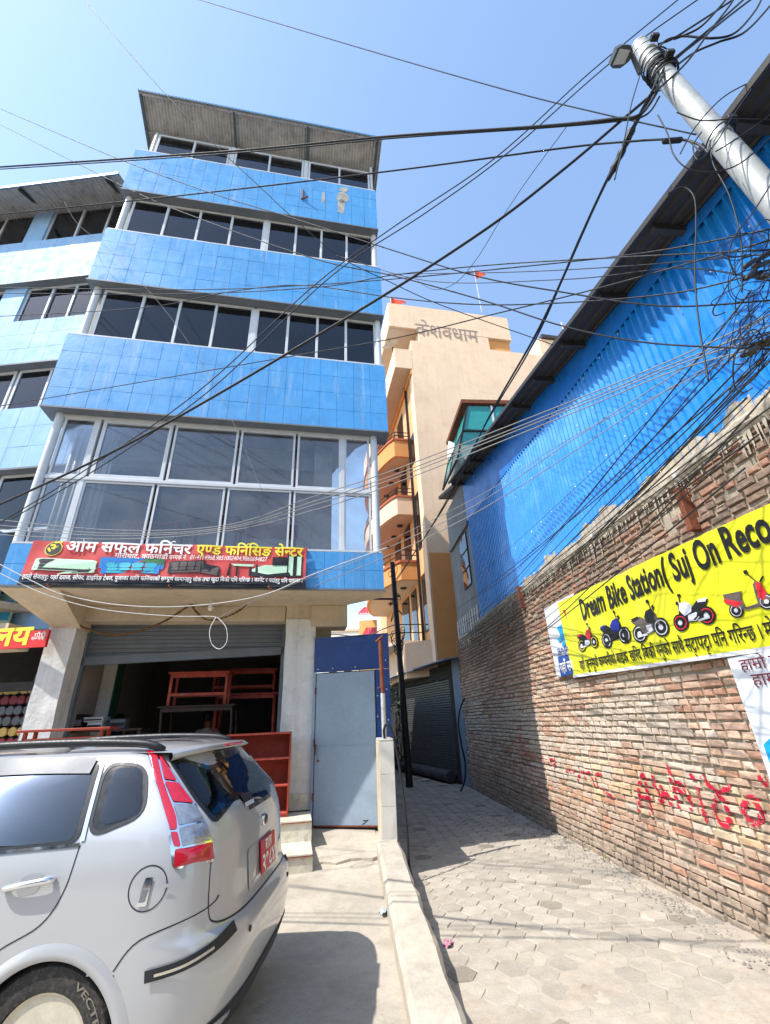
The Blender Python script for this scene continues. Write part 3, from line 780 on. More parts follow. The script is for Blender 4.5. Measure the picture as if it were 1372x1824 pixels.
bb.build('pillar_bracket', M_cream, bld)
def rough_pillar(x0, x1, y0, y1, z0, z1, seed):
    R = random.Random(seed); b = MB(); n = 26; vs = []
    per = [(x0+(x1-x0)*t, y0) for t in (0, .2, .4, .6, .8)]+[(x1, y0+(y1-y0)*t) for t in (0, .5)]+[(x1, y1), (x0, y1), (x0, (y0+y1)/2)]
    for k in range(n+1):
        z = z0+(z1-z0)*k/n
        for x, y in per: vs.append((x+.014*mn.noise(Vector((x*6, y*6, z*3+seed))), y+.012*mn.noise(Vector((x*7+3, y*6, z*3.2+seed))), z))
    m = len(per)
    b.add(vs, [(k*m+i, k*m+(i+1) % m, (k+1)*m+(i+1) % m, (k+1)*m+i) for k in range(n) for i in range(m)]+[tuple(range(m)), tuple(range(n*m, n*m+m))])
    return b.build('pillar', M_white, bld, smooth='auto')
rough_pillar(-1.485, -1.03, .88, 1.28, .72, 3.10, 1)
rough_pillar(-4.80, -4.45, .88, 1.28, .3, 3.04, 2)
bb = MB(); bb.box(-1.49, -1.04, .9, 1.26, 3.1, zs-.02); bb.build('pillar_head', M_cream, bld)
M_marble = mat('marble_tile', lin((206, 200, 182)), .5, .16, 5, .1, streak=.2, alt=lin((160, 152, 132)), altamt=.5, speck=.2)
bb = MB(); bb.box(-1.51, -1.01, .862, 1.3, .545, .735); bb.build('pillar_plinth', M_marble, bld)
# marble steps
for k, (ya, z0, z1) in enumerate(((-.34, -.05, .325), (.19, -.05, .545))):
    bb = MB(); bb.box(-4.6, -1.03, ya, 1.4, z0, z1-.022); bb.build('step', M_marble, bld)
    for i in range(6):
        w = 3.57/6; bb = MB(); bb.bbox(-4.6+w*i+.002, -4.6+w*(i+1)-.002, ya-.02, ya+.56, z1-.02, z1, .004); bb.build('tread_slab', M_marble, bld)
    bb = MB(); bb.box(-4.6, -1.03, ya-.019, ya-.001, z1-.028, z1-.021); bb.build('step_nosing', mat('red_nosing', lin((150, 70, 52)), .7), bld)
# shop interior
bb = MB(); bb.box(-4.45, -1.5, 1.4, 6, .45, .565); bb.build('shop_floor', M_room, bld)
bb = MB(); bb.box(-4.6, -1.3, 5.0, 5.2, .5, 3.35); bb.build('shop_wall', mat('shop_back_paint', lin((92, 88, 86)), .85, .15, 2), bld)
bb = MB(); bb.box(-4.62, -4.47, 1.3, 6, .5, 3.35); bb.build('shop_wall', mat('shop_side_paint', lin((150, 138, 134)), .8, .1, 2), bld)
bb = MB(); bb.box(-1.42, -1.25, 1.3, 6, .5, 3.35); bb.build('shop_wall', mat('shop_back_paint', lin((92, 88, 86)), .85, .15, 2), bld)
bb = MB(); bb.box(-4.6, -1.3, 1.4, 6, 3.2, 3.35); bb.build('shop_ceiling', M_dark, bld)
bb = MB(); bb.box(-4.46, -4.26, 2.2, 2.45, .56, 3.2); bb.build('door_post', M_white, bld)
bb = MB(); bb.box(-4.255, -4.235, 2.2, 2.5, .56, 3.2); bb.build('door_edge', mat('green_paint', lin((40, 84, 66)), .6), bld)
# roller shutter box, half drawn shutter curtain and bottom rail (tilted a little)
for i in range(8):
    z0 = 2.62+i*.064; 
    bb = MB(); bb.bbox(-4.42, -1.52, 1.30+.004*(i % 2), 1.325+.004*(i % 2), z0, z0+.062, .006); bb.build('shutter_slat', M_grey, bld)
bb = MB(); bb.add([(-4.44, 1.26, 2.50), (-1.5, 1.26, 2.62), (-1.5, 1.34, 2.62), (-4.44, 1.34, 2.50), (-4.44, 1.26, 2.62), (-1.5, 1.26, 2.74), (-1.5, 1.34, 2.74), (-4.44, 1.34, 2.62)], [(0, 3, 2, 1), (4, 5, 6, 7), (0, 1, 5, 4), (1, 2, 6, 5), (2, 3, 7, 6), (3, 0, 4, 7)])
bb.build('shutter_rail', M_grey, bld)
for x in (-4.44, -1.53):
    bb = MB(); bb.box(x-.02, x+.03, 1.26, 1.36, .56, 3.1); bb.build('shutter_guide', M_grey, bld)

# ================================================================ pale wing on the left
def wgz(u, v, d):
    n = np.array([-sin(WGY), cos(WGY), 0]); return onplane(u, v, np.array(WGO)+n*d, WGY)[2]
WGO = (-5.31, 5.99, 0.); WGY = radians(-4)
wing = thing('pale_blue_building', 'pale blue tiled wing with wide windows beside the blue building', 'building', WGO, WGY)
for k, (z0, z1) in enumerate(((3.42, 4.4), (5.5, 6.74), (7.80, 8.93), (10.10, 11.45))):
    tiled_band(wing, 'spandrel', -5.6, (.55 if k else -.5), z0, z1, M_paleblue, rows=3, seed=20+k, tw=.36)
    bb = MB(); bb.box(-5.6, .5 if k else -.52, -.02, .3, z0-.035, z0-.003); bb.build('drip_edge', M_grey, wing)
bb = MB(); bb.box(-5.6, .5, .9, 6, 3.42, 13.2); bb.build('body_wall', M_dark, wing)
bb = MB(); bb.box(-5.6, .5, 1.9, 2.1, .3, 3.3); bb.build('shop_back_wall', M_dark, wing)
for z0, z1, bays in ((4.43, 5.46, [(-3.6, -1.0, 3), (-.96, .5, 2)]), (6.77, 7.76, [(-3.2, -1.45, 2), (-1.4, .5, 3)]), (8.96, 10.06, [(-4.6, -2.45, 2), (-1.95, .2, 4)]), (11.5, 12.85, [(-4.8, -2.6, 3), (-2.15, -.0, 3)])):
    for a, c, n in bays: window(wing, a, c, z0, z1, .14, G_dark, n)
    for (a, c, n), (a2, c2, n2) in zip(bays, bays[1:]):
        if a2-c > .1: bb = MB(); bb.box(c, a2, .1, .6, z0-.05, z1+.05); bb.build('window_pier', M_paleblue, wing)
bb = MB(); vs = []; pr = []; x = -5.8
while x < -.2: pr += [(x, 0), (x+.04, .02), (x+.08, 0), (x+.10, 0)]; x += .10
WE = wgz(110, 322, -.55)
for x, dz in pr: vs += [(x, 1.2, 12.86+dz), (x, -.55, WE+dz)]
bb.add(vs, [(2*i, 2*i+2, 2*i+3, 2*i+1) for i in range(len(pr)-1)]); c2 = bb.build('roof_canopy', M_zinc, wing, fix=False)
bb = MB(); bb.box(-5.8, -.1, -.575, -.555, WE-.05, WE+.03); bb.build('eave_strip', M_rooftop, c2)
for x in (-4.4, -2.4, -.4):
    bb = MB(); bb.add([(x-.03, .6, 12.95), (x+.03, .6, 12.95), (x+.03, -.52, WE-.09), (x-.03, -.52, WE-.09), (x-.03, .6, 13.02), (x+.03, .6, 13.02), (x+.03, -.52, WE-.02), (x-.03, -.52, WE-.02)], [(0, 3, 2, 1), (4, 5, 6, 7), (0, 1, 5, 4), (1, 2, 6, 5), (2, 3, 7, 6), (3, 0, 4, 7)])
    bb.build('rafter', M_roofunder, c2)
# wing ground floor: beam, shop opening
bb = MB(); bb.box(-5.6, -.1, .25, .7, 2.72, 3.05); bb.build('shop_beam', M_cream, wing)
bb = MB(); bb.prism([(-5.6, .0), (-.55, .0), (-.1, .9), (-5.6, .9)], 3.30, 3.40); bb.build('soffit', M_cream, wing)
bb = MB(); bb.box(-5.6, .2, .7, .8, 3.04, 3.3); bb.build('fascia_wall', M_paleblue, wing)
for x in (-2.6, -1.15, .1):
    bb = MB(); bb.box(x-.02, x+.02, .75, .8, .3, 2.4); bb.build('shop_frame', M_grey, wing)
bb = MB(); bb.box(-5.6, .3, .74, .82, 2.18, 2.3); bb.build('shop_frame', M_dark, wing)
bb = MB(); bb.box(-5.6, .42, -.3, 1.1, -.1, .32); bb.build('shop_plinth', M_marble, wing)

# ================================================================ metal door in its navy sheet surround
M_doorm = mat('grey_blue_door_paint', lin((140, 156, 172)), .45, .08, 2, .1, 12, alt=lin((130, 146, 160)), altamt=.35, speck=.15)
M_navy  = mat('navy_sheet_metal', lin((36, 62, 118)), .4, .12, 3, .15, 6, metal=.1, alt=lin((60, 110, 170)), altamt=.2)
A = atz(557, 1476, .34); B = atz(674, 1476, .34); DY = math.atan2(B[1]-A[1], B[0]-A[0]); DW = math.hypot(*(B-A)[:2])
gate = thing('metal_gate', 'grey metal door set in navy sheet panels beside the white pillar', 'gate', (A[0], A[1], .30), DY)
bb = MB(); bb.bbox(.0, DW, .0, .045, .055, 1.965, .006); dl = bb.build('door_leaf', M_doorm, gate)
bb = MB(); bb.box(.0, DW, -.004, .0, .056, .075); bb.build('rust_edge', M_rust, dl)
bb = MB(); bb.tube([(.03, -.02, 1.02), (.03, -.045, 1.02), (.03, -.045, .9), (.03, -.02, .9)], .009, 6); bb.build('handle', M_rust, dl)
bb = MB(); bb.lathe([(.016, 0), (.016, -.012), (.008, -.016)], (.055, 0, .82), 8, 'y'); bb.build('lock', M_rust, dl)
pl = onplane(562, 1136, A, DY); pr_ = onplane(691, 1136, A, DY); c_ = toloc(pr_, A, DY); ztop = pl[2]-.30
bb = MB(); bb.box(-.05, c_[0], .02, .035, 1.985, ztop-.005)
bb.build('sheet_panel', M_navy, gate)
bb = MB(); bb.box(DW+.015, c_[0], .018, .033, .85, 1.98); bb.build('sheet_panel', M_navy, gate)
bb = MB(); bb.box(-.05, -.012, .0, .05, .05, 1.98); bb.build('jamb', M_doorm, gate)
bb = MB(); bb.box(-.012, DW+.012, .05, .06, .0, 1.98); bb.build('backing', M_dark, gate)
vs = []; bb = MB()
for i in range(9):
    x = -.1+(c_[0]+.05)*i/8; z = ztop+.0+.03*sin(i*.9)*(1 if i < 6 else .3); vs += [(x, .0, z), (x, .12, z+.03)]
bb.add(vs, [(2*i, 2*i+2, 2*i+3, 2*i+1) for i in range(8)]); bb.build('cover_strip', M_grey, gate)
for i, (x, z) in enumerate([(DW+.03, .95), (c_[0]-.04, .97), (c_[0]-.04, 1.3), (DW+.03, 1.35), (c_[0]-.05, 1.7), (DW+.04, 1.62), (c_[0]-.05, 2.1), (.25, 2.03), (.6, 2.03), (.02, 2.03)]):
    bb = MB(); bb.lathe([(.011, .02), (.011, .012), (.005, .009)], (0, 0, 0), 6, 'y'); bb.build('rivet', M_steel, gate, loc=(x, -.003, z))
for z in (.35, 1.0, 1.68):
    bb = MB(); bb.tube([(-.006, -.012, z), (-.006, -.012, z+.09)], .012, 8); bb.build('hinge', M_rust, dl)
bb = MB(); bb.bbox(.0, DW, -.004, -.0005, 1.0, 1.012, .001); bb.build('weld_seam', M_doorm, dl)
# painted mark
bb = MB(); bb.add([(DW-.22, -.002, .085), (DW-.19, -.002, .085), (DW-.12, -.002, .135), (DW-.2, -.002, .13), (DW-.2, -.002, .118), (DW-.15, -.002, .12)], [(0, 1, 2, 5), (5, 2, 3, 4)]); bb.build('painted_mark', M_dark, dl, fix=False)
# white tiled pillar ending the side wall
M_wtile = mat('white_wall_tile', lin((204, 200, 192)), .35, .06, 2, .05, streak=.15, spec=.5)
A2 = atz(681, 1495, .36); B2 = atz(708, 1495, .36)
wp = thing('tiled_pillar', 'low white tiled pillar carrying a pipe post at the alley entrance', 'pillar', (A2[0], A2[1], .30), YA)
w = math.hypot(*(B2-A2)[:2])
bb = MB(); bb.box(.004, w-.004, .004, .85, 0, 1.06); bb.build('core', M_wtile, wp)
for i, (z0, z1) in enumerate(((.03, .37), (.374, .70), (.704, 1.065))):
    bb = MB(); bb.bbox(.0, w, -.004, .006, z0, z1, .002); bb.build('tile', M_wtile, wp)
    for j in range(2):
        bb = MB(); bb.bbox(-.006, .004, .01+j*.42, .01+j*.42+.416, z0, z1, .002); bb.build('tile', M_cream, wp)
bb = MB(); bb.bbox(-.004, w+.004, -.008, .85, 1.067, 1.085, .003); bb.build('capping', M_wtile, wp)
bb = MB(); bb.tube([(.075, .12, 1.08), (.072, .12, 1.62)], .032, 10); bb.build('pipe', M_steel, wp, smooth='auto')
bb = MB(); bb.tube([(.072, .12, 1.62), (.062, .12, 2.30)], .030, 10); bb.build('pipe', M_rust, wp, smooth='auto')
bb = MB(); bb.tube([(.0, .12, 2.28), (.10, .12, 2.36)], .02, 6); bb.build('pipe_arm', M_rust, wp)
bb = MB(); bb.tube([(.072, .12, 1.70), (.01, .10, 1.68)], .014, 6); bb.build('hinge', M_rust, wp)
# loose black hose arching from the post to the alley floor
pts = [aty(686, 1322, 6.25), aty(684, 1300, 6.24), aty(690, 1290, 6.22), aty(699, 1305, 6.2), aty(709, 1350, 6.16), aty(719, 1420, 6.1), aty(726, 1490, 6.03), aty(729, 1540, 5.98)]
pts.append((pts[-1][0]+.03, 5.9, .012)); pts.append((.03, 6.25, .012))
bb = MB(); bb.tube(smoothpath(pts, 8), .014, 8); o = bb.build('black_hose', M_black, smooth=True)
tag(o, 'black hose arching from the pipe post down to the alley floor', 'hose')

# ================================================================ furniture shop banner
M_red = mat('red_banner_vinyl', lin((196, 66, 58)), .4, .1, 2, .12, 5, alt=lin((206, 96, 88)), altamt=.35, spec=.5)
M_blackv = mat('black_banner_vinyl', lin((38, 30, 34)), .4, .1, 2)
P_w = mat('white_print', lin((238, 236, 232)), .5, .03); P_y = mat('yellow_print', lin((226, 214, 60)), .5, .03); P_k = mat('black_print', lin((26, 25, 26)), .5, .1)
P_g = mat('pale_green_print', lin((190, 222, 190)), .5, .05); P_t = mat('teal_print', lin((70, 178, 196)), .5, .08); P_b = mat('blue_print', lin((50, 130, 205)), .5, .08)
P_d = mat('dark_grey_print', lin((92, 82, 78)), .5, .15, 30); P_gr = mat('green_print', lin((70, 120, 70)), .5, .3, 40); P_r = mat('red_print', lin((206, 40, 52)), .5, .1)
P_n = mat('navy_print', lin((30, 42, 132)), .5, .15); P_s = mat('silver_print', lin((190, 195, 205)), .5, .1); P_m = mat('maroon_print', lin((110, 40, 52)), .5, .1)
P_mid = mat('mid_blue_print', lin((32, 70, 150)), .5, .05); P_cy = mat('cyan_print', lin((20, 150, 205)), .5, .05)
tl, trr, brr, bll = fpt(50, 961, -.10), fpt(540, 972, -.10), fpt(551, 1036, -.16), fpt(34, 1038, -.16)
x0, x1 = (tl[0]+bll[0])/2, (trr[0]+brr[0])/2; zt_, zb_ = (tl[2]+trr[2])/2, (bll[2]+brr[2])/2
BW, BHH = x1-x0, zt_-zb_
ban = thing('shop_banner', 'red furniture shop banner with white and yellow lettering over the shop front', 'banner', (0, 0, 0), 0)
ban.location = (FO[0]+x0*cos(YF)+.10*sin(YF), FO[1]+x0*sin(YF)-.10*cos(YF), zb_); ban.rotation_euler = (radians(-5), 0, YF)
def wr(x, z): return -.006*sin(x*5+z*7)-.006*sin(x*11-z*9+1)
def bsurf(x, z, d=0): return (x, wr(x, z)-d, z)
bb = MB(); bb.grid(lambda i, j: bsurf(BW*i, BHH*(.155+.845*j)), 90, 10); bb.build('vinyl_sheet', M_red, ban, smooth=True)
bb = MB(); bb.grid(lambda i, j: bsurf(BW*i, BHH*.155*j), 90, 3); bb.build('vinyl_strip', M_blackv, ban, smooth=True)
bb = MB(); bb.box(-.01, BW+.01, .006, .035, -.035, -.0); bb.build('frame_bar', M_iron, ban)
bb = MB(); bb.box(-.01, BW+.01, .02, .045, BHH-.03, BHH); bb.build('frame_bar', M_iron, ban)
for x in (.35, BW*.5, BW-.5):
    bb = MB(); bb.tube([(x, .01, -.02), (x, -.03, -.05), (x+.05, -.02, -.09)], .012, 6); bb.tube([(x, .02, -.02), (x, .12, .1)], .012, 6); bb.build('bracket', M_rust, ban)
def printm(par, name, polys, m, d, wrf=None):
    bb = MB()
    for pl_ in polys: bb.poly([(x, (wr(x, z) if wrf is None else wrf(x, z))-d, z) for x, z in pl_])
    return bb.build(name, m, par, fix=False)
def btext(t, fx0, fx1, fz, em, m, off=0., slant=0.):
    V, Fc, w = layout(t, off); sx = (fx1-fx0)*BW/w; bb = MB()
    bb.add([(fx0*BW+(p[0]+slant*p[1])*sx, wr(fx0*BW+(p[0]+slant*p[1])*sx, fz*BHH+p[1]*em)-.015, fz*BHH+p[1]*em) for p in V], Fc)
    return bb.build('lettering', m, ban, fix=False)
btext('ओम सफल फर्निचर', .115, .555, .745, .22, P_w, .022)
btext('एण्ड फर्निसिङ सेन्टर', .575, .985, .745, .22, P_y, .022)
btext('गौरीघाट, काठमाडौं', .29, .475, .60, .10, P_w, .008)
btext('सम्पर्क नं.', .48, .545, .60, .095, P_w, .004)
btext('01-4114968,9851002404,9860694827', .555, .845, .60, .10, P_w, .0, .2)
btext('हाम्रो सेवाहरुः यहाँ दराज, सोफा, डाइनिङ टेबल, पुजाका लागि फर्निचरको सम्पूर्ण सामानहरु थोक तथा खुद्रा बिक्री पनि गरिन्छ । कार्पेट र पर्दाहरु पनि पाइन्छ ।', .01, .99, .055, .085, P_w, .01)
def circ(cx, cz, r, n=20, rx=1.): return [(cx+r*rx*cos(2*pi*k/n), cz+r*sin(2*pi*k/n)) for k in range(n)]
def rel(pts, fx, fz, sx, sz): return [(fx*BW+x*sx, fz*BHH+z*sz) for x, z in pts]
printm(ban, 'emblem', [circ(.075*BW, .80*BHH, .105, 24)], P_y, .010); printm(ban, 'emblem', [circ(.075*BW, .80*BHH, .095, 24)], P_k, .012)
V, Fc, w = layout('ॐ', .03); bb = MB(); bb.add([(.075*BW-.075+p[0]*.2, wr(.075*BW, .8*BHH)-.014, .80*BHH-.065+p[1]*.2) for p in V], Fc); bb.build('emblem_sign', P_y, ban, fix=False)
# printed furniture
def rrect(x0, z0, x1, z1, r=.03, sk=0.):
    c = [(x0+r, z0), (x1-r, z0), (x1, z0+r), (x1, z1-r), (x1-r, z1), (x0+r, z1), (x0, z1-r), (x0, z0+r)]
    return [(x, z+sk*x) for x, z in c]
def sofa_print(name, fx, fz, w, h, mb, mt, sk, n=3, d=.0115):
    def put(polys, m, dd): printm(ban, name, [rel(q, fx, fz, w, h) for q in polys], m, dd)
    put([rrect(0, .1, 1, .95, .08, sk)], mt, d)
    put([rrect(.05+.9*i/n+.012, .52, .05+.9*(i+1)/n-.012, .9, .05, sk) for i in range(n)], mb, d+.0012)
    put([rrect(.08+.84*i/n+.01, .3, .08+.84*(i+1)/n-.01, .5, .03, sk) for i in range(n)], mb, d+.0014)
    put([rrect(.03, .14, .97, .27, .03, sk)], mb, d+.0012); put([rrect(0, .05, .09, .68, .04, sk), rrect(.91, .05, 1, .68, .04, sk)], mt, d+.0018)
sofa_print('sofa_print', .03, .24, .74, .20, P_k, P_g, -.12)
printm(ban, 'sofa_print', [rel([(.42, .0), (.95, .1), (1.02, .45), (.7, .42)], .03, .185, .74, .20)], P_g, .0145); printm(ban, 'sofa_print', [rel([(.48, .06), (.9, .14), (.95, .36), (.72, .34)], .03, .185, .74, .20)], P_k, .0155)
printm(ban, 'poster_print', [rel([(0, .35), (0, 1), (1, 1), (1, .35)], .245, .2, .8, .24)], P_b, .010); printm(ban, 'poster_print', [rel([(.62, .8), (.72, 1), (1, 1), (1, .55), (.85, .6)], .245, .2, .8, .24)], P_gr, .0108)
sofa_print('sofa_print', .255, .19, .72, .19, P_t, P_b, .03, 4, .012)
sofa_print('corner_sofa_print', .485, .21, .48, .21, P_d, P_k, .1, 4); sofa_print('corner_sofa_print', .60, .24, .26, .17, P_d, P_k, -.3, 2, .0145)
printm(ban, 'dining_table_print', [rel([(.2, .6), (.1, .72), (.85, .74), (.8, .6)], .70, .2, .42, .25)], P_g, .010)
printm(ban, 'dining_table_print', [rel([(.28, .6), (.28, 0), (.34, 0), (.34, .6)], .70, .2, .42, .25), rel([(.7, .6), (.7, 0), (.76, 0), (.76, .6)], .70, .2, .42, .25), rel([(0, 0), (.05, .75), (.1, .75), (.08, 0)], .70, .2, .42, .25), rel([(.9, 0), (.9, .75), (.96, .75), (1, 0)], .70, .2, .42, .25)], P_k, .011)
printm(ban, 'bed_print', [rel([(0, .1), (.02, .45), (.3, .7), (.95, .7), (1, .3), (.95, .05), (.4, 0)], .79, .2, .56, .25)], P_g, .010)
printm(ban, 'bed_print', [rel([(0, 0), (0, .3), (.4, .12), (.98, .3), (.98, .05), (.4, -.08)], .79, .2, .56, .25), rel([(.5, .72), (.5, 1.25), (1, 1.25), (1, .72)], .79, .2, .56, .24)], P_k, .012)
printm(ban, 'wardrobe_print', [rel([(0, 0), (.05, 1), (1, 1), (1, 0)], .925, .19, .22, .35)], P_k, .010)
printm(ban, 'wardrobe_print', [rel([(.1, .08), (.12, .92), (.4, .92), (.4, .08)], .925, .19, .22, .35), rel([(.65, .08), (.65, .92), (.92, .92), (.92, .08)], .925, .19, .22, .35)], P_g, .012)

# ================================================================ furniture and people in the shop
M_redwood = mat('red_stained_wood', lin((176, 74, 58)), .5, .2, 6, .2, 30, streak=.15)
M_redwood2 = mat('mahogany_wood', lin((150, 58, 40)), .45, .25, 8, .15, 30)
M_darkwood = mat('dark_wood', lin((56, 40, 34)), .5, .25, 8)
def fworld(x, y, z): return (FO[0]+x*cos(YF)-y*sin(YF), FO[1]+x*sin(YF)+y*cos(YF), z)
def table(label, u0, v0, u1, v1, d, dep, m, legs='square', shelf=None, z0=None):
    p = fpt(u0, v0, d); q = fpt(u1, v1, d); z0 = q[2] if z0 is None else z0; H = p[2]-z0; W = fpt(u1, v0, d)[0]-p[0]
    t = thing('wooden_table', label, 'table', fworld(p[0], d, z0), YF)
    bb = MB(); bb.bbox(-.03, W+.03, -.03, dep+.03, H-.03, H, .006); bb.build('table_top', m, t)
    bb = MB(); bb.box(.02, W-.02, .0, .02, H-.09, H-.032); bb.build('apron', m, t)
    for x in (.0, W-.045):
        for y in (.0, dep-.045):
            bb = MB()
            if legs == 'square': bb.bbox(x, x+.045, y, y+.045, 0, H-.03, .005)
            elif legs == 'turned': bb.lathe([(.022, 0), (.016, H*.1), (.026, H*.16), (.016, H*.3), (.027, H*.45), (.017, H*.55), (.028, H*.7), (.028, H-.03)], (x+.022, y+.022, 0), 10)
            else: bb.tube(smoothpath([(x+.02, y+.02, H-.03), (x+.05, y+.02, H*.7), (x-.0, y+.02, H*.3), (x+.04, y+.02, 0)], 5), .022, 6)
            bb.build('leg', m, t, smooth=(legs != 'square'))
    if shelf:
        for s in shelf:
            bb = MB(); bb.box(.02, W-.02, .005, .04, H*s-.02, H*s+.02); bb.build('stretcher', m, t)
            bb = MB(); bb.box(.02, W-.02, dep-.04, dep-.005, H*s-.02, H*s+.02); bb.build('stretcher', m, t)
    return t
FLZ = .566
tb = table('black table with curved legs standing inside the furniture shop', 285, 1258, 415, 1300, 1.75, .7, M_darkwood, 'curved', z0=FLZ)
table('small red wooden table standing on the black table in the shop', 305, 1197, 408, 1254, 1.85, .45, M_redwood, 'square', [.32])
table('tall red wooden table with turned legs inside the shop', 382, 1192, 492, 1232, 2.5, .5, M_redwood, 'turned', [.25])
table('red wooden table carrying a second turned-leg table in the shop', 385, 1236, 492, 1290, 2.45, .6, M_redwood, 'turned', [.2, .5], z0=FLZ)
# stock shown behind the first-floor glazing
for k, (x, dep, h, lb) in enumerate([(-4.1, .5, .62, 'low brown display table behind the first-floor showroom glass, near the curtain'), (-3.15, .6, .78, 'brown display table with stretcher in the middle of the first-floor showroom'), (-2.2, .55, .66, 'brown display table beside the pale column in the first-floor showroom')]):
    t = thing('display_table', lb, 'table', fworld(x, .75, 3.66), YF); W = .8; H = h+.35
    bb = MB(); bb.bbox(-.03, W+.03, -.03, dep+.03, H-.04, H, .006); bb.build('table_top', M_redwood2, t)
    for xx in (0, W-.05):
        for yy in (0, dep-.05): bb = MB(); bb.bbox(xx, xx+.05, yy, yy+.05, 0, H-.04, .006); bb.build('leg', M_redwood2, t)
    bb = MB(); bb.box(.03, W-.03, .01, .05, H*.45, H*.45+.05); bb.build('stretcher', M_redwood2, t)
# bookcase on the steps
pq = toloc(atz(513, 1455, .547), FO, YF); tp = fpt(520, 1303, pq[1]); lf = fpt(404, 1305, pq[1])
W_ = tp[0]-lf[0]; H_ = tp[2]-.547
bc = thing('bookcase', 'empty red bookcase with open shelves standing on the marble steps', 'bookcase', fworld(lf[0], pq[1], .547), YF)
for x in (0, W_-.022):
    bb = MB(); bb.bbox(x, x+.022, 0, .30, 0, H_, .003); bb.build('side_panel', M_redwood2, bc)
bb = MB(); bb.box(.022, W_-.022, .285, .298, .02, H_-.01); bb.build('back_panel', M_redwood2, bc)
for z in (.03, H_*.345, H_*.665, H_-.024):
    bb = MB(); bb.bbox(.022, W_-.022, 0.002, .285, z, z+.022, .003); bb.build('shelf', M_redwood, bc)
bb = MB(); bb.box(.022, W_-.022, .01, .03, 0, .03); bb.build('plinth', M_redwood2, bc)
# plank bench by the left pillar with boxes on a desk
p = fpt(32, 1301, .35); q = fpt(205, 1292, .45)
bn = thing('plank_bench', 'brown plank bench before the left white pillar, behind the car', 'bench', fworld(p[0], .3, .06), YF)
Wb = q[0]-p[0]; Hb = p[2]-.06
bb = MB(); bb.bbox(0, Wb, 0, .32, Hb-.03, Hb, .005); bb.build('plank', M_redwood2, bn)
for x in (.08, Wb-.12):
    for y in (.02, .26): bb = MB(); bb.bbox(x, x+.04, y, y+.04, 0, Hb-.03, .004); bb.build('leg', M_redwood2, bn)
bb = MB(); bb.box(.08, Wb-.08, .02, .05, Hb-.16, Hb-.10); bb.build('rail', M_redwood2, bn)
M_box = mat('white_carton', lin((205, 208, 214)), .6, .06, 4); M_plas = mat('black_plastic', lin((34, 34, 38)), .4, .1)
p = fpt(163, 1300, 1.55)
dk = thing('shop_desk', 'dark office desk just inside the furniture shop', 'desk', fworld(p[0]-.5, 1.5, FLZ), YF); Hd = max(.6, p[2]-FLZ)
bb = MB(); bb.bbox(-.1, 1.2, 0, .6, Hd-.03, Hd, .006); bb.build('desk_top', M_darkwood, dk)
for x in (-.08, 1.14): bb = MB(); bb.box(x, x+.04, .02, .58, 0, Hd-.03); bb.build('side_panel', M_darkwood, dk)
for k, (u, w, h, d, dz, nm, lb) in enumerate([(146, .20, .06, .25, 0, 'printer', None)]): pass
def onbox(name, label, cat, x, y, w, d, h, z, m, lid=None):
    t = thing(name, label, cat, fworld(p[0]-.5+x, 1.5+y, z), YF)
    bb = MB(); bb.bbox(0, w, 0, d, 0, h, .008); bb.build('body', m, t)
    bb = MB(); bb.bbox(.01, w-.01, -.006, .0, h*.3, h*.7, .002); bb.build('front_strip', lid or M_plas, t)
    bb = MB(); bb.bbox(-.004, w+.004, .0, d, h+.001, h+.012, .003); bb.build('lid', m, t)
    return t
zz = FLZ+Hd
onbox('paper_tray', 'black plastic paper tray on the shop desk', 'tray', .05, .1, .28, .3, .20, zz+.001, M_plas, M_grey)
onbox('carton', 'white carton at the bottom of the pile on the shop desk', 'box', .42, .06, .20, .28, .09, zz+.001, M_box)
onbox('carton', 'flat white carton on top of the pile on the shop desk', 'box', .36, .06, .26, .28, .05, zz+.108, M_box)
onbox('cash_machine', 'grey counting machine beside the cartons on the shop desk', 'machine', .70, .1, .22, .22, .12, zz+.001, M_grey)
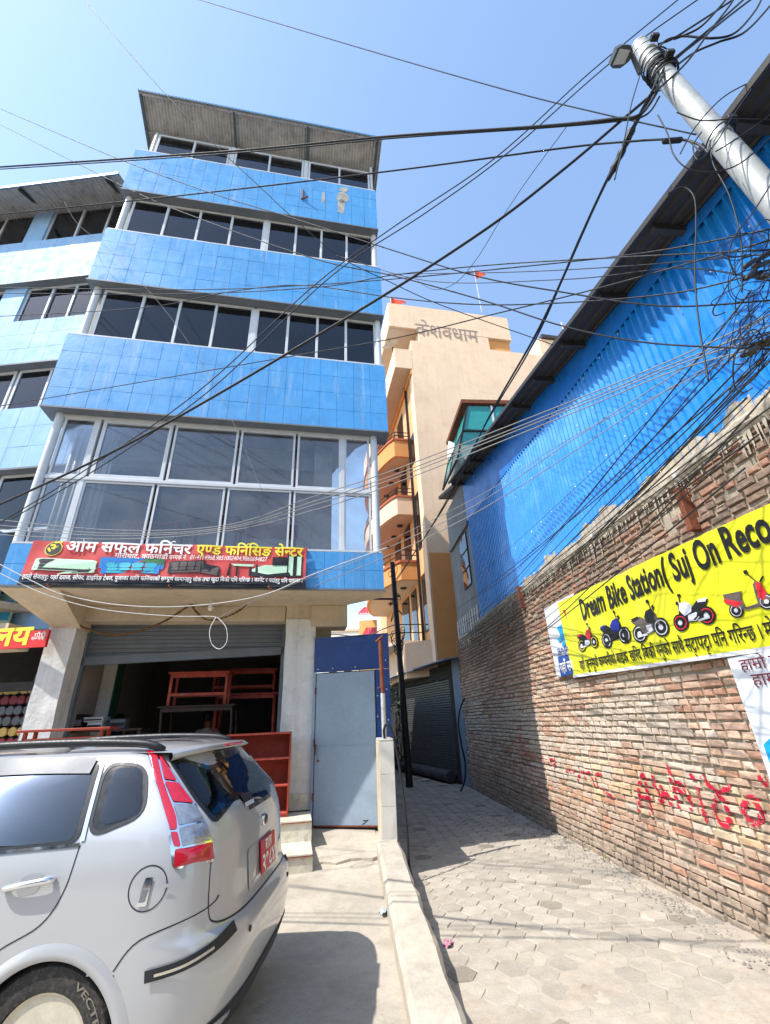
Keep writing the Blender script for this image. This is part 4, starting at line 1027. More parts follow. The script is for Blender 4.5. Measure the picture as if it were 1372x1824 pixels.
# people: one skinned body each, clothes by material
def person(label, loc, rz, joints, edges, top, skin, hair, legs, zwaist, zneck):
    me = bpy.data.meshes.new('person'); names = list(joints)
    me.from_pydata([joints[n][0] for n in names], [(names.index(a), names.index(c)) for a, c in edges], [])
    o = bpy.data.objects.new('person', me); COL.objects.link(o)
    sk = o.modifiers.new('skin', 'SKIN'); sk.use_smooth_shade = True
    for n, vtx in zip(names, me.skin_vertices[0].data): vtx.radius = (joints[n][1], joints[n][1]*joints[n][2] if len(joints[n]) > 2 else joints[n][1])
    me.skin_vertices[0].data[0].use_root = True
    o.modifiers.new('sub', 'SUBSURF').levels = 2; o.modifiers['sub'].render_levels = 2
    dg = bpy.context.evaluated_depsgraph_get(); m2 = bpy.data.meshes.new_from_object(o.evaluated_get(dg))
    bpy.data.objects.remove(o)
    for m_ in (top, skin, legs): m2.materials.append(m_)
    hx, hy, hz = joints['head'][0]
    for pl_ in m2.polygons:
        c = pl_.center; pl_.use_smooth = True
        pl_.material_index = 0
        if c.z > zneck: pl_.material_index = 1
        elif c.z < zwaist: pl_.material_index = 2
        for hn in ('handL', 'handR'):
            if (c-Vector(joints[hn][0])).length < .13: pl_.material_index = 1
    o = bpy.data.objects.new('person', m2); COL.objects.link(o); o.location = loc; o.rotation_euler = (0, 0, rz); tag(o, label, 'person', None)
    b = MB()                                                     # hair cap, face features
    b.lathe([(.0, .125), (.055, .115), (.088, .07), (.098, .02), (.094, -.02), (.07, -.05)], (hx, hy+.012, hz), 14)
    b.build('hair', hair, o, smooth=True)
    for s in (-1, 1):
        b = MB(); b.lathe([(.001, -.012), (.012, -.008), (.014, 0), (.001, .004)], (hx+s*.034, hy-.088, hz+.0), 8, 'y'); b.build('eye', P_k, o, smooth=True)
        b = MB(); b.lathe([(.001, -.02), (.024, -.01), (.028, .01), (.001, .02)], (hx+s*.094, hy+.01, hz-.01), 8, 'x'); b.build('ear', skin, o, smooth=True)
    b = MB(); b.add([(hx-.014, hy-.09, hz-.035), (hx+.014, hy-.09, hz-.035), (hx, hy-.115, hz-.03), (hx, hy-.092, hz+.012)], [(0, 1, 2), (0, 2, 3), (2, 1, 3), (0, 3, 1)]); b.build('nose', skin, o)
    b = MB(); b.bbox(hx-.022, hx+.022, hy-.093, hy-.086, hz-.062, hz-.054, .002); b.build('mouth', P_m, o)
    for hn, s in (('handL', -1), ('handR', 1)):
        h = Vector(joints[hn][0]); e = Vector(joints['elbow'+hn[-1]][0]); d = (h-e).normalized(); sd = d.orthogonal().normalized(); up = d.cross(sd)
        b = MB()
        for k in range(4):
            a = h+sd*(.012+.0)*(k-1.5)*1.5+d*.03; b.tube(smoothpath([a, a+d*.035, a+d*(.06+.006*(k in (1, 2)))-up*.02], 3), [.0085]*6+[.006], 6)
        a = h+sd*.035; b.tube(smoothpath([a, a+sd*.02+d*.02, a+sd*.022+d*.05], 3), [.009]*6+[.007], 6)
        b.build('fingers', skin, o, smooth=True)
    return o
EDG = [('pelvis', 'belly'), ('belly', 'chest'), ('chest', 'neck'), ('neck', 'head'), ('head', 'crown'), ('chest', 'shoulderL'), ('shoulderL', 'elbowL'), ('elbowL', 'wristL'), ('wristL', 'handL'),
       ('chest', 'shoulderR'), ('shoulderR', 'elbowR'), ('elbowR', 'wristR'), ('wristR', 'handR'), ('pelvis', 'hipL'), ('hipL', 'kneeL'), ('kneeL', 'ankleL'), ('ankleL', 'toeL'), ('pelvis', 'hipR'), ('hipR', 'kneeR'), ('kneeR', 'ankleR'), ('ankleR', 'toeR')]
def seated(hand_to_face=False):
    J = {'pelvis': ((0, 0, .50), .13, .9), 'belly': ((0, -.01, .66), .125, .9), 'chest': ((0, -.02, .88), .14, .85), 'neck': ((0, -.03, 1.06), .05), 'head': ((0, -.06, 1.19), .082, 1.1), 'crown': ((0, -.05, 1.27), .06),
         'shoulderL': ((-.18, -.01, .98), .06), 'elbowL': ((-.23, -.08, .72), .045), 'wristL': ((-.15, -.30, .68), .032), 'handL': ((-.12, -.38, .67), .034),
         'shoulderR': ((.18, -.01, .98), .06), 'elbowR': ((.24, -.10, .72), .045), 'wristR': ((.15, -.30, .69), .032), 'handR': ((.12, -.38, .68), .034),
         'hipL': ((-.1, -.03, .48), .095), 'kneeL': ((-.13, -.42, .47), .065), 'ankleL': ((-.12, -.42, .09), .04), 'toeL': ((-.12, -.58, .04), .035),
         'hipR': ((.1, -.03, .48), .095), 'kneeR': ((.13, -.42, .47), .065), 'ankleR': ((.12, -.42, .09), .04), 'toeR': ((.12, -.58, .04), .035)}
    if hand_to_face:
        J['elbowR'] = ((.22, -.27, .82), .045); J['wristR'] = ((.10, -.2, 1.04), .032); J['handR'] = ((.07, -.17, 1.11), .034)
    return J
M_skin = mat('skin', lin((150, 104, 80)), .6, .08); M_hair = mat('black_hair', lin((20, 18, 18)), .5, .1)
M_shirtk = mat('charcoal_shirt', lin((46, 48, 52)), .85, .15); M_shirtw = mat('white_shirt', lin((206, 208, 214)), .85, .08); M_trs = mat('dark_trousers', lin((40, 42, 50)), .85, .15)
def chair(label, loc, rz):
    t = thing('chair', label, 'chair', loc, rz)
    bb = MB(); bb.bbox(-.22, .22, -.24, .2, .34, .375, .01); bb.build('seat', M_plas, t)
    bb = MB(); bb.bbox(-.21, .21, .21, .24, .45, .78, .01); bb.build('backrest', M_plas, t)
    for x in (-.2, .17):
        for y in (-.22, .2): bb = MB(); bb.box(x, x+.03, y, y+.03, 0, .34 if y < 0 else .78); bb.build('leg', M_iron, t)
p = fpt(212, 1250, 2.7); lc = fworld(p[0], 2.9, FLZ); chair('black chair under the person in charcoal inside the shop', lc, YF+.3)
person('person in charcoal shirt seated in the shop with one hand at the face', lc, YF+.3, seated(True), EDG, M_shirtk, M_skin, M_hair, M_trs, .56, 1.03)
p = fpt(372, 1270, 2.9); lc = fworld(p[0], 3.0, FLZ); chair('black chair under the person in white inside the shop', lc, YF-.2)
person('person in white shirt seated behind the black table in the shop', lc, YF-.2, seated(), EDG, M_shirtw, M_skin, M_hair, M_trs, .56, 1.03)
# picture frame on side wall, bulb, garland
p = fpt(378, 1060, .55); bl = thing('light_bulb', 'white light bulb hanging under the shop soffit', 'bulb', fworld(p[0], .55, zs-.02), YF)
bb = MB(); bb.lathe([(.018, 0), (.018, -.05), (.02, -.05)], (0, 0, 0), 10); bb.build('holder', M_wtile, bl)
bb = MB(); bb.lathe([(.014, -.05), (.02, -.07), (.036, -.11), (.036, -.135), (.02, -.16), (.002, -.166)], (0, 0, 0), 14); bb.build('globe', mat('opal_glass', (.8, .8, .78), .25, .03), bl, smooth=True)
def hang(pxs, d): return [fworld(*fpt(u, v, d)) for u, v in pxs]
M_marig = mat('withered_marigold', lin((112, 82, 52)), .9, .3, 40)
gpts = smoothpath(hang([(122, 1098), (150, 1118), (195, 1130), (240, 1126), (290, 1108), (335, 1080)], .86), 14)
bb = MB(); R = random.Random(4)
for q in gpts:
    s = R.uniform(.018, .03); bb.lathe([(s*.4, -s*.6), (s, -s*.2), (s*.9, s*.3), (s*.3, s*.6)], q, 6)
o = bb.build('withered_garland', M_marig, smooth=True); stuff(o, 'withered brown flower garland strung across the shop shutter from the left pillar', 'garland')
gpts = smoothpath(hang([(336, 1068), (350, 1090), (370, 1104), (400, 1100), (430, 1085), (457, 1060)], .84), 12); bb = MB()
for q in gpts:
    s = R.uniform(.014, .024); bb.lathe([(s*.4, -s*.6), (s, -s*.2), (s*.9, s*.3), (s*.3, s*.6)], q, 6)
o = bb.build('withered_garland', M_marig, smooth=True); stuff(o, 'short withered brown garland hanging near the bulb over the shop shutter', 'garland')

# ================================================================ left shop: red sign, fabric rolls
def wgpt(u, v, d=0.):
    n = np.array([-sin(WGY), cos(WGY), 0]); return toloc(onplane(u, v, np.array(WGO)+n*d, WGY), WGO, WGY)
def wgworld(x, y, z): return (WGO[0]+x*cos(WGY)-y*sin(WGY), WGO[1]+x*sin(WGY)+y*cos(WGY), z)
M_sign = mat('red_sign_vinyl', lin((206, 34, 36)), .4, .06, 2)
a, c = wgpt(82, 1117, .2), wgpt(76, 1152, .2); a0 = wgpt(0, 1117, .2)
sg = thing('shop_sign', 'red sign with yellow lettering over the fabric shop', 'sign', wgworld(c[0], .2, c[2]), WGY)
Hs = (a[2]-c[2])*.86; bb = MB(); bb.box(-3.0, .03, 0, .04, 0, Hs); bb.build('board', M_sign, sg)
lettering('lettering', 'ालय', P_y, sg, (-.90, -.004, Hs*.2), (1, 0, 0), (0, 0, 1), .36, .68, .03)
lettering('lettering', 'गौरी', P_w, sg, (-.17, -.004, Hs*.62), (1, 0, 0), (0, 0, 1), .07, .17); lettering('lettering', 'सम्पर्क', P_w, sg, (-.2, -.004, Hs*.42), (1, 0, 0), (0, 0, 1), .07, .2)
lettering('lettering', 'ॐ', P_w, sg, (-1.0, -.004, Hs*.83), (1, 0, 0), (0, 0, 1), .08)
# upper hoarding fragment
a = wgpt(20, 1060, .5)
hd = thing('hoarding', 'printed hoarding with blue picture above the red fabric shop sign', 'hoarding', wgworld(a[0], .6, 2.98), WGY)
bb = MB(); bb.box(-2.4, 0, 0, .03, .0, .62); bb.build('board', P_g, hd); bb = MB(); bb.box(-.32, -.02, -.006, -.001, .2, .5); bb.build('picture', P_cy, hd); bb = MB(); bb.box(-2.4, 0, -.005, -.001, .02, .12); bb.build('strip', P_gr, hd)
FAB = [((196, 178, 110), (40, 40, 44)), ((150, 60, 70), (52, 50, 54)), ((190, 160, 90), (36, 36, 40)), ((92, 94, 100), (130, 60, 70)), ((96, 98, 104), (60, 40, 46)), ((120, 60, 72), (70, 72, 78)), ((180, 160, 110), (44, 44, 48))]
FABN = ['yellow and black', 'dark pink and grey', 'mustard and black', 'grey and pink', 'grey and maroon', 'maroon and grey', 'beige and black']
for r in range(7):
    for i in range(9):
        c1, c2 = FAB[r % 7]; R = random.Random(r*20+i)
        m1 = mat('fabric_%d_a' % (r % 7), lin(c1), .95, .15, 30); m2 = mat('fabric_%d_b' % (r % 7), lin(c2), .95, .15, 30)
        nm = FABN[r % 7]; t = thing('fabric_roll', nm+' fabric roll stacked in the shop under the red sign', 'fabric roll', wgworld(-.02-i*.135+R.uniform(-.01, .01), 1.15, 1.30+r*.142), WGY, nm+' fabric rolls in the left shop')
        bb = MB(); bb.lathe([(.03, 0), (.062, .0), (.066, .02), (.066, .24), (.06, .26)], (0, -.12, .07), 12, 'y'); bb.build('roll', m1, t, smooth='auto')
        bb = MB(); bb.lathe([(.067, .06), (.069, .07), (.069, .15), (.067, .16)], (0, -.14, .07), 12, 'y'); bb.build('wrapper', m2, t, smooth='auto')
        bb = MB(); bb.box(-.035, .035, -.13, .12, .137, .141); bb.build('flap', m2, t)
for r in range(9):
    t = wing; bb = MB(); bb.box(-3.5, .3, .95, 1.45, 1.26, 1.30) if r < 1 else None
    if r < 1: bb.build('shop_shelf', M_darkwood, wing)

# ================================================================ signs on the brick wall
def wallthing(name, label, cat, y, z, x=-.05): return thing(name, label, cat, wallworld(x, y, z), YA)
M_yel = mat('yellow_banner_vinyl', lin((212, 212, 36)), .42, .04, 2, .1, 4, spec=.45)
M_wv = mat('white_banner_vinyl', lin((205, 205, 210)), .45, .05, 2, .1, 4)
yb0 = -1.60; yb1 = -6.9                                            # banner runs towards the street
def btop(y): return 3.02+(y+1.6)*.036
def bbot(y): return 2.045+(y+1.6)*.024
yb = wallthing('bike_shop_banner', 'long yellow motorcycle shop banner on the brick wall', 'banner', 0, 0)
def ysurf(t, s, d=0.): # t along from left edge (0..), s 0 bottom..1 top
    y = yb0-t; z = bbot(y)+(btop(y)-bbot(y))*s
    x = -.010*abs(sin(t*1.9+.5))-.012*sin(t*6.1+s*2)*.5-.004*sin(t*17+s*3)-.02*(t > 1.25)*max(0, .06-abs(t-1.31))*6
    return (x-.012-d, y, z)
def yx(y, z): return ysurf(yb0-y, (z-bbot(y))/(btop(y)-bbot(y)))[0]
Lb = yb0-yb1
bb = MB(); bb.grid(lambda i, j: ysurf(Lb*i, j), 190, 12); bb.build('vinyl_sheet', M_yel, yb, smooth=True, fix=False)
bb = MB(); bb.grid(lambda i, j: ysurf(Lb*i, -.035+.035*j, .001), 190, 1); bb.build('hem', M_wv, yb, fix=False)
bb = MB(); bb.grid(lambda i, j: ysurf(Lb*(.02+.07*i), 1.0+.03*j, -.002), 10, 1); bb.build('torn_hem', M_wv, yb, fix=False)
bb = MB(); bb.box(.0, .022, yb1, yb0, bbot(-4)-.0, bbot(-4)+.03); bb.build('batten', M_darkwood, yb)
def ytext(t, px0, px1, em, m, off=0., skew=0.):
    a, c = wpt(*px0, -.06), wpt(*px1, -.06); V, Fc, w = layout(t, off); L = abs(a[1]-c[1]); bb = MB(); sx = L/w; vs = []
    for p in V:
        k = p[0]/w; y = a[1]-(p[0]+skew*p[1])*sx; zbase = a[2]+(c[2]-a[2])*k
        vs.append((yx(y, zbase+p[1]*em)-.010, y, zbase+p[1]*em))
    bb.add(vs, Fc); return bb.build('lettering', m, yb, fix=False)
ytext('Dream Bike Station( Suj On Reco', (1040, 1104), (1385, 960), .36, P_k, .028)
ytext('यहाँ जुनसुकै कम्पनीको बाईक खरिद बिक्री गर्नुको साथै सट्टापट्टा पनि गरिन्छ । मो', (1037, 1193), (1390, 1133), .165, P_k, .012)
def moto(px, wpx, cols, flip, scooter=False, label='printed_motorcycle'):
    c = wpt(px[0], px[1], -.06); a = wpt(px[0]-wpx/2, px[1], -.06); e = wpt(px[0]+wpx/2, px[1], -.06); W = abs(a[1]-e[1])
    body, dark, wheel = cols; root = None
    def pm(name, polys, m, d):
        bb = MB()
        for q in polys:
            vs = []
            for x, z in q:
                x = -x if flip else x; y = c[1]-x*W; zz = c[2]+(z*.80+.06)*W; vs.append((yx(y, zz)-d-.003, y, zz))
            bb.poly(vs)
        return bb.build(name, m, yb, fix=False)
    def ring(cx, cz, r1, r2, n=18):
        return [[(cx+r1*cos(2*pi*k/n), cz+r1*sin(2*pi*k/n)), (cx+r1*cos(2*pi*(k+1)/n), cz+r1*sin(2*pi*(k+1)/n)), (cx+r2*cos(2*pi*(k+1)/n), cz+r2*sin(2*pi*(k+1)/n)), (cx+r2*cos(2*pi*k/n), cz+r2*sin(2*pi*k/n))] for k in range(n)]
    r = .165 if scooter else .21
    wx = (-.33, .34)
    for x in wx:
        pm('printed_wheel', [[(x+r*cos(2*pi*k/18), -.22+r*sin(2*pi*k/18)) for k in range(18)]], P_k, .006)
        pm('printed_wheel', ring(x, -.22, r*.78, r*.68), wheel, .0075)
        pm('printed_wheel', [[(x+r*.3*cos(2*pi*k/8), -.22+r*.3*sin(2*pi*k/8)) for k in range(8)]], P_s, .0085)
    if scooter:
        pm('printed_body', [[(-.42, -.2), (-.36, .18), (-.28, .26), (-.2, .2), (-.16, -.2), (.1, -.22), (.12, .02), (.05, .14), (.5, .2), (.52, 0), (.3, -.18), (.1, -.28), (-.2, -.28)]], dark, .007)
        pm('printed_front', [[(-.40, -.05), (-.36, .18), (-.26, .22), (-.22, -.1), (-.3, -.18)]], body, .0085); pm('printed_fairing', [[(.12, -.1), (.5, .1), (.54, .04), (.3, -.16)]], body, .0085)
        pm('printed_mirror', [[(-.3, .24), (-.28, .24), (-.16, .46), (-.18, .47)], [(-.2, .44), (-.12, .46), (-.12, .54), (-.2, .54)], [(-.34, .22), (-.44, .3), (-.48, .28), (-.36, .18)]], P_k, .007)
    else:
        pm('printed_body', [[(-.5, .12), (-.2, .16), (.0, .02), (.12, .16), (.26, .2), (.3, .1), (.22, -.12), (.1, -.28), (-.18, -.28), (-.3, -.1)], [(.2, .2), (.26, .22), (.36, -.22), (.31, -.24)]], dark, .007)
        pm('printed_tank', [[(-.06, .1), (.05, .22), (.22, .24), (.28, .08), (.18, -.1), (.0, -.04)], [(-.48, .16), (-.26, .18), (-.22, .12), (-.42, .08)]], body, .0085)
        pm('printed_engine', [[(-.12, -.08), (.1, -.1), (.12, -.24), (-.06, -.27), (-.16, -.2)], [(-.4, -.24), (-.1, -.26), (-.1, -.3), (-.4, -.3)]], P_s if body is not P_n else P_k, .0095)
        pm('printed_mirror', [[(.2, .22), (.22, .22), (.2, .4), (.17, .4)], [(.13, .38), (.22, .38), (.22, .45), (.14, .45)], [(.26, .2), (.32, .22), (.3, .3), (.24, .28)]], P_k, .007)
moto((1048, 1139), 34, (P_r, P_k, P_y), False); moto((1096, 1126), 50, (P_n, P_k, P_s), False)
moto((1157, 1112), 64, (P_k, P_d, P_s), False); moto((1236, 1092), 72, (P_s, P_k, P_r), True); moto((1336, 1068), 92, (P_r, P_d, P_s), True, True)
# white dealer sign under the yellow banner
bj = wallthing('dealer_sign', 'narrow white dealer sign with blue emblem left of the yellow banner', 'sign', 0, 0)
bb = MB(); bb.grid(lambda i, j: (-.004-.012*sin(i*3)*j, -1.08-.62*i, 2.055+.99*j+.0*i), 8, 8); bb.build('vinyl_sheet', M_wv, bj, smooth=True, fix=False)
def wp_poly(pxs, m, d, name):
    bb = MB(); bb.poly([(-d, *wpt(u, v, -.06)[1:]) for u, v in pxs]); return bb.build(name, m, bj, fix=False)
wp_poly([(995, 1170), (1022, 1163), (1027, 1199), (1001, 1206)], P_mid, .022, 'blue_strip')
EMB = 0
wp_poly([(993, 1118), (1001, 1113), (1011, 1130), (1003, 1139), (998, 1145), (994, 1139), (1000, 1132)], P_cy, .022, 'emblem')
wp_poly([(1002, 1112), (1008, 1119), (1013, 1128), (1007, 1152), (1002, 1150), (1007, 1132), (998, 1120)], P_cy, .0235, 'emblem')
wp_poly([(1003, 1087), (1008, 1086), (1012, 1104), (1009, 1096)], P_r, .022, 'red_mark')
a = wpt(996, 1167, -.06); c = wpt(1018, 1163, -.06); lettering('lettering', 'BAJA', P_mid, bj, (-.026, a[1], a[2]), (0, -1, 0), (0, 0, 1), .12, abs(a[1]-c[1]), .01)
a = wpt(1002, 1198, -.06); c = wpt(1025, 1193, -.06); lettering('lettering', 'यहाँ सम', P_w, bj, (-.028, a[1], a[2]), (0, -1, 0), (0, 0, 1), .19, abs(a[1]-c[1]), .01)
# white poster
M_post = mat('poster_paper', lin((208, 212, 220)), .5, .03)
po = wallthing('printed_poster', 'white printed poster with blue lower half hung on the brick wall', 'poster', 0, 0)
bb = MB(); bb.grid(lambda i, j: (-.015*sin(i*5)*(1-j)-.01, -4.20-1.1*i, 1.10+.84*j), 10, 8); bb.build('sheet', M_post, po, smooth=True, fix=False)
bb = MB(); bb.grid(lambda i, j: (-.015*sin((.05+.95*i)*5)*(1-.55*j)-.0125, -4.255-1.04*i, 1.12+.30*j*(.7+.3*sin(i*7))), 14, 4); bb.build('blue_print', P_cy, po, smooth=True, fix=False)
bb = MB(); bb.grid(lambda i, j: (-.032, -4.40-.5*i, 1.12+.30*j*(.35+.65*abs(sin(i*5+.4)))), 14, 3); bb.build('mountain_print', P_d, po, fix=False)
a = wpt(1323, 1190, -.06); lettering('lettering', 'हाम्रो नव', P_m, po, (-.026, a[1], a[2]-.02), (0, -1, 0), (0, 0, 1), .12, .42, .004)
lettering('lettering', 'हाम्रो गौ', P_m, po, (-.026, a[1]-.06, a[2]-.13), (0, -1, 0), (0, 0, 1), .12, .42, .004)

# ================================================================ parked silver hatchback
M_paint = bpy.data.materials.new('silver_car_paint'); M_paint.use_nodes = True
_b = M_paint.node_tree.nodes['Principled BSDF']; _b.inputs['Base Color'].default_value = (*lin((174, 176, 179)), 1); _b.inputs['Roughness'].default_value = .38
_b.inputs['Metallic'].default_value = .3; _b.inputs['Coat Weight'].default_value = 1.0; _b.inputs['Coat Roughness'].default_value = .05
_n = M_paint.node_tree.nodes.new('ShaderNodeTexNoise'); _n.inputs['Scale'].default_value = 3; _g = M_paint.node_tree.nodes.new('ShaderNodeNewGeometry'); M_paint.node_tree.links.new(_g.outputs['Position'], _n.inputs['Vector'])
_m = M_paint.node_tree.nodes.new('ShaderNodeMapRange'); _m.inputs[3].default_value = .28; _m.inputs[4].default_value = .44; M_paint.node_tree.links.new(_n.outputs[0], _m.inputs[0]); M_paint.node_tree.links.new(_m.outputs[0], _b.inputs['Roughness'])
M_trim = mat('black_car_trim', lin((34, 36, 40)), .45, .12, 20); M_chrome = mat('chrome', lin((225, 228, 232)), .12, .04, metal=1.)
M_tyre = mat('tyre_rubber', lin((52, 50, 48)), .85, .25, 20, .4, 60, alt=lin((110, 100, 88)), altamt=.35); M_rim = mat('steel_rim', lin((196, 190, 172)), .45, .12, 10, metal=.3)
M_lampr = mat('red_lamp_lens', lin((176, 14, 38)), .12, .12, 40, spec=.7, coat=.5); M_lampc = mat('clear_lamp_lens', lin((150, 154, 160)), .12, .25, 30, metal=.6, coat=.5)
M_plate = mat('red_number_plate', lin((186, 26, 44)), .4, .05); M_cabin = mat('car_cabin', lin((46, 46, 48)), .8, .15, 4)
CX, CY, CZ = -.72, 3.48, .035
car = thing('parked_car', 'silver hatchback car parked before the furniture shop, rear towards the alley', 'car', (CX, CY, CZ), 0)
def interp(T, z):
    if z <= T[0][0]: return T[0][1]
    for i in range(len(T)-1):
        (a, va), (c, vc) = T[i], T[i+1]
        if z <= c:
            t = (z-a)/(c-a); m0 = (vc-va) if i == 0 else (vc-T[i-1][1])/(c-T[i-1][0])*(c-a); m1 = (vc-va) if i+2 >= len(T) else (T[i+2][1]-va)/(T[i+2][0]-a)*(c-a)
            m0 = max(-3*abs(vc-va), min(3*abs(vc-va), m0)); m1 = max(-3*abs(vc-va), min(3*abs(vc-va), m1))
            t2, t3 = t*t, t*t*t
            return (2*t3-3*t2+1)*va+(t3-2*t2+t)*m0+(-2*t3+3*t2)*vc+(t3-t2)*m1
    return T[-1][1]
T_W = [(.20, .78), (.30, .835), (.45, .852), (.65, .856), (.80, .852), (.95, .84), (1.06, .815), (1.12, .795), (1.25, .74), (1.36, .69), (1.42, .655), (1.455, .61), (1.48, .52), (1.50, .34), (1.508, .12)]
T_R = [(.20, -.22), (.28, -.13), (.40, -.085), (.52, -.07), (.60, -.075), (.655, -.092), (.69, -.122), (.75, -.138), (.90, -.15), (1.02, -.165), (1.10, -.19), (1.16, -.22), (1.28, -.33), (1.38, -.425), (1.43, -.475), (1.47, -.56), (1.49, -.66), (1.508, -.95)]
T_F = [(.20, -3.90), (.35, -3.99), (.55, -4.0), (.72, -3.96), (.84, -3.86), (.90, -3.60), (.96, -3.22), (1.02, -2.98), (1.12, -2.82), (1.25, -2.62), (1.36, -2.42), (1.43, -2.22), (1.47, -2.02), (1.49, -1.82), (1.508, -1.4)]
NS = 4.2
def Dr(z): return .62
def cside(x, z, s=-1):
    """point on the near (s=-1) or far flank"""
    w, xr, xf = interp(T_W, z), interp(T_R, z), interp(T_F, z); q = 1.
    if x > xr-.62: q = max(0, 1-((x-(xr-.62))/.62)**NS)**(1/NS) if x < xr else 0
    if x < xf+.8: q = max(0, 1-(((xf+.8)-x)/.8)**3.2)**(1/3.2) if x > xf else 0
    return (x, s*w*q, z)
def crear(y, z):
    w, xr = interp(T_W, z), interp(T_R, z); k = min(1, abs(y)/w)
    return (xr-.62+.62*max(0, 1-k**NS)**(1/NS), y, z)
def cper(t, z, s=-1):
    """rear corner: t=0 flank (x=xr-.62) .. 1 rear centre"""
    w, xr = interp(T_W, z), interp(T_R, z); a = t*pi/2
    return (xr-.62+.62*sin(a)**(2/NS), s*w*max(0, cos(a))**(2/NS), z)
def normal_off(fn, i, j, d, e=.004):
    p = Vector(fn(i, j)); a = Vector(fn(i+e, j))-Vector(fn(i-e, j)); c = Vector(fn(i, j+e))-Vector(fn(i, j-e)); n = a.cross(c)
    if n.length < 1e-12: return p
    n.normalize(); ctr = Vector((-1.6, 0, .8))
    if n.dot(p-ctr) < 0: n = -n
    return p+n*d
def patch(name, fn, m, parent, nu=10, nv=10, d=.004, thick=.0, smooth=True):
    bb = MB(); bb.grid(lambda i, j: normal_off(fn, i, j, d), nu, nv); return bb.build(name, m, parent, smooth=smooth, fix=False)
def strip_path(fn2, pts, wid, d, n=6):
    """ribbon following the body through (a,z) points"""
    P = smoothpath([(a, z, 0) for a, z in pts], n); vs = []
    for k, p in enumerate(P):
        t = (P[min(k+1, len(P)-1)]-P[max(k-1, 0)]).normalized(); nn = Vector((-t.y, t.x, 0))
        for s in (-1, 1):
            q = p+nn*wid*s; vs.append(normal_off(lambda i, j: fn2(i, j), q.x, q.y, d))
    return vs, [(2*k, 2*k+2, 2*k+3, 2*k+1) for k in range(len(P)-1)]
WHEELS = [(-.86, .30), (-3.345, .30)]; WR = .372
# body shell as a loft of horizontal outlines, wheel arches cut out
zs_ = list(np.linspace(.20, 1.06, 72))+list(np.linspace(1.09, 1.508, 26))
par = [('s', t) for t in np.linspace(0, 1, 111)]
b = MB(); rows = []
def outline(z):
    w, xr, xf = interp(T_W, z), interp(T_R, z), interp(T_F, z); pts = []
    NFr, NSd, NRr = 16, 170, 44
    for k in range(NFr): a = (k/NFr)*pi/2; pts.append((xf+.8-.8*cos(a)**(2/3.2), -w*sin(a)**(2/3.2), z))
    for k in range(NSd): pts.append((xf+.8+(xr-.62-xf-.8)*k/NSd, -w, z))
    for k in range(NRr+1): a = (k/NRr)*pi/2; pts.append((xr-.62+.62*sin(a)**(2/NS), -w*max(0, cos(a))**(2/NS), z))
    return pts
O = [outline(z) for z in zs_]; m_ = len(O[0])
for s in (-1, 1):
    idx = {}
    vs = []
    for r, L_ in enumerate(O):
        for k, (x, y, z) in enumerate(L_):
            if abs(y) > .4:
                for wx, wz in WHEELS:
                    d = math.hypot(x-wx, z-wz)
                    if WR-.03 < d < WR+.012 and abs(y) > .6: x, z = wx+(x-wx)/d*WR, wz+(z-wz)/d*WR; x, y, z = x, -abs(cside(x, z)[1]), z
            vs.append((x, y*(-s) if s > 0 else y, z))
    fs = []
    for r in range(len(O)-1):
        for k in range(m_-1):
            q = (r*m_+k, r*m_+k+1, (r+1)*m_+k+1, (r+1)*m_+k); cx = sum(vs[i][0] for i in q)/4; cz = sum(vs[i][2] for i in q)/4; cy = sum(vs[i][1] for i in q)/4
            if abs(cy) > .5 and any(math.hypot(cx-wx, cz-wz) < WR+.006 for wx, wz in WHEELS): continue
            # window openings are left out so that the glass really is glass
            if WIN(cx, cz, cy) if 'WIN' in globals() else False: continue
            fs.append(q)
    b.add(vs, fs)
top = len(b.v); 
bm_ = b.mesh('body', True)
bmx = bmesh.new(); bmx.from_mesh(bm_); bmesh.ops.remove_doubles(bmx, verts=bmx.verts, dist=.0012); bmesh.ops.recalc_face_normals(bmx, faces=bmx.faces); bmx.to_mesh(bm_); bmx.free()
bm_.materials.append(M_paint); body = link('body', bm_, car, True)
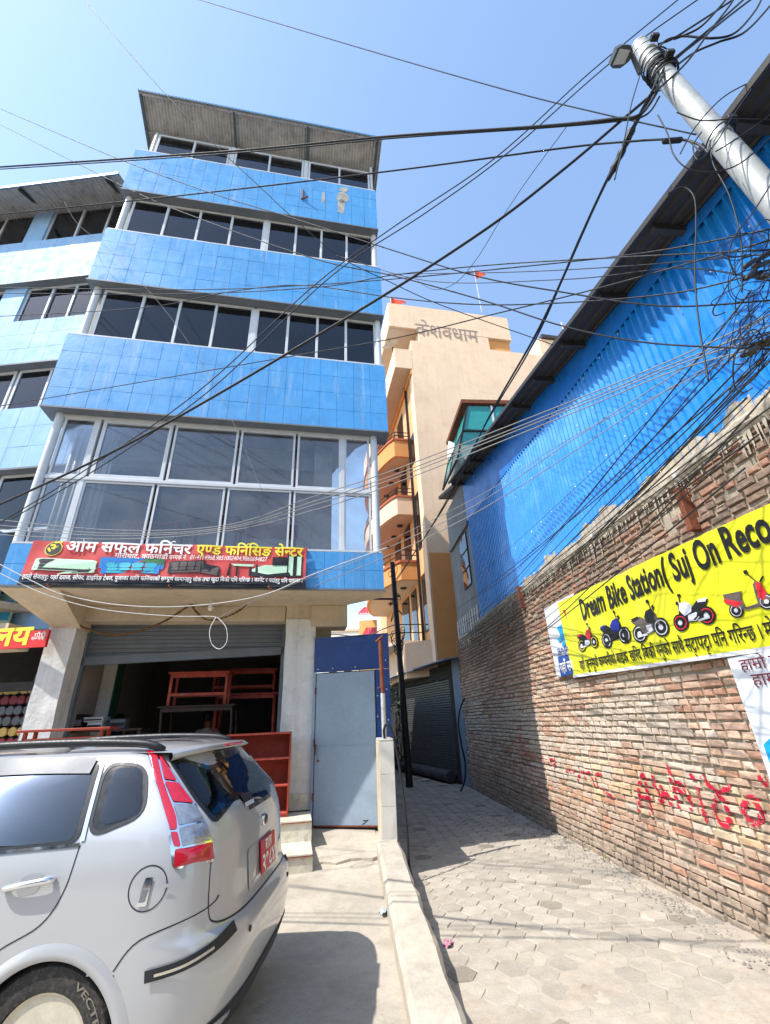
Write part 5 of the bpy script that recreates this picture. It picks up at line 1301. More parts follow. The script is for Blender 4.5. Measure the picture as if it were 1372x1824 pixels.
# arch lips and dark liners
for wx, wz in WHEELS:
    for s in (-1, 1):
        bb = MB(); P = []
        for a in np.linspace(-.16, pi+.16, 40):
            x, z = wx+WR*cos(a), wz+WR*sin(a); y = cside(x, max(z, .2), -1)[1]; P.append((x, s*abs(y)+s*.002, max(z, .19)))
        vs = []
        for a in np.linspace(-.2, pi+.2, 56):
            for rr, dd in ((WR-.028, .0), (WR-.024, .012), (WR+.006, .009), (WR+.022, .004), (WR+.034, .0005)):
                x, z = wx+rr*cos(a), max(.2, wz+rr*sin(a)); v = normal_off(lambda i, j: cside(i, j), x, z, dd); vs.append((v.x, v.y*(-s), v.z))
        bb.add(vs, [(5*k+i, 5*k+5+i, 5*k+6+i, 5*k+1+i) for k in range(55) for i in range(4)]); bb.build('arch_lip', M_paint, car, smooth=True)
        bb = MB(); vs = []
        for p in P: vs += [(wx+(p[0]-wx)*1.0, p[1]-s*.01, p[2]), (p[0], s*.45, p[2])]
        bb.add(vs, [(2*k, 2*k+2, 2*k+3, 2*k+1) for k in range(len(P)-1)]); bb.build('wheel_liner', M_trim, car)
        wh = MB(); wh.lathe([(.205, -.085), (.24, -.092), (.285, -.085), (.303, -.062), (.306, -.02), (.306, .02), (.303, .062), (.285, .085), (.24, .092), (.20, .08)], (0, 0, 0), 48, 'y'); wh.f = wh.f[:-2]
        w_ = thing('x', '', ''); bpy.data.objects.remove(w_)
        wo = bpy.data.objects.new('wheel', None); COL.objects.link(wo); wo.parent = car; wo.location = (wx, s*.752, .321); wo.scale = (1.045, 1, 1.045)
        wh.build('tyre', M_tyre, wo, smooth='auto')
        rm = MB(); rm.lathe([(.206, s*.07), (.20, s*.078), (.185, s*.07), (.17, s*.045), (.10, s*.055), (.075, s*.068), (.045, s*.06), (.03, s*.035), (.0005, s*.035)], (0, 0, 0), 40, 'y'); rm.build('rim', M_rim, wo, smooth='auto')
        hc = MB(); hc.lathe([(.03, s*.072), (.027, s*.078), (.0005, s*.08)], (0, 0, 0), 16, 'y'); hc.build('hub_cap', M_trim, wo, smooth='auto')
        for k in range(4):
            a = k*pi/2+.4; q = MB(); q.lathe([(.009, s*.065), (.009, s*.078), (.001, s*.079)], (.05*cos(a), 0, .05*sin(a)), 6, 'y'); q.build('wheel_nut', M_chrome, wo)
        if s < 0:
            for k in range(36):
                pass
# tyre lettering
wo = [o for o in car.children if o.name.startswith('wheel') and o.type == 'EMPTY' and o.location.y < 0 and o.location.x > -1][0]
V, Fc, w = layout('VECTRA', .02); bb = MB(); vs = []
for p in V:
    a = radians(62)-(p[0]/w)*radians(52); r = .243+p[1]*.034*1.0; vs.append((r*cos(a), -.0935+.004*(r-.24), r*sin(a)))
bb.add(vs, Fc); bb.build('tyre_lettering', mat('tyre_letter', lin((120, 112, 102)), .8), wo, fix=False)
# underbody and cabin
bb = MB(); bb.box(-3.7, -.25, -.62, .62, .17, .32); bb.build('underbody', M_trim, car)
for x in (-1.25, -2.3):
    for y in (-.36, .36):
        bb = MB(); bb.bbox(x-.05, x+.12, y-.24, y+.24, .55, 1.02, .05); bb.build('seat_back', M_cabin, car); bb = MB(); bb.bbox(x-.02, x+.06, y-.12, y+.12, 1.02, 1.2, .03); bb.build('headrest', M_cabin, car)
bb = MB(); bb.box(-3.0, -.3, -.74, .74, .34, .60); bb.build('cabin_floor', M_cabin, car)
bb = MB(); bb.box(-.95, -.32, -.66, .66, .86, .88); bb.build('parcel_shelf', M_cabin, car)
# ---- glazing
def qmap(P):
    """bilinear patch through 4 (x,z) corners: bl, br, tr, tl with slight bowing"""
    def f(i, j):
        a = [P[0][k]*(1-i)+P[1][k]*i for k in (0, 1)]; c = [P[3][k]*(1-i)+P[2][k]*i for k in (0, 1)]
        return a[0]*(1-j)+c[0]*j, a[1]*(1-j)+c[1]*j
    return f
def rounded(P, r=.12, n=5):
    """rounded polygon in (x,z) from corners"""
    out = []; m = len(P)
    for k in range(m):
        p, a, c = Vector(P[k]), Vector(P[k-1]), Vector(P[(k+1) % m]); da, dc = (a-p), (c-p); l = min(r, da.length*.45, dc.length*.45); q0, q1 = p+da.normalized()*l, p+dc.normalized()*l
        for i in range(n+1): t = i/n; out.append((q0*(1-t)**2+p*2*t*(1-t)+q1*t*t))
    return out
def sidepanel(name, P, m, d, parent=car, r=.06, fn=cside, s=-1, ring=None):
    """panel conforming to the flank: rounded polygon filled by shrinking rings"""
    out = rounded(P, r); c = sum(out, Vector((0, 0)))/len(out); n = len(out); vs = []; fs = []; K = 9
    for k in range(K+1):
        f = 1-k/K
        if ring is not None and f < 1-ring-1e-6: break
        for p in out:
            q = c+(p-c)*f; v = normal_off(lambda i, j: fn(i, j, -1), q.x, q.y, d); vs.append((v.x, v.y*(-s), v.z))
    kk = len(vs)//n
    fs = [(k*n+i, k*n+(i+1) % n, (k+1)*n+(i+1) % n, (k+1)*n+i) for k in range(kk-1) for i in range(n)]
    bb = MB(); bb.add(vs, fs); return bb.build(name, m, parent, smooth=True, fix=False)
QW = [(-.575, 1.165), (-.845, 1.075), (-.905, 1.415), (-.665, 1.39)]
RW = [(-.875, 1.07), (-1.80, 1.03), (-1.80, 1.425), (-.935, 1.418)]
FW = [(-1.86, 1.03), (-2.75, 1.0), (-2.32, 1.40), (-1.86, 1.425)]
M_gback = mat('glass_surround', lin((30, 33, 36)), .3, .05)
for s in (-1, 1):
    q = sidepanel('quarter_window', QW, M_gback, .0025, r=.09, s=s); 
    c = Vector((0, 0)); 
    sidepanel('pane', [(-.60, 1.17), (-.80, 1.13), (-.84, 1.385), (-.69, 1.375)], G_car, .006, q, .05, s=s)
    sidepanel('seal', QW, M_trim, .005, q, .09, s=s, ring=.12)
    for W4, nm in ((RW, 'rear_door_window'), (FW, 'front_door_window')):
        q = sidepanel(nm, W4, M_gback, .0025, r=.05, s=s)
        sidepanel('pane', [(Vector(p)*.94+sum((Vector(t) for t in W4), Vector((0, 0)))/4*.06) for p in W4], G_car, .0055, q, .04, s=s)
        sidepanel('seal', W4, M_trim, .0045, q, .05, s=s, ring=.12)
    # sun visor strip over the door window, chrome pillar strip, belt strip
    vs, fs = strip_path(lambda i, j: cside(i, j), [(-1.82, 1.395), (-1.3, 1.40), (-.96, 1.392)], .036, .016); bb = MB(); bb.add([(p[0], p[1]*(-s), p[2]) for p in vs], fs); bb.build('window_visor', mat('smoked_visor', lin((40, 58, 78)), .34, .02, .3, spec=.3), car, smooth=True, fix=False)
    vs, fs = strip_path(lambda i, j: cside(i, j), [(-.858, 1.075), (-.92, 1.415)], .010, .007); bb = MB(); bb.add([(p[0], p[1]*(-s), p[2]) for p in vs], fs); bb.build('pillar_strip', M_chrome, car, fix=False)
    vs, fs = strip_path(lambda i, j: cside(i, j), [(-2.75, .99), (-1.8, 1.022), (-.865, 1.062)], .007, .007); bb = MB(); bb.add([(p[0], p[1]*(-s), p[2]) for p in vs], fs); bb.build('belt_strip', M_chrome, car, fix=False)
    # panel seams
    for nm, pts in (('door_seam', [(-.865, 1.06), (-.875, .90), (-.95, .77), (-1.15, .66), (-1.27, .46), (-1.28, .24)]), ('bumper_seam', [(-.575, .60), (-.48, .70), (-.24, .765), (-.20, .80)]), ('door_seam', [(-1.83, 1.02), (-1.86, .6), (-1.86, .25)])):
        vs, fs = strip_path(lambda i, j: cside(i, j), pts, .0028, .0016); bb = MB(); bb.add([(p[0], p[1]*(-s), p[2]) for p in vs], fs); bb.build(nm, M_trim, car, fix=False)
    # fuel flap ring, bumper strip with insert, door handle
    if s < 0:
        bb = MB(); ctr = (-.485, .885)
        vs = []
        for k in range(41):
            a = 2*pi*k/40
            for r in (.082, .087): vs.append(normal_off(lambda i, j: cside(i, j), ctr[0]+r*cos(a), ctr[1]+r*sin(a), .0016))
        bb.add(vs, [(2*k, 2*k+2, 2*k+3, 2*k+1) for k in range(40)]); bb.build('fuel_flap_seam', M_trim, car, fix=False)
        sidepanel('fuel_latch', [(-.52, .82), (-.475, .82), (-.465, .925), (-.50, .925)], M_chrome, .006, car, .008); sidepanel('fuel_latch', [(-.513, .835), (-.485, .835), (-.478, .88), (-.505, .88)], M_grey, .009, car, .005)
        sidepanel('fuel_pull', [(-.425, .875), (-.39, .885), (-.39, .895), (-.42, .90)], M_paint, .012, car, .008)
    hp = [Vector(cside(x, z)) for x, z in ((-1.155, .905), (-1.13, .918), (-.97, .938), (-.935, .936))]
    P = [(p.x, (p.y-o_)*(-s), p.z) for p, o_ in zip(hp, (.004, .035, .04, .006))]
    hd_ = MB(); hd_.tube(smoothpath(P, 6), [.014]*18+[.012], 8); hd_.build('door_handle', M_chrome, car, smooth=True)
    sidepanel('handle_cup', [(-1.11, .875), (-1.0, .885), (-.99, .965), (-1.10, .955)], mat('handle_shadow', lin((150, 152, 155)), .4, .05), .0015, car, .05, s=s)
    vs, fs = strip_path(lambda i, j: cper(i, j), [(.14, .575), (.30, .62), (.42, .69), (.50, .745)], .022, .012) if False else strip_path(lambda i, j: cside(i, j), [(-.43, .578), (-.28, .60), (-.18, .628), (-.13, .655)], .021, .012)
    bb = MB(); bb.add([(p[0], p[1]*(-s), p[2]) for p in vs], fs); bb.build('bumper_strip', M_trim, car, smooth=True, fix=False)
    vs, fs = strip_path(lambda i, j: cside(i, j), [(-.39, .581), (-.28, .597), (-.18, .625)], .005, .0145); bb = MB(); bb.add([(p[0], p[1]*(-s), p[2]) for p in vs], fs); bb.build('strip_insert', M_rim, car, fix=False)
# ---- rear: glass, lamps, plate, badge, spoiler
def rearpanel(name, P, m, d, parent=car, r=.06, ring=None):
    return sidepanel(name, P, m, d, parent, r, lambda i, j, s: crear(i, j), -1, ring)
def ctau(i, j, s_=-1):
    t = 1-abs(i); q = cper(max(0, t), j, -1); return (q[0], q[1] if i < 0 else -q[1], q[2])
def taupanel(name, P, m, d, parent=car, r=.06, ring=None): return sidepanel(name, P, m, d, parent, r, ctau, -1, ring)
rg = taupanel('rear_window', [(-.55, 1.19), (-.47, 1.105), (0, 1.095), (.47, 1.105), (.55, 1.19), (.60, 1.425), (0, 1.43), (-.60, 1.425)], M_gback, .004, r=.05)
taupanel('pane', [(-.51, 1.20), (-.44, 1.13), (0, 1.12), (.44, 1.13), (.51, 1.20), (.56, 1.41), (0, 1.415), (-.56, 1.41)], G_car, .008, rg, .05)
rearpanel('window_sticker', [(-.33, 1.14), (-.16, 1.14), (-.16, 1.18), (-.33, 1.18)], P_k, .009, rg, .004); rearpanel('window_sticker', [(-.33, 1.12), (-.16, 1.12), (-.16, 1.14), (-.33, 1.14)], P_s, .0095, rg, .004)
for s in (-1, 1):
    def lampf(i, j, s_=-1): return cper(i, j, -1)
    LP = [(.24, .945), (.545, .945), (.535, 1.0), (.43, 1.22), (.36, 1.455), (.265, 1.46), (.225, 1.30), (.205, 1.10)]
    lp = sidepanel('tail_lamp', LP, M_chrome, .006, car, .03, lampf, s)
    sidepanel('lens', [(.215, 1.10), (.262, 1.10), (.282, 1.30), (.33, 1.445), (.272, 1.452), (.234, 1.30)], M_lampr, .012, lp, .012, lampf, s)
    sidepanel('lens', [(.238, 1.035), (.283, 1.03), (.264, 1.09), (.22, 1.092)], M_lampr, .012, lp, .012, lampf, s)
    sidepanel('lens', [(.30, 1.312), (.385, 1.30), (.355, 1.42), (.34, 1.43)], M_lampr, .012, lp, .012, lampf, s)
    sidepanel('lens', [(.292, 1.302), (.388, 1.29), (.425, 1.195), (.285, 1.212)], M_lampr, .012, lp, .012, lampf, s)
    sidepanel('lens', [(.278, 1.202), (.43, 1.186), (.46, 1.118), (.272, 1.115)], M_lampc, .012, lp, .012, lampf, s)
    sidepanel('lens', [(.272, 1.106), (.466, 1.11), (.51, 1.035), (.292, 1.03)], M_lampc, .012, lp, .012, lampf, s)
    sidepanel('lens', [(.25, .953), (.537, .955), (.518, 1.025), (.245, 1.022)], M_lampr, .012, lp, .012, lampf, s)
    vs, fs = strip_path(lambda i, j: cper(i, j), [(.52, .945), (.515, .90), (.515, .84)], .0035, .0018); bb = MB(); bb.add([(p[0], p[1]*(-s), p[2]) for p in vs], fs); bb.build('hatch_seam', M_trim, car, fix=False)
vs, fs = strip_path(lambda i, j: ctau(i, j), [(-.485, .84), (-.48, .76), (-.45, .71), (-.3, .69), (0, .685), (.3, .69), (.45, .71), (.48, .76), (.485, .84)], .004, .0018, 10); bb = MB(); bb.add(vs, fs); bb.build('hatch_seam', M_trim, car, fix=False)
rearpanel('plate_recess', [(-.34, .72), (.34, .72), (.36, .92), (-.36, .92)], M_paint, .004, car, .03)
# number plate: a flat plate hung on the hatch
npz = thing('x', '', ''); bpy.data.objects.remove(npz)
bb = MB(); bb.bbox(.0, .008, -.17, .17, -.085, .085, .002); npl = bb.build('number_plate', M_plate, car, loc=(-.132, .02, .83), rot=(0, radians(-6), 0))
lettering('plate_lettering', 'बा१३च', P_w, npl, (.0095, -.075, .02), (0, 1, 0), (0, 0, 1), .085, .15, .02); lettering('plate_lettering', '२१८४', P_w, npl, (.0095, -.15, -.072), (0, 1, 0), (0, 0, 1), .12, .30, .03)
bg_ = MB(); bg_.lathe([(.055, 0), (.055, .008), (.046, .014)], (0, 0, 0), 24, 'x'); o = bg_.build('badge', M_chrome, car, smooth='auto', loc=(-.163, 0, 1.005)); o.scale = (1, 1, .62)
bg_ = MB(); bg_.lathe([(.044, .0145), (.02, .017)], (0, 0, 0), 24, 'x'); o2 = bg_.build('badge_face', M_trim, o)
# spoiler lip with brake light
bb = MB(); vs = []
for k in range(31):
    y = -.63+1.26*k/30; c = 1-(abs(y)/.66)**4; x0 = -.475-.10*(1-c); vs += [(x0-.25, y*.97, 1.475-.03*(1-c)), (x0+.03*c, y, 1.472-.035*(1-c)), (x0+.075*c, y, 1.445-.03*(1-c)), (x0+.0, y, 1.425-.03*(1-c))]
bb.add(vs, [(4*k+i, 4*k+4+i, 4*k+5+i, 4*k+1+i) for k in range(30) for i in range(3)]); bb.build('spoiler', M_paint, car, smooth=True)
bb = MB(); bb.bbox(-.41, -.392, -.16, .16, 1.446, 1.466, .004); bb.build('brake_light', M_lampr, car)
# roof rails
for s in (-1, 1):
    P = [(x, s*(.60-.02*((x+1.3)/.8)**2), interp([(-2.2, 1.435), (-2.0, 1.495), (-1.3, 1.515), (-.75, 1.495), (-.62, 1.462)], x)) for x in np.linspace(-2.18, -.62, 30)]
    bb = MB(); bb.tube(P, [.012]+[.022]*28+[.012], 8); bb.build('roof_rail', M_trim, car, smooth=True)
# lower bumper apron
vs, fs = strip_path(lambda i, j: crear(i, j), [(-.72, .30), (-.5, .33), (0, .335), (.5, .33), (.72, .30)], .05, .006, 10); bb = MB(); bb.add(vs, fs); bb.build('bumper_apron', M_trim, car, smooth=True, fix=False)
for y in (-.45, .45):
    q = Vector(crear(y, .60)); bb = MB(); bb.lathe([(.014, 0), (.014, .006), (.004, .008)], (q.x, q.y, q.z), 10, 'x'); bb.build('parking_sensor', M_trim, car)
# windscreen, headlamps, mirror (seen only from elsewhere)
def front(y, z):
    w, xf = interp(T_W, z), interp(T_F, z); k = min(1, abs(y)/w); return (xf+.8-.8*max(0, 1-k**3.2)**(1/3.2), y, z)
sidepanel('windscreen', [(-.62, 1.04), (.62, 1.04), (.54, 1.40), (-.54, 1.40)], G_car, .004, car, .08, lambda i, j, s: front(i, j), -1)
for s in (-1, 1):
    bb = MB(); bb.bbox(-.0, .16, -.07, .07, 0, .14, .03); bb.build('side_mirror', M_paint, car, loc=(-2.62, s*.93, .98))
    sidepanel('headlamp', [(.45, .66), (.74, .66), (.76, .80), (.50, .78)], M_lampc, .004, car, .04, lambda i, j, q: front(i, j), -s)

# ================================================================ grey house and teal enclosure behind the shed
M_ghouse = mat('grey_cement_wall', lin((128, 132, 136)), .85, .12, 2, .4, 30, streak=.3)
M_teal = mat('teal_polycarbonate', lin((52, 168, 168)), .25, .1, 3, spec=.6, alpha=.75)
gh = thing('grey_house', 'narrow grey cement house squeezed between the blue shed and the peach building', 'house', WO, YA)
bb = MB(); bb.box(.05, 5, 2.55, 4.75, 3.2, 7.4); bb.build('wall', M_ghouse, gh)
bb = MB(); bb.add([(-.12, 2.5, 7.25), (-.12, 4.85, 7.95), (-.12, 4.85, 8.05), (-.12, 2.5, 7.35), (4, 2.5, 7.25), (4, 4.85, 7.95), (4, 4.85, 8.05), (4, 2.5, 7.35)], [(0, 1, 2, 3), (4, 5, 6, 7), (0, 1, 5, 4), (3, 2, 6, 7), (0, 3, 7, 4), (1, 2, 6, 5)]); bb.build('roof', M_roofunder, gh)
a, c = wpt(805, 955, .05), wpt(832, 1042, .05)
wd = MB(); wd.box(.03, .06, 2.85, 3.55, 4.6, 6.0); w_ = wd.build('window', M_dark, gh)
bb = MB(); bb.box(.02, .03, 2.87, 3.53, 4.62, 5.98); bb.build('pane', G_dark, w_)
for z in (5.05, 5.5): bb = MB(); bb.box(.005, .02, 2.87, 3.53, z, z+.03); bb.build('glazing_bar', M_iron, w_)
bb = MB()
for k in range(20): bb.box(.0+.02*(k % 2), .05, 2.55+k*.11, 2.55+k*.11+.1, 3.3, 4.0)
bb.build('ribbed_skirt', M_zinc, gh)
bb = MB(); bb.box(-.02, .05, 2.5, 4.6, 6.05, 6.15); bb.build('ledge', M_ghouse, gh)
# white gable edge and teal enclosure above
bb = MB(); bb.prism([(2.55, 7.3), (4.75, 7.9), (4.75, 9.6), (4.4, 9.9)], .3, .5, 'x'); bb.build('gable', M_white, gh)
te = thing('roof_enclosure', 'teal translucent roof enclosure with dark frame on the grey house', 'roof enclosure', WO, YA)
for (y0, y1) in ((2.6, 3.6), (3.64, 4.6)):
    bb = MB(); bb.add([(.0, y0, 8.1), (.0, y1, 8.2), (.5, y1, 10.0), (.5, y0, 9.9)], [(0, 1, 2, 3)]); bb.build('panel', M_teal, te, fix=False)
bb = MB(); bb.add([(.0, 2.58, 8.1), (2.4, 2.58, 8.1), (2.4, 2.58, 9.9), (.5, 2.58, 9.9)], [(0, 1, 2, 3)]); bb.build('panel', M_teal, te, fix=False)
for P in ([(.0, 2.57, 8.1), (.5, 2.57, 9.95)], [(.0, 3.62, 8.15), (.5, 3.62, 9.95)], [(.0, 4.6, 8.2), (.5, 4.6, 10.0)], [(0, 2.5, 8.1), (0, 4.65, 8.2)], [(.25, 2.55, 9.0), (.25, 4.62, 9.1)], [(1.2, 2.56, 8.1), (1.2, 2.56, 9.9)], [(.25, 2.56, 9.0), (2.4, 2.56, 9.0)]):
    bb = MB(); bb.bar(P[0], P[1], .03); bb.build('frame_bar', M_alu if P[0][0] == 1.2 else M_iron, te)
bb = MB(); bb.box(.3, 2.6, 2.5, 4.7, 9.95, 10.08); bb.build('cap', M_rust, te)

# ================================================================ peach building
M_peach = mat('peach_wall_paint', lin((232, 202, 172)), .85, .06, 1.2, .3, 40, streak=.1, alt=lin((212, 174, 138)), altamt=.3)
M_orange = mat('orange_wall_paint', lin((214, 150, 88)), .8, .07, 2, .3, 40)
M_soff = mat('pale_soffit', lin((200, 182, 162)), .85, .06, 2)
PO = (1.46, 14.5, 0.); PY = YF
pe = thing('peach_building', 'tall peach building with orange balconies and hand-painted name at the alley end', 'building', PO, PY)
def ppt(u, v, d=0.):
    n = np.array([-sin(PY), cos(PY), 0]); return toloc(onplane(u, v, np.array(PO)+n*d, PY), PO, PY)
zter = ppt(930, 629)[2]; ztop = ppt(760, 548)[2]; zslab = ppt(715, 583)[2]; xup0, xup1 = ppt(733, 600)[0], ppt(872, 615)[0]
bb = MB(); bb.box(0, 9, 0, 11, 2.6, zter); bb.build('wall', M_peach, pe)
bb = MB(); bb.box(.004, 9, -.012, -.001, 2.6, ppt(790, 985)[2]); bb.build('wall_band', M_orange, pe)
bb = MB(); bb.box(xup0+.35, xup1, .003, 5, zter+.001, zslab); bb.build('roof_room', M_peach, pe)
x0, x1 = ppt(692, 565)[0], ppt(905, 575)[0]
bb = MB(); bb.bbox(x0, x1, -.006, 5.6, zslab, ztop, .02); bb.build('roof_slab', M_peach, pe)
bb = MB(); bb.box(x0+.05, x1-.05, .1, 5.5, zslab-.03, zslab-.002); bb.build('slab_soffit', M_soff, pe)
bb = MB(); bb.box(xup1-.2, x1-.1, .12, .3, zslab-.6, zslab-.03); bb.build('slab_bracket', M_orange, pe)
zc0, zc1 = ppt(715, 655)[2], ppt(715, 621)[2]; xc = ppt(703, 640)[0]
bb = MB(); bb.bbox(xc, -.002, .0, 9.5, zc0, zc1, .015); bb.build('terrace_parapet', M_peach, pe)
bb = MB(); bb.box(xc+.04, -.01, .06, 9.4, zc0-.02, zc0-.002); bb.build('terrace_soffit', M_soff, pe)
bb = MB(); bb.box(-.12, .0, .02, 9.5, zc0-.25, zc0-.022); bb.build('terrace_beam', M_orange, pe)
lettering('name_lettering', 'केशवधाम', mat('grey_hand_paint', lin((150, 132, 120)), .8, .15, 10), pe, (ppt(741, 597)[0], -.014, ppt(741, 597)[2]), (1, 0, 0), (0, 0, 1), (ppt(745, 575)[2]-ppt(745, 597)[2])/.68, ppt(851, 597)[0]-ppt(741, 597)[0], .0)
# side wall: pilaster, dark windows
def sidebox(name, y0, y1, z0, z1, m, x0=-.03, x1=.0, parent=None): bb = MB(); bb.box(x0, x1, y0, y1, z0, z1); return bb.build(name, m, parent or pe)
sidebox('pilaster', .0, .5, 2.6, zc0-.02, M_peach, -.06, -.001)
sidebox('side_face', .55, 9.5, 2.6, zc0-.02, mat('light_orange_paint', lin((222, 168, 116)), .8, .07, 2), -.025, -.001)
sidebox('downpipe', 1.15, 1.23, 2.6, zc0, M_iron, -.13, -.05)
floors = []
BAL = [(702, 785, 813, 773), (707, 886, 916, 873), (714, 1002, 1032, 983)]
b0 = 1.4
for k, (ul, vt, vb, vr) in enumerate(BAL):
    zt_b, zb_b, zr_b = ppt(ul+14, vt, b0)[2], ppt(ul+14, vb, b0)[2], ppt(ul+14, vr, b0)[2]; xo = ppt(ul, vt, b0)[0]
    zb_b = min(zb_b, zt_b-.42)
    planb = [(0, b0), (xo, b0)]+[(xo-.75*sin(pi*t)**.8, b0+6.4*t) for t in np.linspace(.04, .96, 15)]+[(xo, b0+6.4), (0, b0+6.4)]
    bal = MB(); bal.prism(planb, zb_b, zt_b); bo = bal.build('balcony', M_peach if k == 1 else M_orange, pe)
    inset = [(x*.9, b0+.1+(y-b0)*.97) for x, y in planb]
    bb = MB(); bb.prism(inset, zb_b-.012, zb_b-.002); bb.build('soffit', M_soff, bo)
    rimp = [(x-.05 if x < 0 else x, y-.04 if y == b0 else y) for x, y in planb]
    bb = MB(); bb.prism(rimp, zt_b+.001, zt_b+.09); bb.build('coping', mat('terracotta_coping', lin((176, 96, 66)), .8, .1), bo)
    outer = [(x, y) for x, y in planb[1:-1]]
    for zz in (zr_b-zt_b, (zr_b-zt_b)*.5):
        bb = MB(); bb.tube([(0, b0+.03, zt_b+.09+zz), (xo+.04, b0+.03, zt_b+.09+zz)]+[(x+.05, y, zt_b+.09+zz) for x, y in outer[1:]], .022, 5); bb.build('rail', M_iron, bo)
    for x, y in [(xo+.04, b0+.03), (xo*.5, b0+.03)]+[(x+.05, y) for x, y in outer[2::3]]:
        bb = MB(); bb.bar((x, y, zt_b+.08), (x, y, zt_b+.09+zr_b-zt_b), .014); bb.build('rail_post', M_iron, bo)
    for y in (b0+1.1, b0+2.3, b0+3.6):
        bb = MB(); bb.lathe([(.13, -.0), (.13, -.03), (.10, -.05), (.001, -.055)], (xo*.55, y, zb_b-.012), 14); bb.build('ceiling_lamp', M_iron, bo)
    floors.append((zb_b, zt_b))
    for (y0, y1) in ((b0+.8, b0+1.9), (b0+2.6, b0+3.8)):
        wn = sidebox('window', y0, y1, zt_b+.2, zt_b+2.1, M_darkwood, -.05, -.02); sidebox('pane', y0+.08, y1-.08, zt_b+.28, zt_b+2.02, G_dark, -.06, -.051, wn)
    if k < 2:
        wn = sidebox('window', .62, 1.08, zt_b-1.4, zt_b-.1, M_darkwood, -.05, -.02); sidebox('pane', .66, 1.04, zt_b-1.35, zt_b-.15, G_dark, -.06, -.051, wn)
# lowest balcony with open railing, door and window
zb4 = ppt(735, 1141, b0)[2]; xo = -.95
bb = MB(); bb.prism([(0, b0), (xo, b0)]+[(xo-.6*sin(pi*t)**.8, b0+5.6*t) for t in np.linspace(.04, .96, 12)]+[(xo, b0+5.6), (0, b0+5.6)], zb4-.12, zb4); bo = bb.build('balcony', M_soff, pe)
for zz in (.28, .56): bb = MB(); bb.tube([(0, b0+.04, zb4+zz), (xo, b0+.04, zb4+zz)]+[(xo-.6*sin(pi*t)**.8, b0+5.6*t, zb4+zz) for t in np.linspace(.05, .95, 10)], .02, 5); bb.build('rail', M_iron, bo)
for x in (0, xo*.5, xo): bb = MB(); bb.bar((x, b0+.04, zb4), (x, b0+.04, zb4+.56), .016); bb.build('rail_post', M_iron, bo)
for (y0, y1, z0, z1) in ((b0+.5, b0+1.3, zb4, zb4+2.0), (b0+1.7, b0+3.0, zb4, zb4+2.0), (.45, 1.05, zb4+.2, zb4+2.2), (.5, 1.05, zb4+3.2, zb4+4.6)):
    wn = sidebox('window', y0, y1, z0, z1, M_darkwood, -.05, -.02); sidebox('pane', y0+.06, y1-.06, z0+.06, z1-.06, G_dark, -.06, -.051, wn)
bb = MB(); bb.prism([(0, .3), (-.75, 1.2), (-.75, 5), (0, 5)], zb4-1.25, zb4-.13); bb.build('corbel', M_peach, pe)
sidebox('side_wall', .0, 10, 0, 2.6, M_dark, .02, .4)
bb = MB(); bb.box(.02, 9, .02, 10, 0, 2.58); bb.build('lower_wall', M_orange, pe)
# flags, dish, tank on the roof
M_flag = mat('orange_flag_cloth', lin((222, 74, 40)), .8, .1)
def flag(label, px, d, h, wd, tall):
    a = ppt(*px, d); P = (PO[0]+a[0]*cos(PY)-d*sin(PY), PO[1]+a[0]*sin(PY)+d*cos(PY), a[2]); t = thing('flag', label, 'flag', P, PY)
    bb = MB(); bb.tube([(0, 0, -.3), (0, 0, tall)], .025, 6); bb.build('pole', M_steel, t)
    bb = MB(); bb.grid(lambda i, j: (wd*i, .05*sin(i*6), tall-h*(1-j)-(h*.45*i)*(2*j-1)+h*.0), 8, 4); bb.build('cloth', M_flag, t, smooth=True, fix=False)
flag('small orange flag at the corner of the peach roof', (697, 548), .3, .65, .75, .75); flag('orange flag on a tall pole on the peach roof', (857, 548), .5, .75, .6, 2.9)
a = ppt(700, 622, .5); P = (PO[0]+a[0]*cos(PY)-.5*sin(PY), PO[1]+a[0]*sin(PY)+.5*cos(PY), zc1)
ds = thing('satellite_dish', 'white satellite dish on the terrace edge of the peach building', 'satellite dish', P, PY)
bb = MB(); bb.lathe([(.001, 0), (.2, .03), (.36, .09), (.37, .1), (.34, .085), (.001, .015)], (0, 0, 0), 20); o = bb.build('dish', M_alu, ds, smooth=True, loc=(-.1, 0, .55), rot=(radians(20), radians(-25), 0))
bb = MB(); bb.tube([(0, 0, 0), (0, 0, .55)], .03, 6); bb.build('mast', M_iron, ds); bb = MB(); bb.tube([(-.1, 0, .55), (-.2, -.1, 1.0)], .015, 5); bb.build('feed_arm', M_iron, ds)

# ================================================================ low shutter building on the right of the alley
S0 = np.array([1.90, 13.0, 0]); SYW = radians(109)
lo = thing('shutter_building', 'low dark shop with a rolling shutter beyond the brick wall', 'shop building', tuple(S0), SYW-pi/2)   # local y along the alley
M_shut = mat('dark_rolling_shutter', lin((74, 74, 76)), .5, .15, 4, .1); M_bluegrey = mat('blue_grey_paint', lin((128, 144, 164)), .7, .1, 3)
bb = MB(); bb.box(.05, 3, .1, 8.2, 0, 3.05); bb.build('wall', M_dark, lo)
bb = MB(); bb.bbox(-.06, .3, -.05, .42, 0, 3.1, .01); bb.build('pillar', M_bluegrey, lo)
for k in range(36):
    bb = MB(); bb.bbox(.0, .03, .75, 5.2, .16+k*.068, .16+k*.068+.062, .012); bb.build('shutter_slat', M_shut, lo)
bb = MB(); bb.box(-.02, .2, .42, .74, 0, 3.0); bb.build('pier', M_dark, lo); bb = MB(); bb.box(-.02, .2, 5.22, 5.6, 0, 3.0); bb.build('pier', M_dark, lo)
bb = MB(); bb.box(-.03, .2, .42, 5.6, 2.62, 3.0); bb.build('lintel', M_dark, lo)
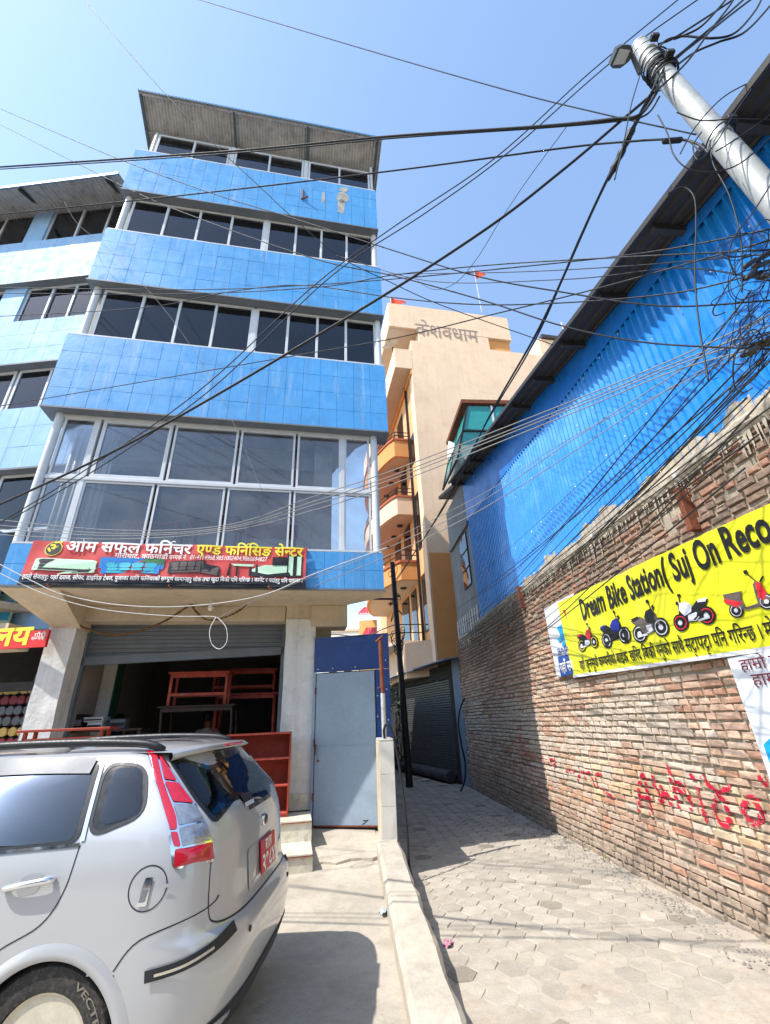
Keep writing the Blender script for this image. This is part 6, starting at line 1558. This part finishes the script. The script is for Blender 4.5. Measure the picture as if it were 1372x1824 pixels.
for (y0, y1, z) in ((-.15, 2.2, 3.12), (2.15, 4.4, 3.08), (4.3, 7.0, 3.06)):
    bb = MB(); bb.add([(-.55, y0, z-.1), (-.55, y1, z-.1), (.6, y1, z+.06), (.6, y0, z+.06), (-.55, y0, z-.07), (-.55, y1, z-.07), (.6, y1, z+.09), (.6, y0, z+.09)], [(0, 1, 2, 3), (4, 5, 6, 7), (0, 1, 5, 4), (2, 3, 7, 6), (0, 3, 7, 4), (1, 2, 6, 5)]); bb.build('awning_sheet', M_bluegrey, lo)
def loworld(x, y, z): a = SYW-pi/2; return (S0[0]+x*cos(a)-y*sin(a), S0[1]+x*sin(a)+y*cos(a), z)
bb = MB(); bb.tube([loworld(-.22, .75, .17), loworld(-.22, 5.0, .17)], .14, 14); o = bb.build('drain_pipe', mat('dark_concrete_pipe', lin((70, 70, 72)), .8, .2), smooth='auto'); tag(o, 'thick dark pipe lying at the foot of the rolling shutter', 'pipe')
for k, (y, s) in enumerate(((.6, .1), (1.7, .13), (2.4, .09), (4.9, .1))):
    bb = MB(); R = random.Random(k); bb.lathe([(s*.3, 0), (s, .01), (s*.95, s*.35), (s*.4, s*.55)], (0, 0, 0), 7); bb.v = [(x*R.uniform(.8, 1.2), y_*R.uniform(.7, 1.1), z) for x, y_, z in bb.v]
    o = bb.build('loose_stone', M_kerb, loc=loworld(-.55, y, .0)); tag(o, 'pale loose stone on the alley floor beside the thick pipe', 'stone', 'stones by the alley pipe')
# black hose hanging at the grey pillar
bb = MB(); P = [aty(828, 1244, 12.4), aty(820, 1262, 12.35), aty(817, 1290, 12.3), aty(822, 1325, 12.3), aty(829, 1360, 12.25), aty(828, 1390, 12.2)]; P.append((P[-1][0]-.12, 12.2, .02))
bb.tube(smoothpath(P, 8), .022, 7); o = bb.build('hanging_hose', M_black, smooth=True); tag(o, 'black hose hanging down the blue-grey pillar of the shutter shop', 'hose')

# ================================================================ end of the alley: garden wall, shrub, black pole, red-roofed house
ew = thing('garden_wall', 'low dark cement wall closing the shaded end of the alley', 'wall', (-3.2, 21.5, 0), radians(-4))
bb = MB(); bb.bbox(0, 3.0, 0, .25, 0, 1.3, .02); bb.build('wall_face', M_ghouse, ew); bb = MB(); bb.bbox(-.03, 3.03, -.04, .29, 1.3, 1.38, .01); bb.build('coping', M_kerb, ew)
lw = thing('flank_wall', 'grey plastered side wall on the left of the alley behind the metal door', 'wall', (-.16, 7.3, 0), YA)
bb = MB(); bb.box(-.25, -.02, .2, 13.5, 0, 2.2); bb.build('wall_face', M_ghouse, lw); bb = MB(); bb.box(-.28, .01, .2, 13.5, 2.2, 2.28); bb.build('coping', M_kerb, lw)
M_leafd = mat('dark_leaf', (.045, .075, .03), .75, .35, 6); M_bark = mat('bark', lin((70, 58, 46)), .9, .25, 12)
def tree(label, loc, h, r, cz, seed, nl=900, name='tree', leaf=.13):
    R = random.Random(seed); t = thing(name, label, 'tree', loc, 0)
    bb = MB(); bb.tube(smoothpath([(0, 0, -.05), (.04, .02, h*.3), (-.05, .03, h*.65), (0, 0, h*.9)], 5), [.08]*5+[.06]*5+[.035]*6, 8); bb.build('trunk', M_bark, t, smooth=True)
    bb = MB(); tips = []
    for k in range(16):
        a = R.uniform(0, 2*pi); z0 = h*R.uniform(.35, .8); q = Vector((r*R.uniform(.4, 1)*cos(a), r*R.uniform(.4, 1)*sin(a), z0+R.uniform(.1, .5)*h*.5)); tips.append(q)
        bb.tube(smoothpath([(0, 0, z0), q*.5+Vector((0, 0, z0*.5+.1)), q], 4), [.03]*4+[.018]*4+[.008], 5)
    bb.build('branches', M_bark, t, smooth=True)
    bb = MB()
    for k in range(nl):
        c = R.choice(tips)+Vector((R.gauss(0, .3), R.gauss(0, .3), R.gauss(0, .25)))*r*.55
        a = R.uniform(0, 2*pi); e = R.uniform(-.9, .5); s = leaf*R.uniform(.6, 1.2)
        d = Vector((cos(a)*cos(e), sin(a)*cos(e), sin(e)))*s; w = Vector((-sin(a), cos(a), R.uniform(-.4, .4)))*s*.32
        bb.add([c, c+d*.5+w, c+d, c+d*.5-w], [(0, 1, 2, 3)])
    o = bb.build('crown', M_leafd, t, fix=False); return t
tree('dark shrub tree growing by the black pole deep in the alley', (-.75, 17.2, 0), 3.0, .9, 0, 1, 1100)
tree('leafy bush spilling over the low wall at the alley end', (-.15, 20.3, 0), 2.2, .9, 0, 2, 900)
tree('small dark tree behind the garden wall at the alley end', (-1.9, 23.2, 0), 3.4, 1.2, 0, 3, 900)
tree('dark bush beside the shutter shop at the alley end', (.6, 21.8, 0), 2.4, 1.0, 0, 5, 900)
a0, a1 = aty(699, 1002, 13.4), aty(727, 1345, 13.4)
bp = thing('black_pole', 'thin black utility pole standing in the shaded alley', 'utility pole', (a1[0], 13.4, 0), 0)
bb = MB(); bb.tube([(0, 0, -.05), (a0[0]-a1[0], 0, a0[2])], [.095, .075], 10); bb.build('shaft', M_iron, bp, smooth='auto')
c = aty(665, 1067, 13.4); bb = MB(); bb.bar((c[0]-a1[0], 0, c[2]), (aty(705, 1067, 13.4)[0]-a1[0], 0, aty(705, 1067, 13.4)[2]), .03); bb.build('cross_arm', M_iron, bp)
R = random.Random(8); bb = MB()
for k in range(9): 
    z = a0[2]*R.uniform(.55, .95); x = (a0[0]-a1[0])*z/a0[2]; rr = R.uniform(.12, .22); bb.tube([(x+rr*cos(t), rr*.6*sin(t), z+.12*sin(t*2+k)+.1*cos(t)) for t in np.linspace(0, 6.3, 14)], .012, 4)
o = bb.build('wire_coils', M_black, bp, smooth=True); stuff(o)
# red roofed house far behind
M_rroof = mat('red_roof_sheet', lin((196, 62, 70)), .55, .1, 3); M_ywall = mat('yellow_house_paint', lin((216, 184, 116)), .85, .08, 2)
def rpt(u, v, y=36.): return aty(u, v, y)
rh = thing('red_roof_house', 'distant yellow house with red sheet roofs and white balustrades', 'house', (0, 36, 0), 0)
bb = MB(); bb.box(-2.6, 4, 2.0, 8, 0, rpt(670, 1095)[2]); bb.build('wall', M_ywall, rh)
zA, zB = rpt(665, 1093)[2], rpt(665, 1073)[2]; xL, xR_ = rpt(636, 1093)[0], 4
def roofp(z0, z1, x0, x1, y0, y1):
    bb = MB(); n = 60; vs = []
    for k in range(n+1):
        x = x0+(x1-x0)*k/n; dz = .05*(k % 2); vs += [(x, y0, z0+dz), (x+(.5 if k < 6 else 0)*(1-k/6 if k < 6 else 0), y1, z1+dz)]
    bb.add(vs, [(2*k, 2*k+2, 2*k+3, 2*k+1) for k in range(n)]); bb.build('roof_sheet', M_rroof, rh, fix=False)
    bb = MB(); bb.box(x0, x1, y0-.03, y0, z0-.12, z0); bb.build('fascia', M_soff, rh)
roofp(zA, zB, xL, 4, -.2, 1.6); zC, zD = rpt(665, 1145)[2], rpt(665, 1112)[2]; roofp(zC, zD, rpt(640, 1140)[0], 4, -1.0, 1.4)
def balus(z0, z1, x0, x1, y):
    for x in np.arange(x0, x1, .22): bb = MB(); bb.lathe([(.05, z0), (.07, z0+(z1-z0)*.3), (.04, z0+(z1-z0)*.7), (.06, z1)], (x, y, 0), 6); bb.build('baluster', M_white, rh)
    bb = MB(); bb.box(x0-.1, x1+.1, y-.08, y+.08, z1, z1+.1); bb.build('handrail', M_white, rh)
balus(zB, rpt(665, 1060)[2], rpt(655, 1065)[0], 3.5, 1.5); balus(rpt(665, 1111)[2], rpt(665, 1099)[2], rpt(678, 1105)[0], 3.5, 1.2)
for x in (-.9, .6, 2.0): bb = MB(); bb.box(x, x+.7, 1.9, 1.99, zA-1.2, zA-.3); bb.build('window', M_dark, rh)
a = rpt(664, 1068)
fp = thing('potted_plant', 'potted plant on the roof terrace of the red-roofed house', 'plant', (a[0], 37.4, zB), 0)
bb = MB(); bb.lathe([(.28, 0), (.4, .5), (.34, .5), (.3, .1)], (0, 0, 0), 12); bb.build('pot', M_white, fp)
bb = MB(); R = random.Random(6)
for k in range(60): a_ = R.uniform(0, 6.3); q = Vector((R.gauss(0, .25), R.gauss(0, .25), .6+R.random()*1.0)); d = Vector((cos(a_), sin(a_), .6))*.22; w = Vector((-sin(a_), cos(a_), 0))*.06; bb.add([q, q+d*.5+w, q+d, q+d*.5-w], [(0, 1, 2, 3)])
bb.tube([(0, 0, .3), (0, 0, 1.5)], .03, 5); bb.build('foliage', M_leafd, fp, fix=False)
wb = thing('white_house', 'pale far house half hidden behind the metal gate', 'house', (-6.5, 44, 0), 0)
bb = MB(); bb.box(0, 4.6, 0, 8, 0, aty(635, 1124, 44)[2]); bb.build('wall', M_white, wb); bb = MB(); bb.box(-.1, 4.7, -.1, 8.1, aty(635, 1124, 44)[2], aty(635, 1122, 44)[2]+.1); bb.build('parapet', M_soff, wb)
for x in (.6, 2.0, 3.4): bb = MB(); bb.box(x, x+.7, -.05, -.005, 5.2, 6.6); bb.build('window', M_dark, wb)
# tan house peeking over the shed roof at the right
th_ = thing('tan_roof_room', 'small tan rooftop room with a red flag behind the shed roof', 'roof room', (9.2, 20, 0), YF)
a = onplane(985, 606, (9.2, 20, 0), YF); lx = toloc(a, (9.2, 20, 0), YF)[0]
bb = MB(); bb.box(lx-1.0, lx+4, 0, 5, 0, a[2]); bb.build('wall', M_peach, th_); bb = MB(); bb.box(lx-.8, lx+4, -.15, 5, a[2]+.001, a[2]+.25); bb.build('roof_edge', M_roofunder, th_)
bb = MB(); bb.tube([(lx+.9, -.05, a[2]), (lx+.9, -.05, a[2]+1.6)], .03, 5); bb.build('flag_pole', M_steel, th_); bb = MB(); bb.add([(lx+.9, -.05, a[2]+1.5), (lx+1.35, -.1, a[2]+.9), (lx+.9, -.05, a[2]+.5)], [(0, 1, 2)]); bb.build('flag_cloth', M_flag, th_, fix=False)
# litter on the ground
M_lit = mat('pink_wrapper', lin((176, 120, 140)), .6, .2, 20); M_lit2 = mat('grey_plastic_scrap', lin((170, 184, 184)), .4, .15, 20)
def scrap(label, u, v, z, m, s):
    p = atz(u, v, z); R = random.Random(u); bb = MB()
    bb.grid(lambda i, j: ((i-.5)*s*(1+.3*sin(j*5)), (j-.5)*s*.7, .012+.018*sin(i*9+j*4)*cos(j*7+i*3)), 7, 6)
    o = bb.build('litter_scrap', m, loc=(p[0], p[1], z), rot=(0, 0, R.uniform(0, 3))); tag(o, label, 'litter')
scrap('crumpled pink wrapper lying in the shadow of the kerb', 798, 1682, .008, M_lit, .09); scrap('torn grey plastic scrap on the forecourt beside the kerb', 684, 1624, zfore(5.2)+.004, M_lit2, .1)

# ================================================================ houses added across the street, out of view, for glass and paint to reflect
for k, (x, w, h, d, c, lb) in enumerate([(-17, 9, 8.5, -15, (150, 138, 122), 'tan house added unseen across the street for glass to reflect'), (-6.5, 8, 11.5, -16, (128, 128, 130), 'tall grey house added unseen across the street for glass to reflect'), (3, 10, 7.5, -15, (156, 120, 98), 'low brick-red house added unseen across the street for glass to reflect')]):
    t = thing('added_opposite_house', lb, 'house', (x, d, 0), 0)
    bb = MB(); bb.box(0, w, -8, 0, 0, h); bb.build('wall', mat('added_house_wall_%d' % k, lin(c), .85, .12, 1), t)
    bb = MB(); bb.box(-.2, w+.2, -8, .35, h, h+.25); bb.build('roof_slab', M_ghouse, t)
    for fz in np.arange(.9, h-1.5, 2.9):
        for fx in np.arange(.8, w-1.2, 2.2):
            bb = MB(); bb.box(fx, fx+1.2, .005, .06, fz, fz+1.3); wn = bb.build('window', M_darkwood, t); bb = MB(); bb.box(fx+.08, fx+1.12, .062, .07, fz+.08, fz+1.22); bb.build('pane', G_dark, wn)

# ================================================================ street pole with lamp
M_pole = mat('painted_steel_pole', lin((168, 170, 167)), .5, .1, 4, .12, 25, metal=.2, streak=.25, alt=lin((132, 132, 127)), altamt=.35)
ptop, plow = Vector(aty(1140, 84, 1.70)), Vector(aty(1359, 336, 1.65)); pd = (ptop-plow).normalized()
pbase = plow-pd*((plow.z+.05)/pd.z)
pole = thing('street_pole', 'leaning pale steel street pole crowded with cables beside the brick wall', 'utility pole', tuple(pbase), 0)
def pl_at(z): return (plow+pd*((z-plow.z)/pd.z))-pbase
bb = MB(); bb.tube([pl_at(-.05), pl_at(3), pl_at(5.6), ptop-pbase], [.09, .078, .068, .063], 20); bb.build('shaft', M_pole, pole, smooth='auto')
bb = MB(); q = ptop-pbase; bb.tube([q, q+pd*.015], .066, 20); bb.build('cap', M_pole, pole, smooth='auto')
for z in (5.05, 6.05, 6.35):
    q = pl_at(z); bb = MB(); bb.tube([q-pd*.02, q+pd*.02], .074, 20); bb.build('clamp_band', M_steel, pole, smooth='auto')
    bb = MB(); bb.bbox(-.03, .03, -.13, -.085, -.02, .02, .004); bb.build('clamp_bolt', M_iron, pole, loc=q)
la = Vector(aty(1127, 100, 1.66)); lb = Vector(aty(1070, 100, 1.62)); bb = MB(); q = pl_at(6.25)
lamp = thing('street_lamp', 'flat grey led street lamp bracketed to the top of the steel pole', 'street lamp', tuple(la), 0)
ax = (lb-la).normalized(); sd = ax.cross(Vector((0, 0, 1))).normalized(); up = sd.cross(ax)
M_lamp = mat('grey_lamp_casting', lin((86, 92, 98)), .5, .1, 10, metal=.3)
Ll = (lb-la).length
def lpt(a, s, h): return ax*a+sd*s+up*h
bb = MB(); prof = [(.02, .025), (.05, .05), (.08, .068), (.155, .068), (.19, .05)]; vs = []
for a, w in prof: vs += [lpt(a*1.0, -w, -.012), lpt(a, w, -.012), lpt(a, w*.9, .022), lpt(a, -w*.9, .022)]
bb.add(vs, [(0, 1, 2, 3), (16, 17, 18, 19)]+[(4*k+i, 4*k+(i+1) % 4, 4*k+4+(i+1) % 4, 4*k+4+i) for k in range(4) for i in range(4)]); bb.build('housing', M_lamp, lamp)
bb = MB(); bb.add([lpt(.06, -.04, -.014), lpt(.168, -.048, -.014), lpt(.168, .048, -.014), lpt(.06, .04, -.014)], [(0, 1, 2, 3)]); bb.build('led_panel', mat('lamp_glass', lin((190, 196, 190)), .25, .05), lamp, fix=False)
bb = MB(); bb.tube([lpt(.03, 0, 0), Vector((0, 0, 0)), (Vector(aty(1140, 130, 1.68))-la)], .018, 8); bb.build('arm', M_lamp, lamp, smooth=True)

# ================================================================ cables
def cable(pts, r, label, group, m=None, name='overhead_cable', n=10, sides=5, y01=None):
    """pts: pixels (u,v) with y depths running from y01[0] to y01[1] (or given per point)"""
    P = []; u0, u1 = pts[0][0], pts[-1][0]
    for k, p in enumerate(pts):
        y = p[2] if len(p) > 2 else y01[0]+(y01[1]-y01[0])*k/(len(pts)-1) if abs(u1-u0) < 60 else y01[0]+(y01[1]-y01[0])*(p[0]-u0)/(u1-u0)
        P.append(aty(p[0], p[1], y))
    bb = MB(); bb.tube(smoothpath(P, n), r, sides); o = bb.build(name, m or M_black, smooth=True); tag(o, label, 'cable', group); return o
G1 = 'thick cables strung from the steel pole'; L1 = 'thick black cable strung across the street from the steel pole'
def L(y0, y1, *pts, r=.008, g=G1, l=L1, m=None): return cable(list(pts), r, l, g, m, y01=(y0, y1))
L(3.6, 1.70, (-10, 903), (255, 777), (628, 560), (860, 412), (1000, 305), (1110, 212), (1165, 165), r=.011)
L(3.4, 1.68, (-10, 298), (400, 270), (690, 243), (960, 225), (1090, 212), (1140, 204), (1170, 165), r=.011)
L(3.5, 1.68, (-10, 302), (400, 274), (690, 247), (960, 228), (1095, 216), (1150, 205), (1175, 172), r=.007)
L(3.6, 1.68, (-10, 383), (332, 347), (700, 304), (1000, 264), (1120, 252), (1200, 248), (1240, 255), (1262, 272), r=.008)
# heavy drop down to the black pole in the alley
L(1.68, 13.4, (1165, 160, 1.68), (1120, 245, 1.95), (1060, 365, 2.4), (960, 585, 3.6), (870, 745, 5.4), (790, 905, 8.2), (703, 1036, 13.4), r=.013, g='heavy cables dropping to the alley pole', l='heavy black cable dropping from the steel pole into the alley')
L(1.68, 13.4, (1158, 168, 1.68), (1100, 280, 2.05), (1030, 430, 2.7), (950, 612, 3.9), (860, 765, 5.8), (782, 915, 8.6), (703, 1040, 13.4), r=.010, g='heavy cables dropping to the alley pole', l='heavy black cable dropping from the steel pole into the alley')
bb = MB(); P = [aty(u, v, y) for u, v, y in ((1128, 228, 1.9), (1112, 262, 1.98), (1098, 292, 2.06), (1082, 322, 2.15))]; bb.tube(smoothpath(P, 4), [.02, .03, .026, .03, .022, .03, .028, .02, .026, .03, .02, .02, .015], 7); o = bb.build('cable_joint', M_black, smooth=True); tag(o, 'lumpy taped cable joint on the heavy drop below the pole', 'cable joint')
G2 = 'thin black wires crossing before the facade'; L2 = 'thin black wire crossing the street before the blue facade'
for a in ([3.8, 1.55, (-10, 937), (140, 845), (350, 700), (560, 508), (700, 405), (880, 283), (1050, 130), (1222, -12)], [3.7, 1.5, (20, 925), (200, 818), (380, 690), (590, 492), (760, 378), (905, 272), (1090, 110), (1262, -14)],
          [3.5, 1.62, (-10, 189), (204, 280), (377, 344), (510, 385), (700, 446), (850, 492), (1000, 520), (1180, 545), (1372, 535)], [3.6, 1.62, (-10, 216), (224, 334), (357, 390), (561, 461), (700, 491), (860, 535), (1000, 580), (1150, 610), (1372, 622)],
          [2.9, 4.2, (146, -6), (270, 140), (372, 247), (459, 329), (541, 405), (612, 461), (690, 500), (790, 545), (985, 614)], [2.6, 1.7, (330, -8), (640, 85), (900, 160), (1060, 200), (1240, 240)],
          [4.5, 1.6, (-10, 512), (200, 515), (398, 515), (561, 507), (700, 497), (900, 478), (1150, 450), (1372, 408)], [4.5, 1.6, (-10, 564), (255, 548), (408, 520), (536, 508), (700, 530), (840, 542), (990, 540), (1200, 522), (1372, 480)],
          [4.6, 1.6, (-10, 725), (255, 680), (510, 636), (700, 603), (870, 562), (1060, 515), (1372, 428)], [4.4, 1.6, (-10, 522), (300, 524), (560, 512), (700, 490), (900, 470), (1372, 445)],
          [4.6, 1.6, (690, 488), (900, 485), (1100, 475), (1372, 452)], [5.0, 1.6, (600, 455), (760, 500), (1000, 498), (1200, 478), (1372, 500)]):
    L(a[0], a[1], *a[2:], r=.0052, g=G2, l=L2)
G3 = 'thin grey service wires low before the shop windows'; L3 = 'thin grey service wire running from the shop front to the cable tangle'
M_greyw = mat('grey_cable', lin((120, 120, 120)), .6, .1); M_whitew = mat('white_cable', lin((214, 212, 206)), .6, .08)
for k, dv in enumerate((0, 10, 17, 27)):
    L(4.6, 1.6, (-10, 925+dv), (200, 944+dv*.6), (400, 936+dv*.4), (560, 884+dv*.9), (700, 838+dv*.9), (1010, 718+dv*.8), (1200, 640+dv*.8), (1372, 560+dv*2), r=.0042, g=G3, l=L3, m=M_greyw)
for k, dv in enumerate((0, 14)):
    L(4.8, 1.6, (560, 1030+dv), (700, 972+dv), (850, 898+dv), (1010, 790+dv*1.6), (1200, 668+dv*1.4), (1372, 560+dv*3), r=.0042, g=G3, l=L3, m=M_greyw)
G4 = 'white service cables looped under the shop banner'; L4 = 'white service cable sagging below the furniture banner'
L(4.6, 5.3, (-10, 1000), (60, 1036), (110, 1058), (200, 1076), (300, 1081), (400, 1073), (480, 1056), (560, 1022), (690, 975), r=.0045, g=G4, l=L4, m=M_whitew)
L(4.6, 5.3, (-10, 1016), (80, 1058), (180, 1085), (300, 1097), (375, 1098), (388, 1101), r=.0045, g=G4, l=L4, m=M_whitew)
L(5.0, 5.3, (388, 1101, 5.1), (430, 1080, 5.2), (480, 1058, 5.3), (560, 1025, 5.4), (690, 965, 5.3), (860, 880, 4.4), (1010, 784, 3.6), (1200, 690, 2.4), (1372, 610, 1.6), r=.0035, g=G4, l=L4, m=M_greyw)
o = L(5.1, 5.1, (385, 1099, 5.1), (374, 1122, 5.1), (377, 1146, 5.1), (391, 1156, 5.1), (404, 1143, 5.1), (403, 1118, 5.1), (388, 1100, 5.1), r=.0045, g='', l='white cable loop hanging from the sagging service cables', m=M_whitew)
L(5.0, 5.6, (115, 360, 5.0), (140, 400, 5.1), (200, 450, 5.2), (300, 560, 5.3), (390, 700, 5.5), (470, 880, 5.6), r=.0035, g='', l='hair-thin grey wire slanting down the blue facade', m=M_greyw)
o = L(2.4, 5.4, (1010, 225, 2.4), (940, 320, 3.0), (890, 395, 3.4), (850, 460, 3.8), (810, 505, 4.2), (770, 515, 4.6), (735, 492, 5.0), r=.004, g='', l='loose teal-black wire drooping against the sky beside the blue building', m=M_black)
# tangle at the right: closures, loops and radiating thin wires
tc = Vector(aty(1352, 480, 1.55)); tn = thing('cable_tangle', 'dense black tangle of cable loops and joint boxes before the blue cladding', 'cable tangle', tuple(tc), 0)
R = random.Random(12)
def px(u, v, y): return Vector(aty(u, v, y))-tc
for k in range(16):
    u, v = R.uniform(1318, 1385), R.uniform(445, 520) if k < 10 else R.uniform(606, 640); y = 1.55+R.uniform(-.08, .08); a = px(u, v, y); c = px(u+R.uniform(14, 40), v-R.uniform(5, 22), y+.02)
    bb = MB(); bb.tube([a, a+(c-a)*.12, a+(c-a)*.88, c], [.005, .013, .013, .005], 7); bb.build('joint_box', M_black, tn)
for k in range(34):
    cu, cv = R.uniform(1300, 1385), R.choice([R.uniform(430, 530), R.uniform(560, 650)]); ru, rv = R.uniform(12, 55), R.uniform(10, 60); ph = R.uniform(0, 6.3)
    pts = [px(cu+ru*cos(t+ph)+R.uniform(-3, 3), cv+rv*sin(t*R.uniform(.97, 1.03)+ph*.5), 1.58+.10*sin(t+k)) for t in np.linspace(0, R.uniform(4, 6.5), 10)]
    bb = MB(); bb.tube(smoothpath(pts, 4), R.uniform(.0016, .0032), 4); bb.build('cable_loop', M_black, tn, smooth=True)
G5 = 'thin wires fanning from the cable tangle down the alley'; L5 = 'thin black wire running from the cable tangle down along the shed wall'
for k in range(26):
    t = k/25; su, sv = R.uniform(1320, 1385), R.uniform(470, 660)+t*180; eu, ev = R.uniform(830, 905), R.uniform(1060, 1200); ye = R.uniform(11.2, 12.6) if eu < 860 else R.uniform(9.5, 10.8)
    mid = (su*.55+eu*.45, sv*.55+ev*.45+R.uniform(4, 26)); ys = 1.6
    A_, B_ = Vector(aty(su, sv, ys)), Vector(aty(eu, ev, ye)); x_lim = lambda y: alley_r(y)-.12
    B_.x = min(B_.x, x_lim(B_.y)); sag = R.uniform(.03, .22)
    P = [A_.lerp(B_, s) - Vector((0, 0, sag*4*s*(1-s))) for s in np.linspace(0, 1, 22)]
    bb = MB(); bb.tube(P, R.choice([.0025, .0035, .0045]), 4); o = bb.build('overhead_cable', M_black, smooth=True); tag(o, L5, 'cable', G5)
# wires and rings on the pole
G6 = 'cables gathered at the top of the steel pole'; L6 = 'black cable looping off the top of the steel pole towards the street'
for pts in ([(1160, 165), (1185, 120), (1230, 80), (1290, 30), (1335, -10)], [(1168, 160), (1200, 110), (1260, 60), (1310, 20), (1350, -10)], [(1172, 158), (1175, 85), (1210, 65), (1270, 68), (1310, 58), (1345, 20), (1360, -10)],
            [(1180, 90), (1172, 80), (1200, 68), (1260, 30), (1320, -10)], [(1190, 130), (1235, 95), (1280, 75), (1330, 55), (1385, -5)], [(1165, 165), (1220, 115), (1265, 55), (1300, 10), (1312, -12)], [(1200, 70), (1245, 50), (1280, 15), (1300, -10)]):
    cable(pts, .008, L6, G6, y01=(1.66, 1.5))
G7 = 'thin drop wires around the pole shaft'; L7 = 'thin wire curling round the middle of the steel pole'
for pts in ([(1172, 205), (1190, 240), (1200, 275), (1225, 300), (1270, 306), (1320, 290), (1385, 235)], [(1205, 200), (1240, 213), (1265, 215), (1310, 212), (1385, 214)], [(1140, 135), (1125, 185), (1112, 250), (1095, 320)], [(1265, 250), (1270, 290), (1300, 350), (1320, 430), (1322, 520)],
            [(1250, 235), (1235, 260), (1245, 285), (1275, 255), (1300, 215), (1345, 150)], [(1190, 345), (1215, 333), (1236, 350), (1240, 400), (1238, 470), (1243, 560), (1262, 680)], [(1275, 270), (1300, 255), (1345, 225), (1385, 195)], [(1372, 330), (1340, 380), (1310, 420), (1298, 455), (1310, 490)],
            [(1212, 274), (1240, 225), (1290, 172), (1350, 140)], [(1200, 248), (1216, 248), (1232, 255), (1248, 270), (1256, 262)]):
    cable(pts, .0042, L7, G7, y01=(1.56, 1.52))
bb = MB(); a, c = Vector(aty(1180, 252, 1.6)), Vector(aty(1216, 249, 1.6)); bb.tube([a, a.lerp(c, .1), a.lerp(c, .9), c], [.008, .018, .018, .008], 8); o = bb.build('cable_joint', M_black, smooth='auto'); tag(o, 'slim black joint box on the wire left of the pole shaft', 'cable joint')
bb = MB(); R = random.Random(4)
for k in range(22):
    z = R.choice([5.05, 6.05, 6.15, 6.35])+R.uniform(-.06, .06); q = pl_at(z); n_ = 18; tl = R.uniform(-.25, .25); rr = R.uniform(.072, .10)
    bb.tube([q+Vector((rr*cos(t), rr*sin(t), tl*rr*cos(t+k)*2)) for t in np.linspace(0, 2*pi, n_)], R.uniform(.003, .006), 4)
o = bb.build('wire_wraps', M_black, pole, smooth=True); stuff(o)
bpy.data.scenes.remove(TS)
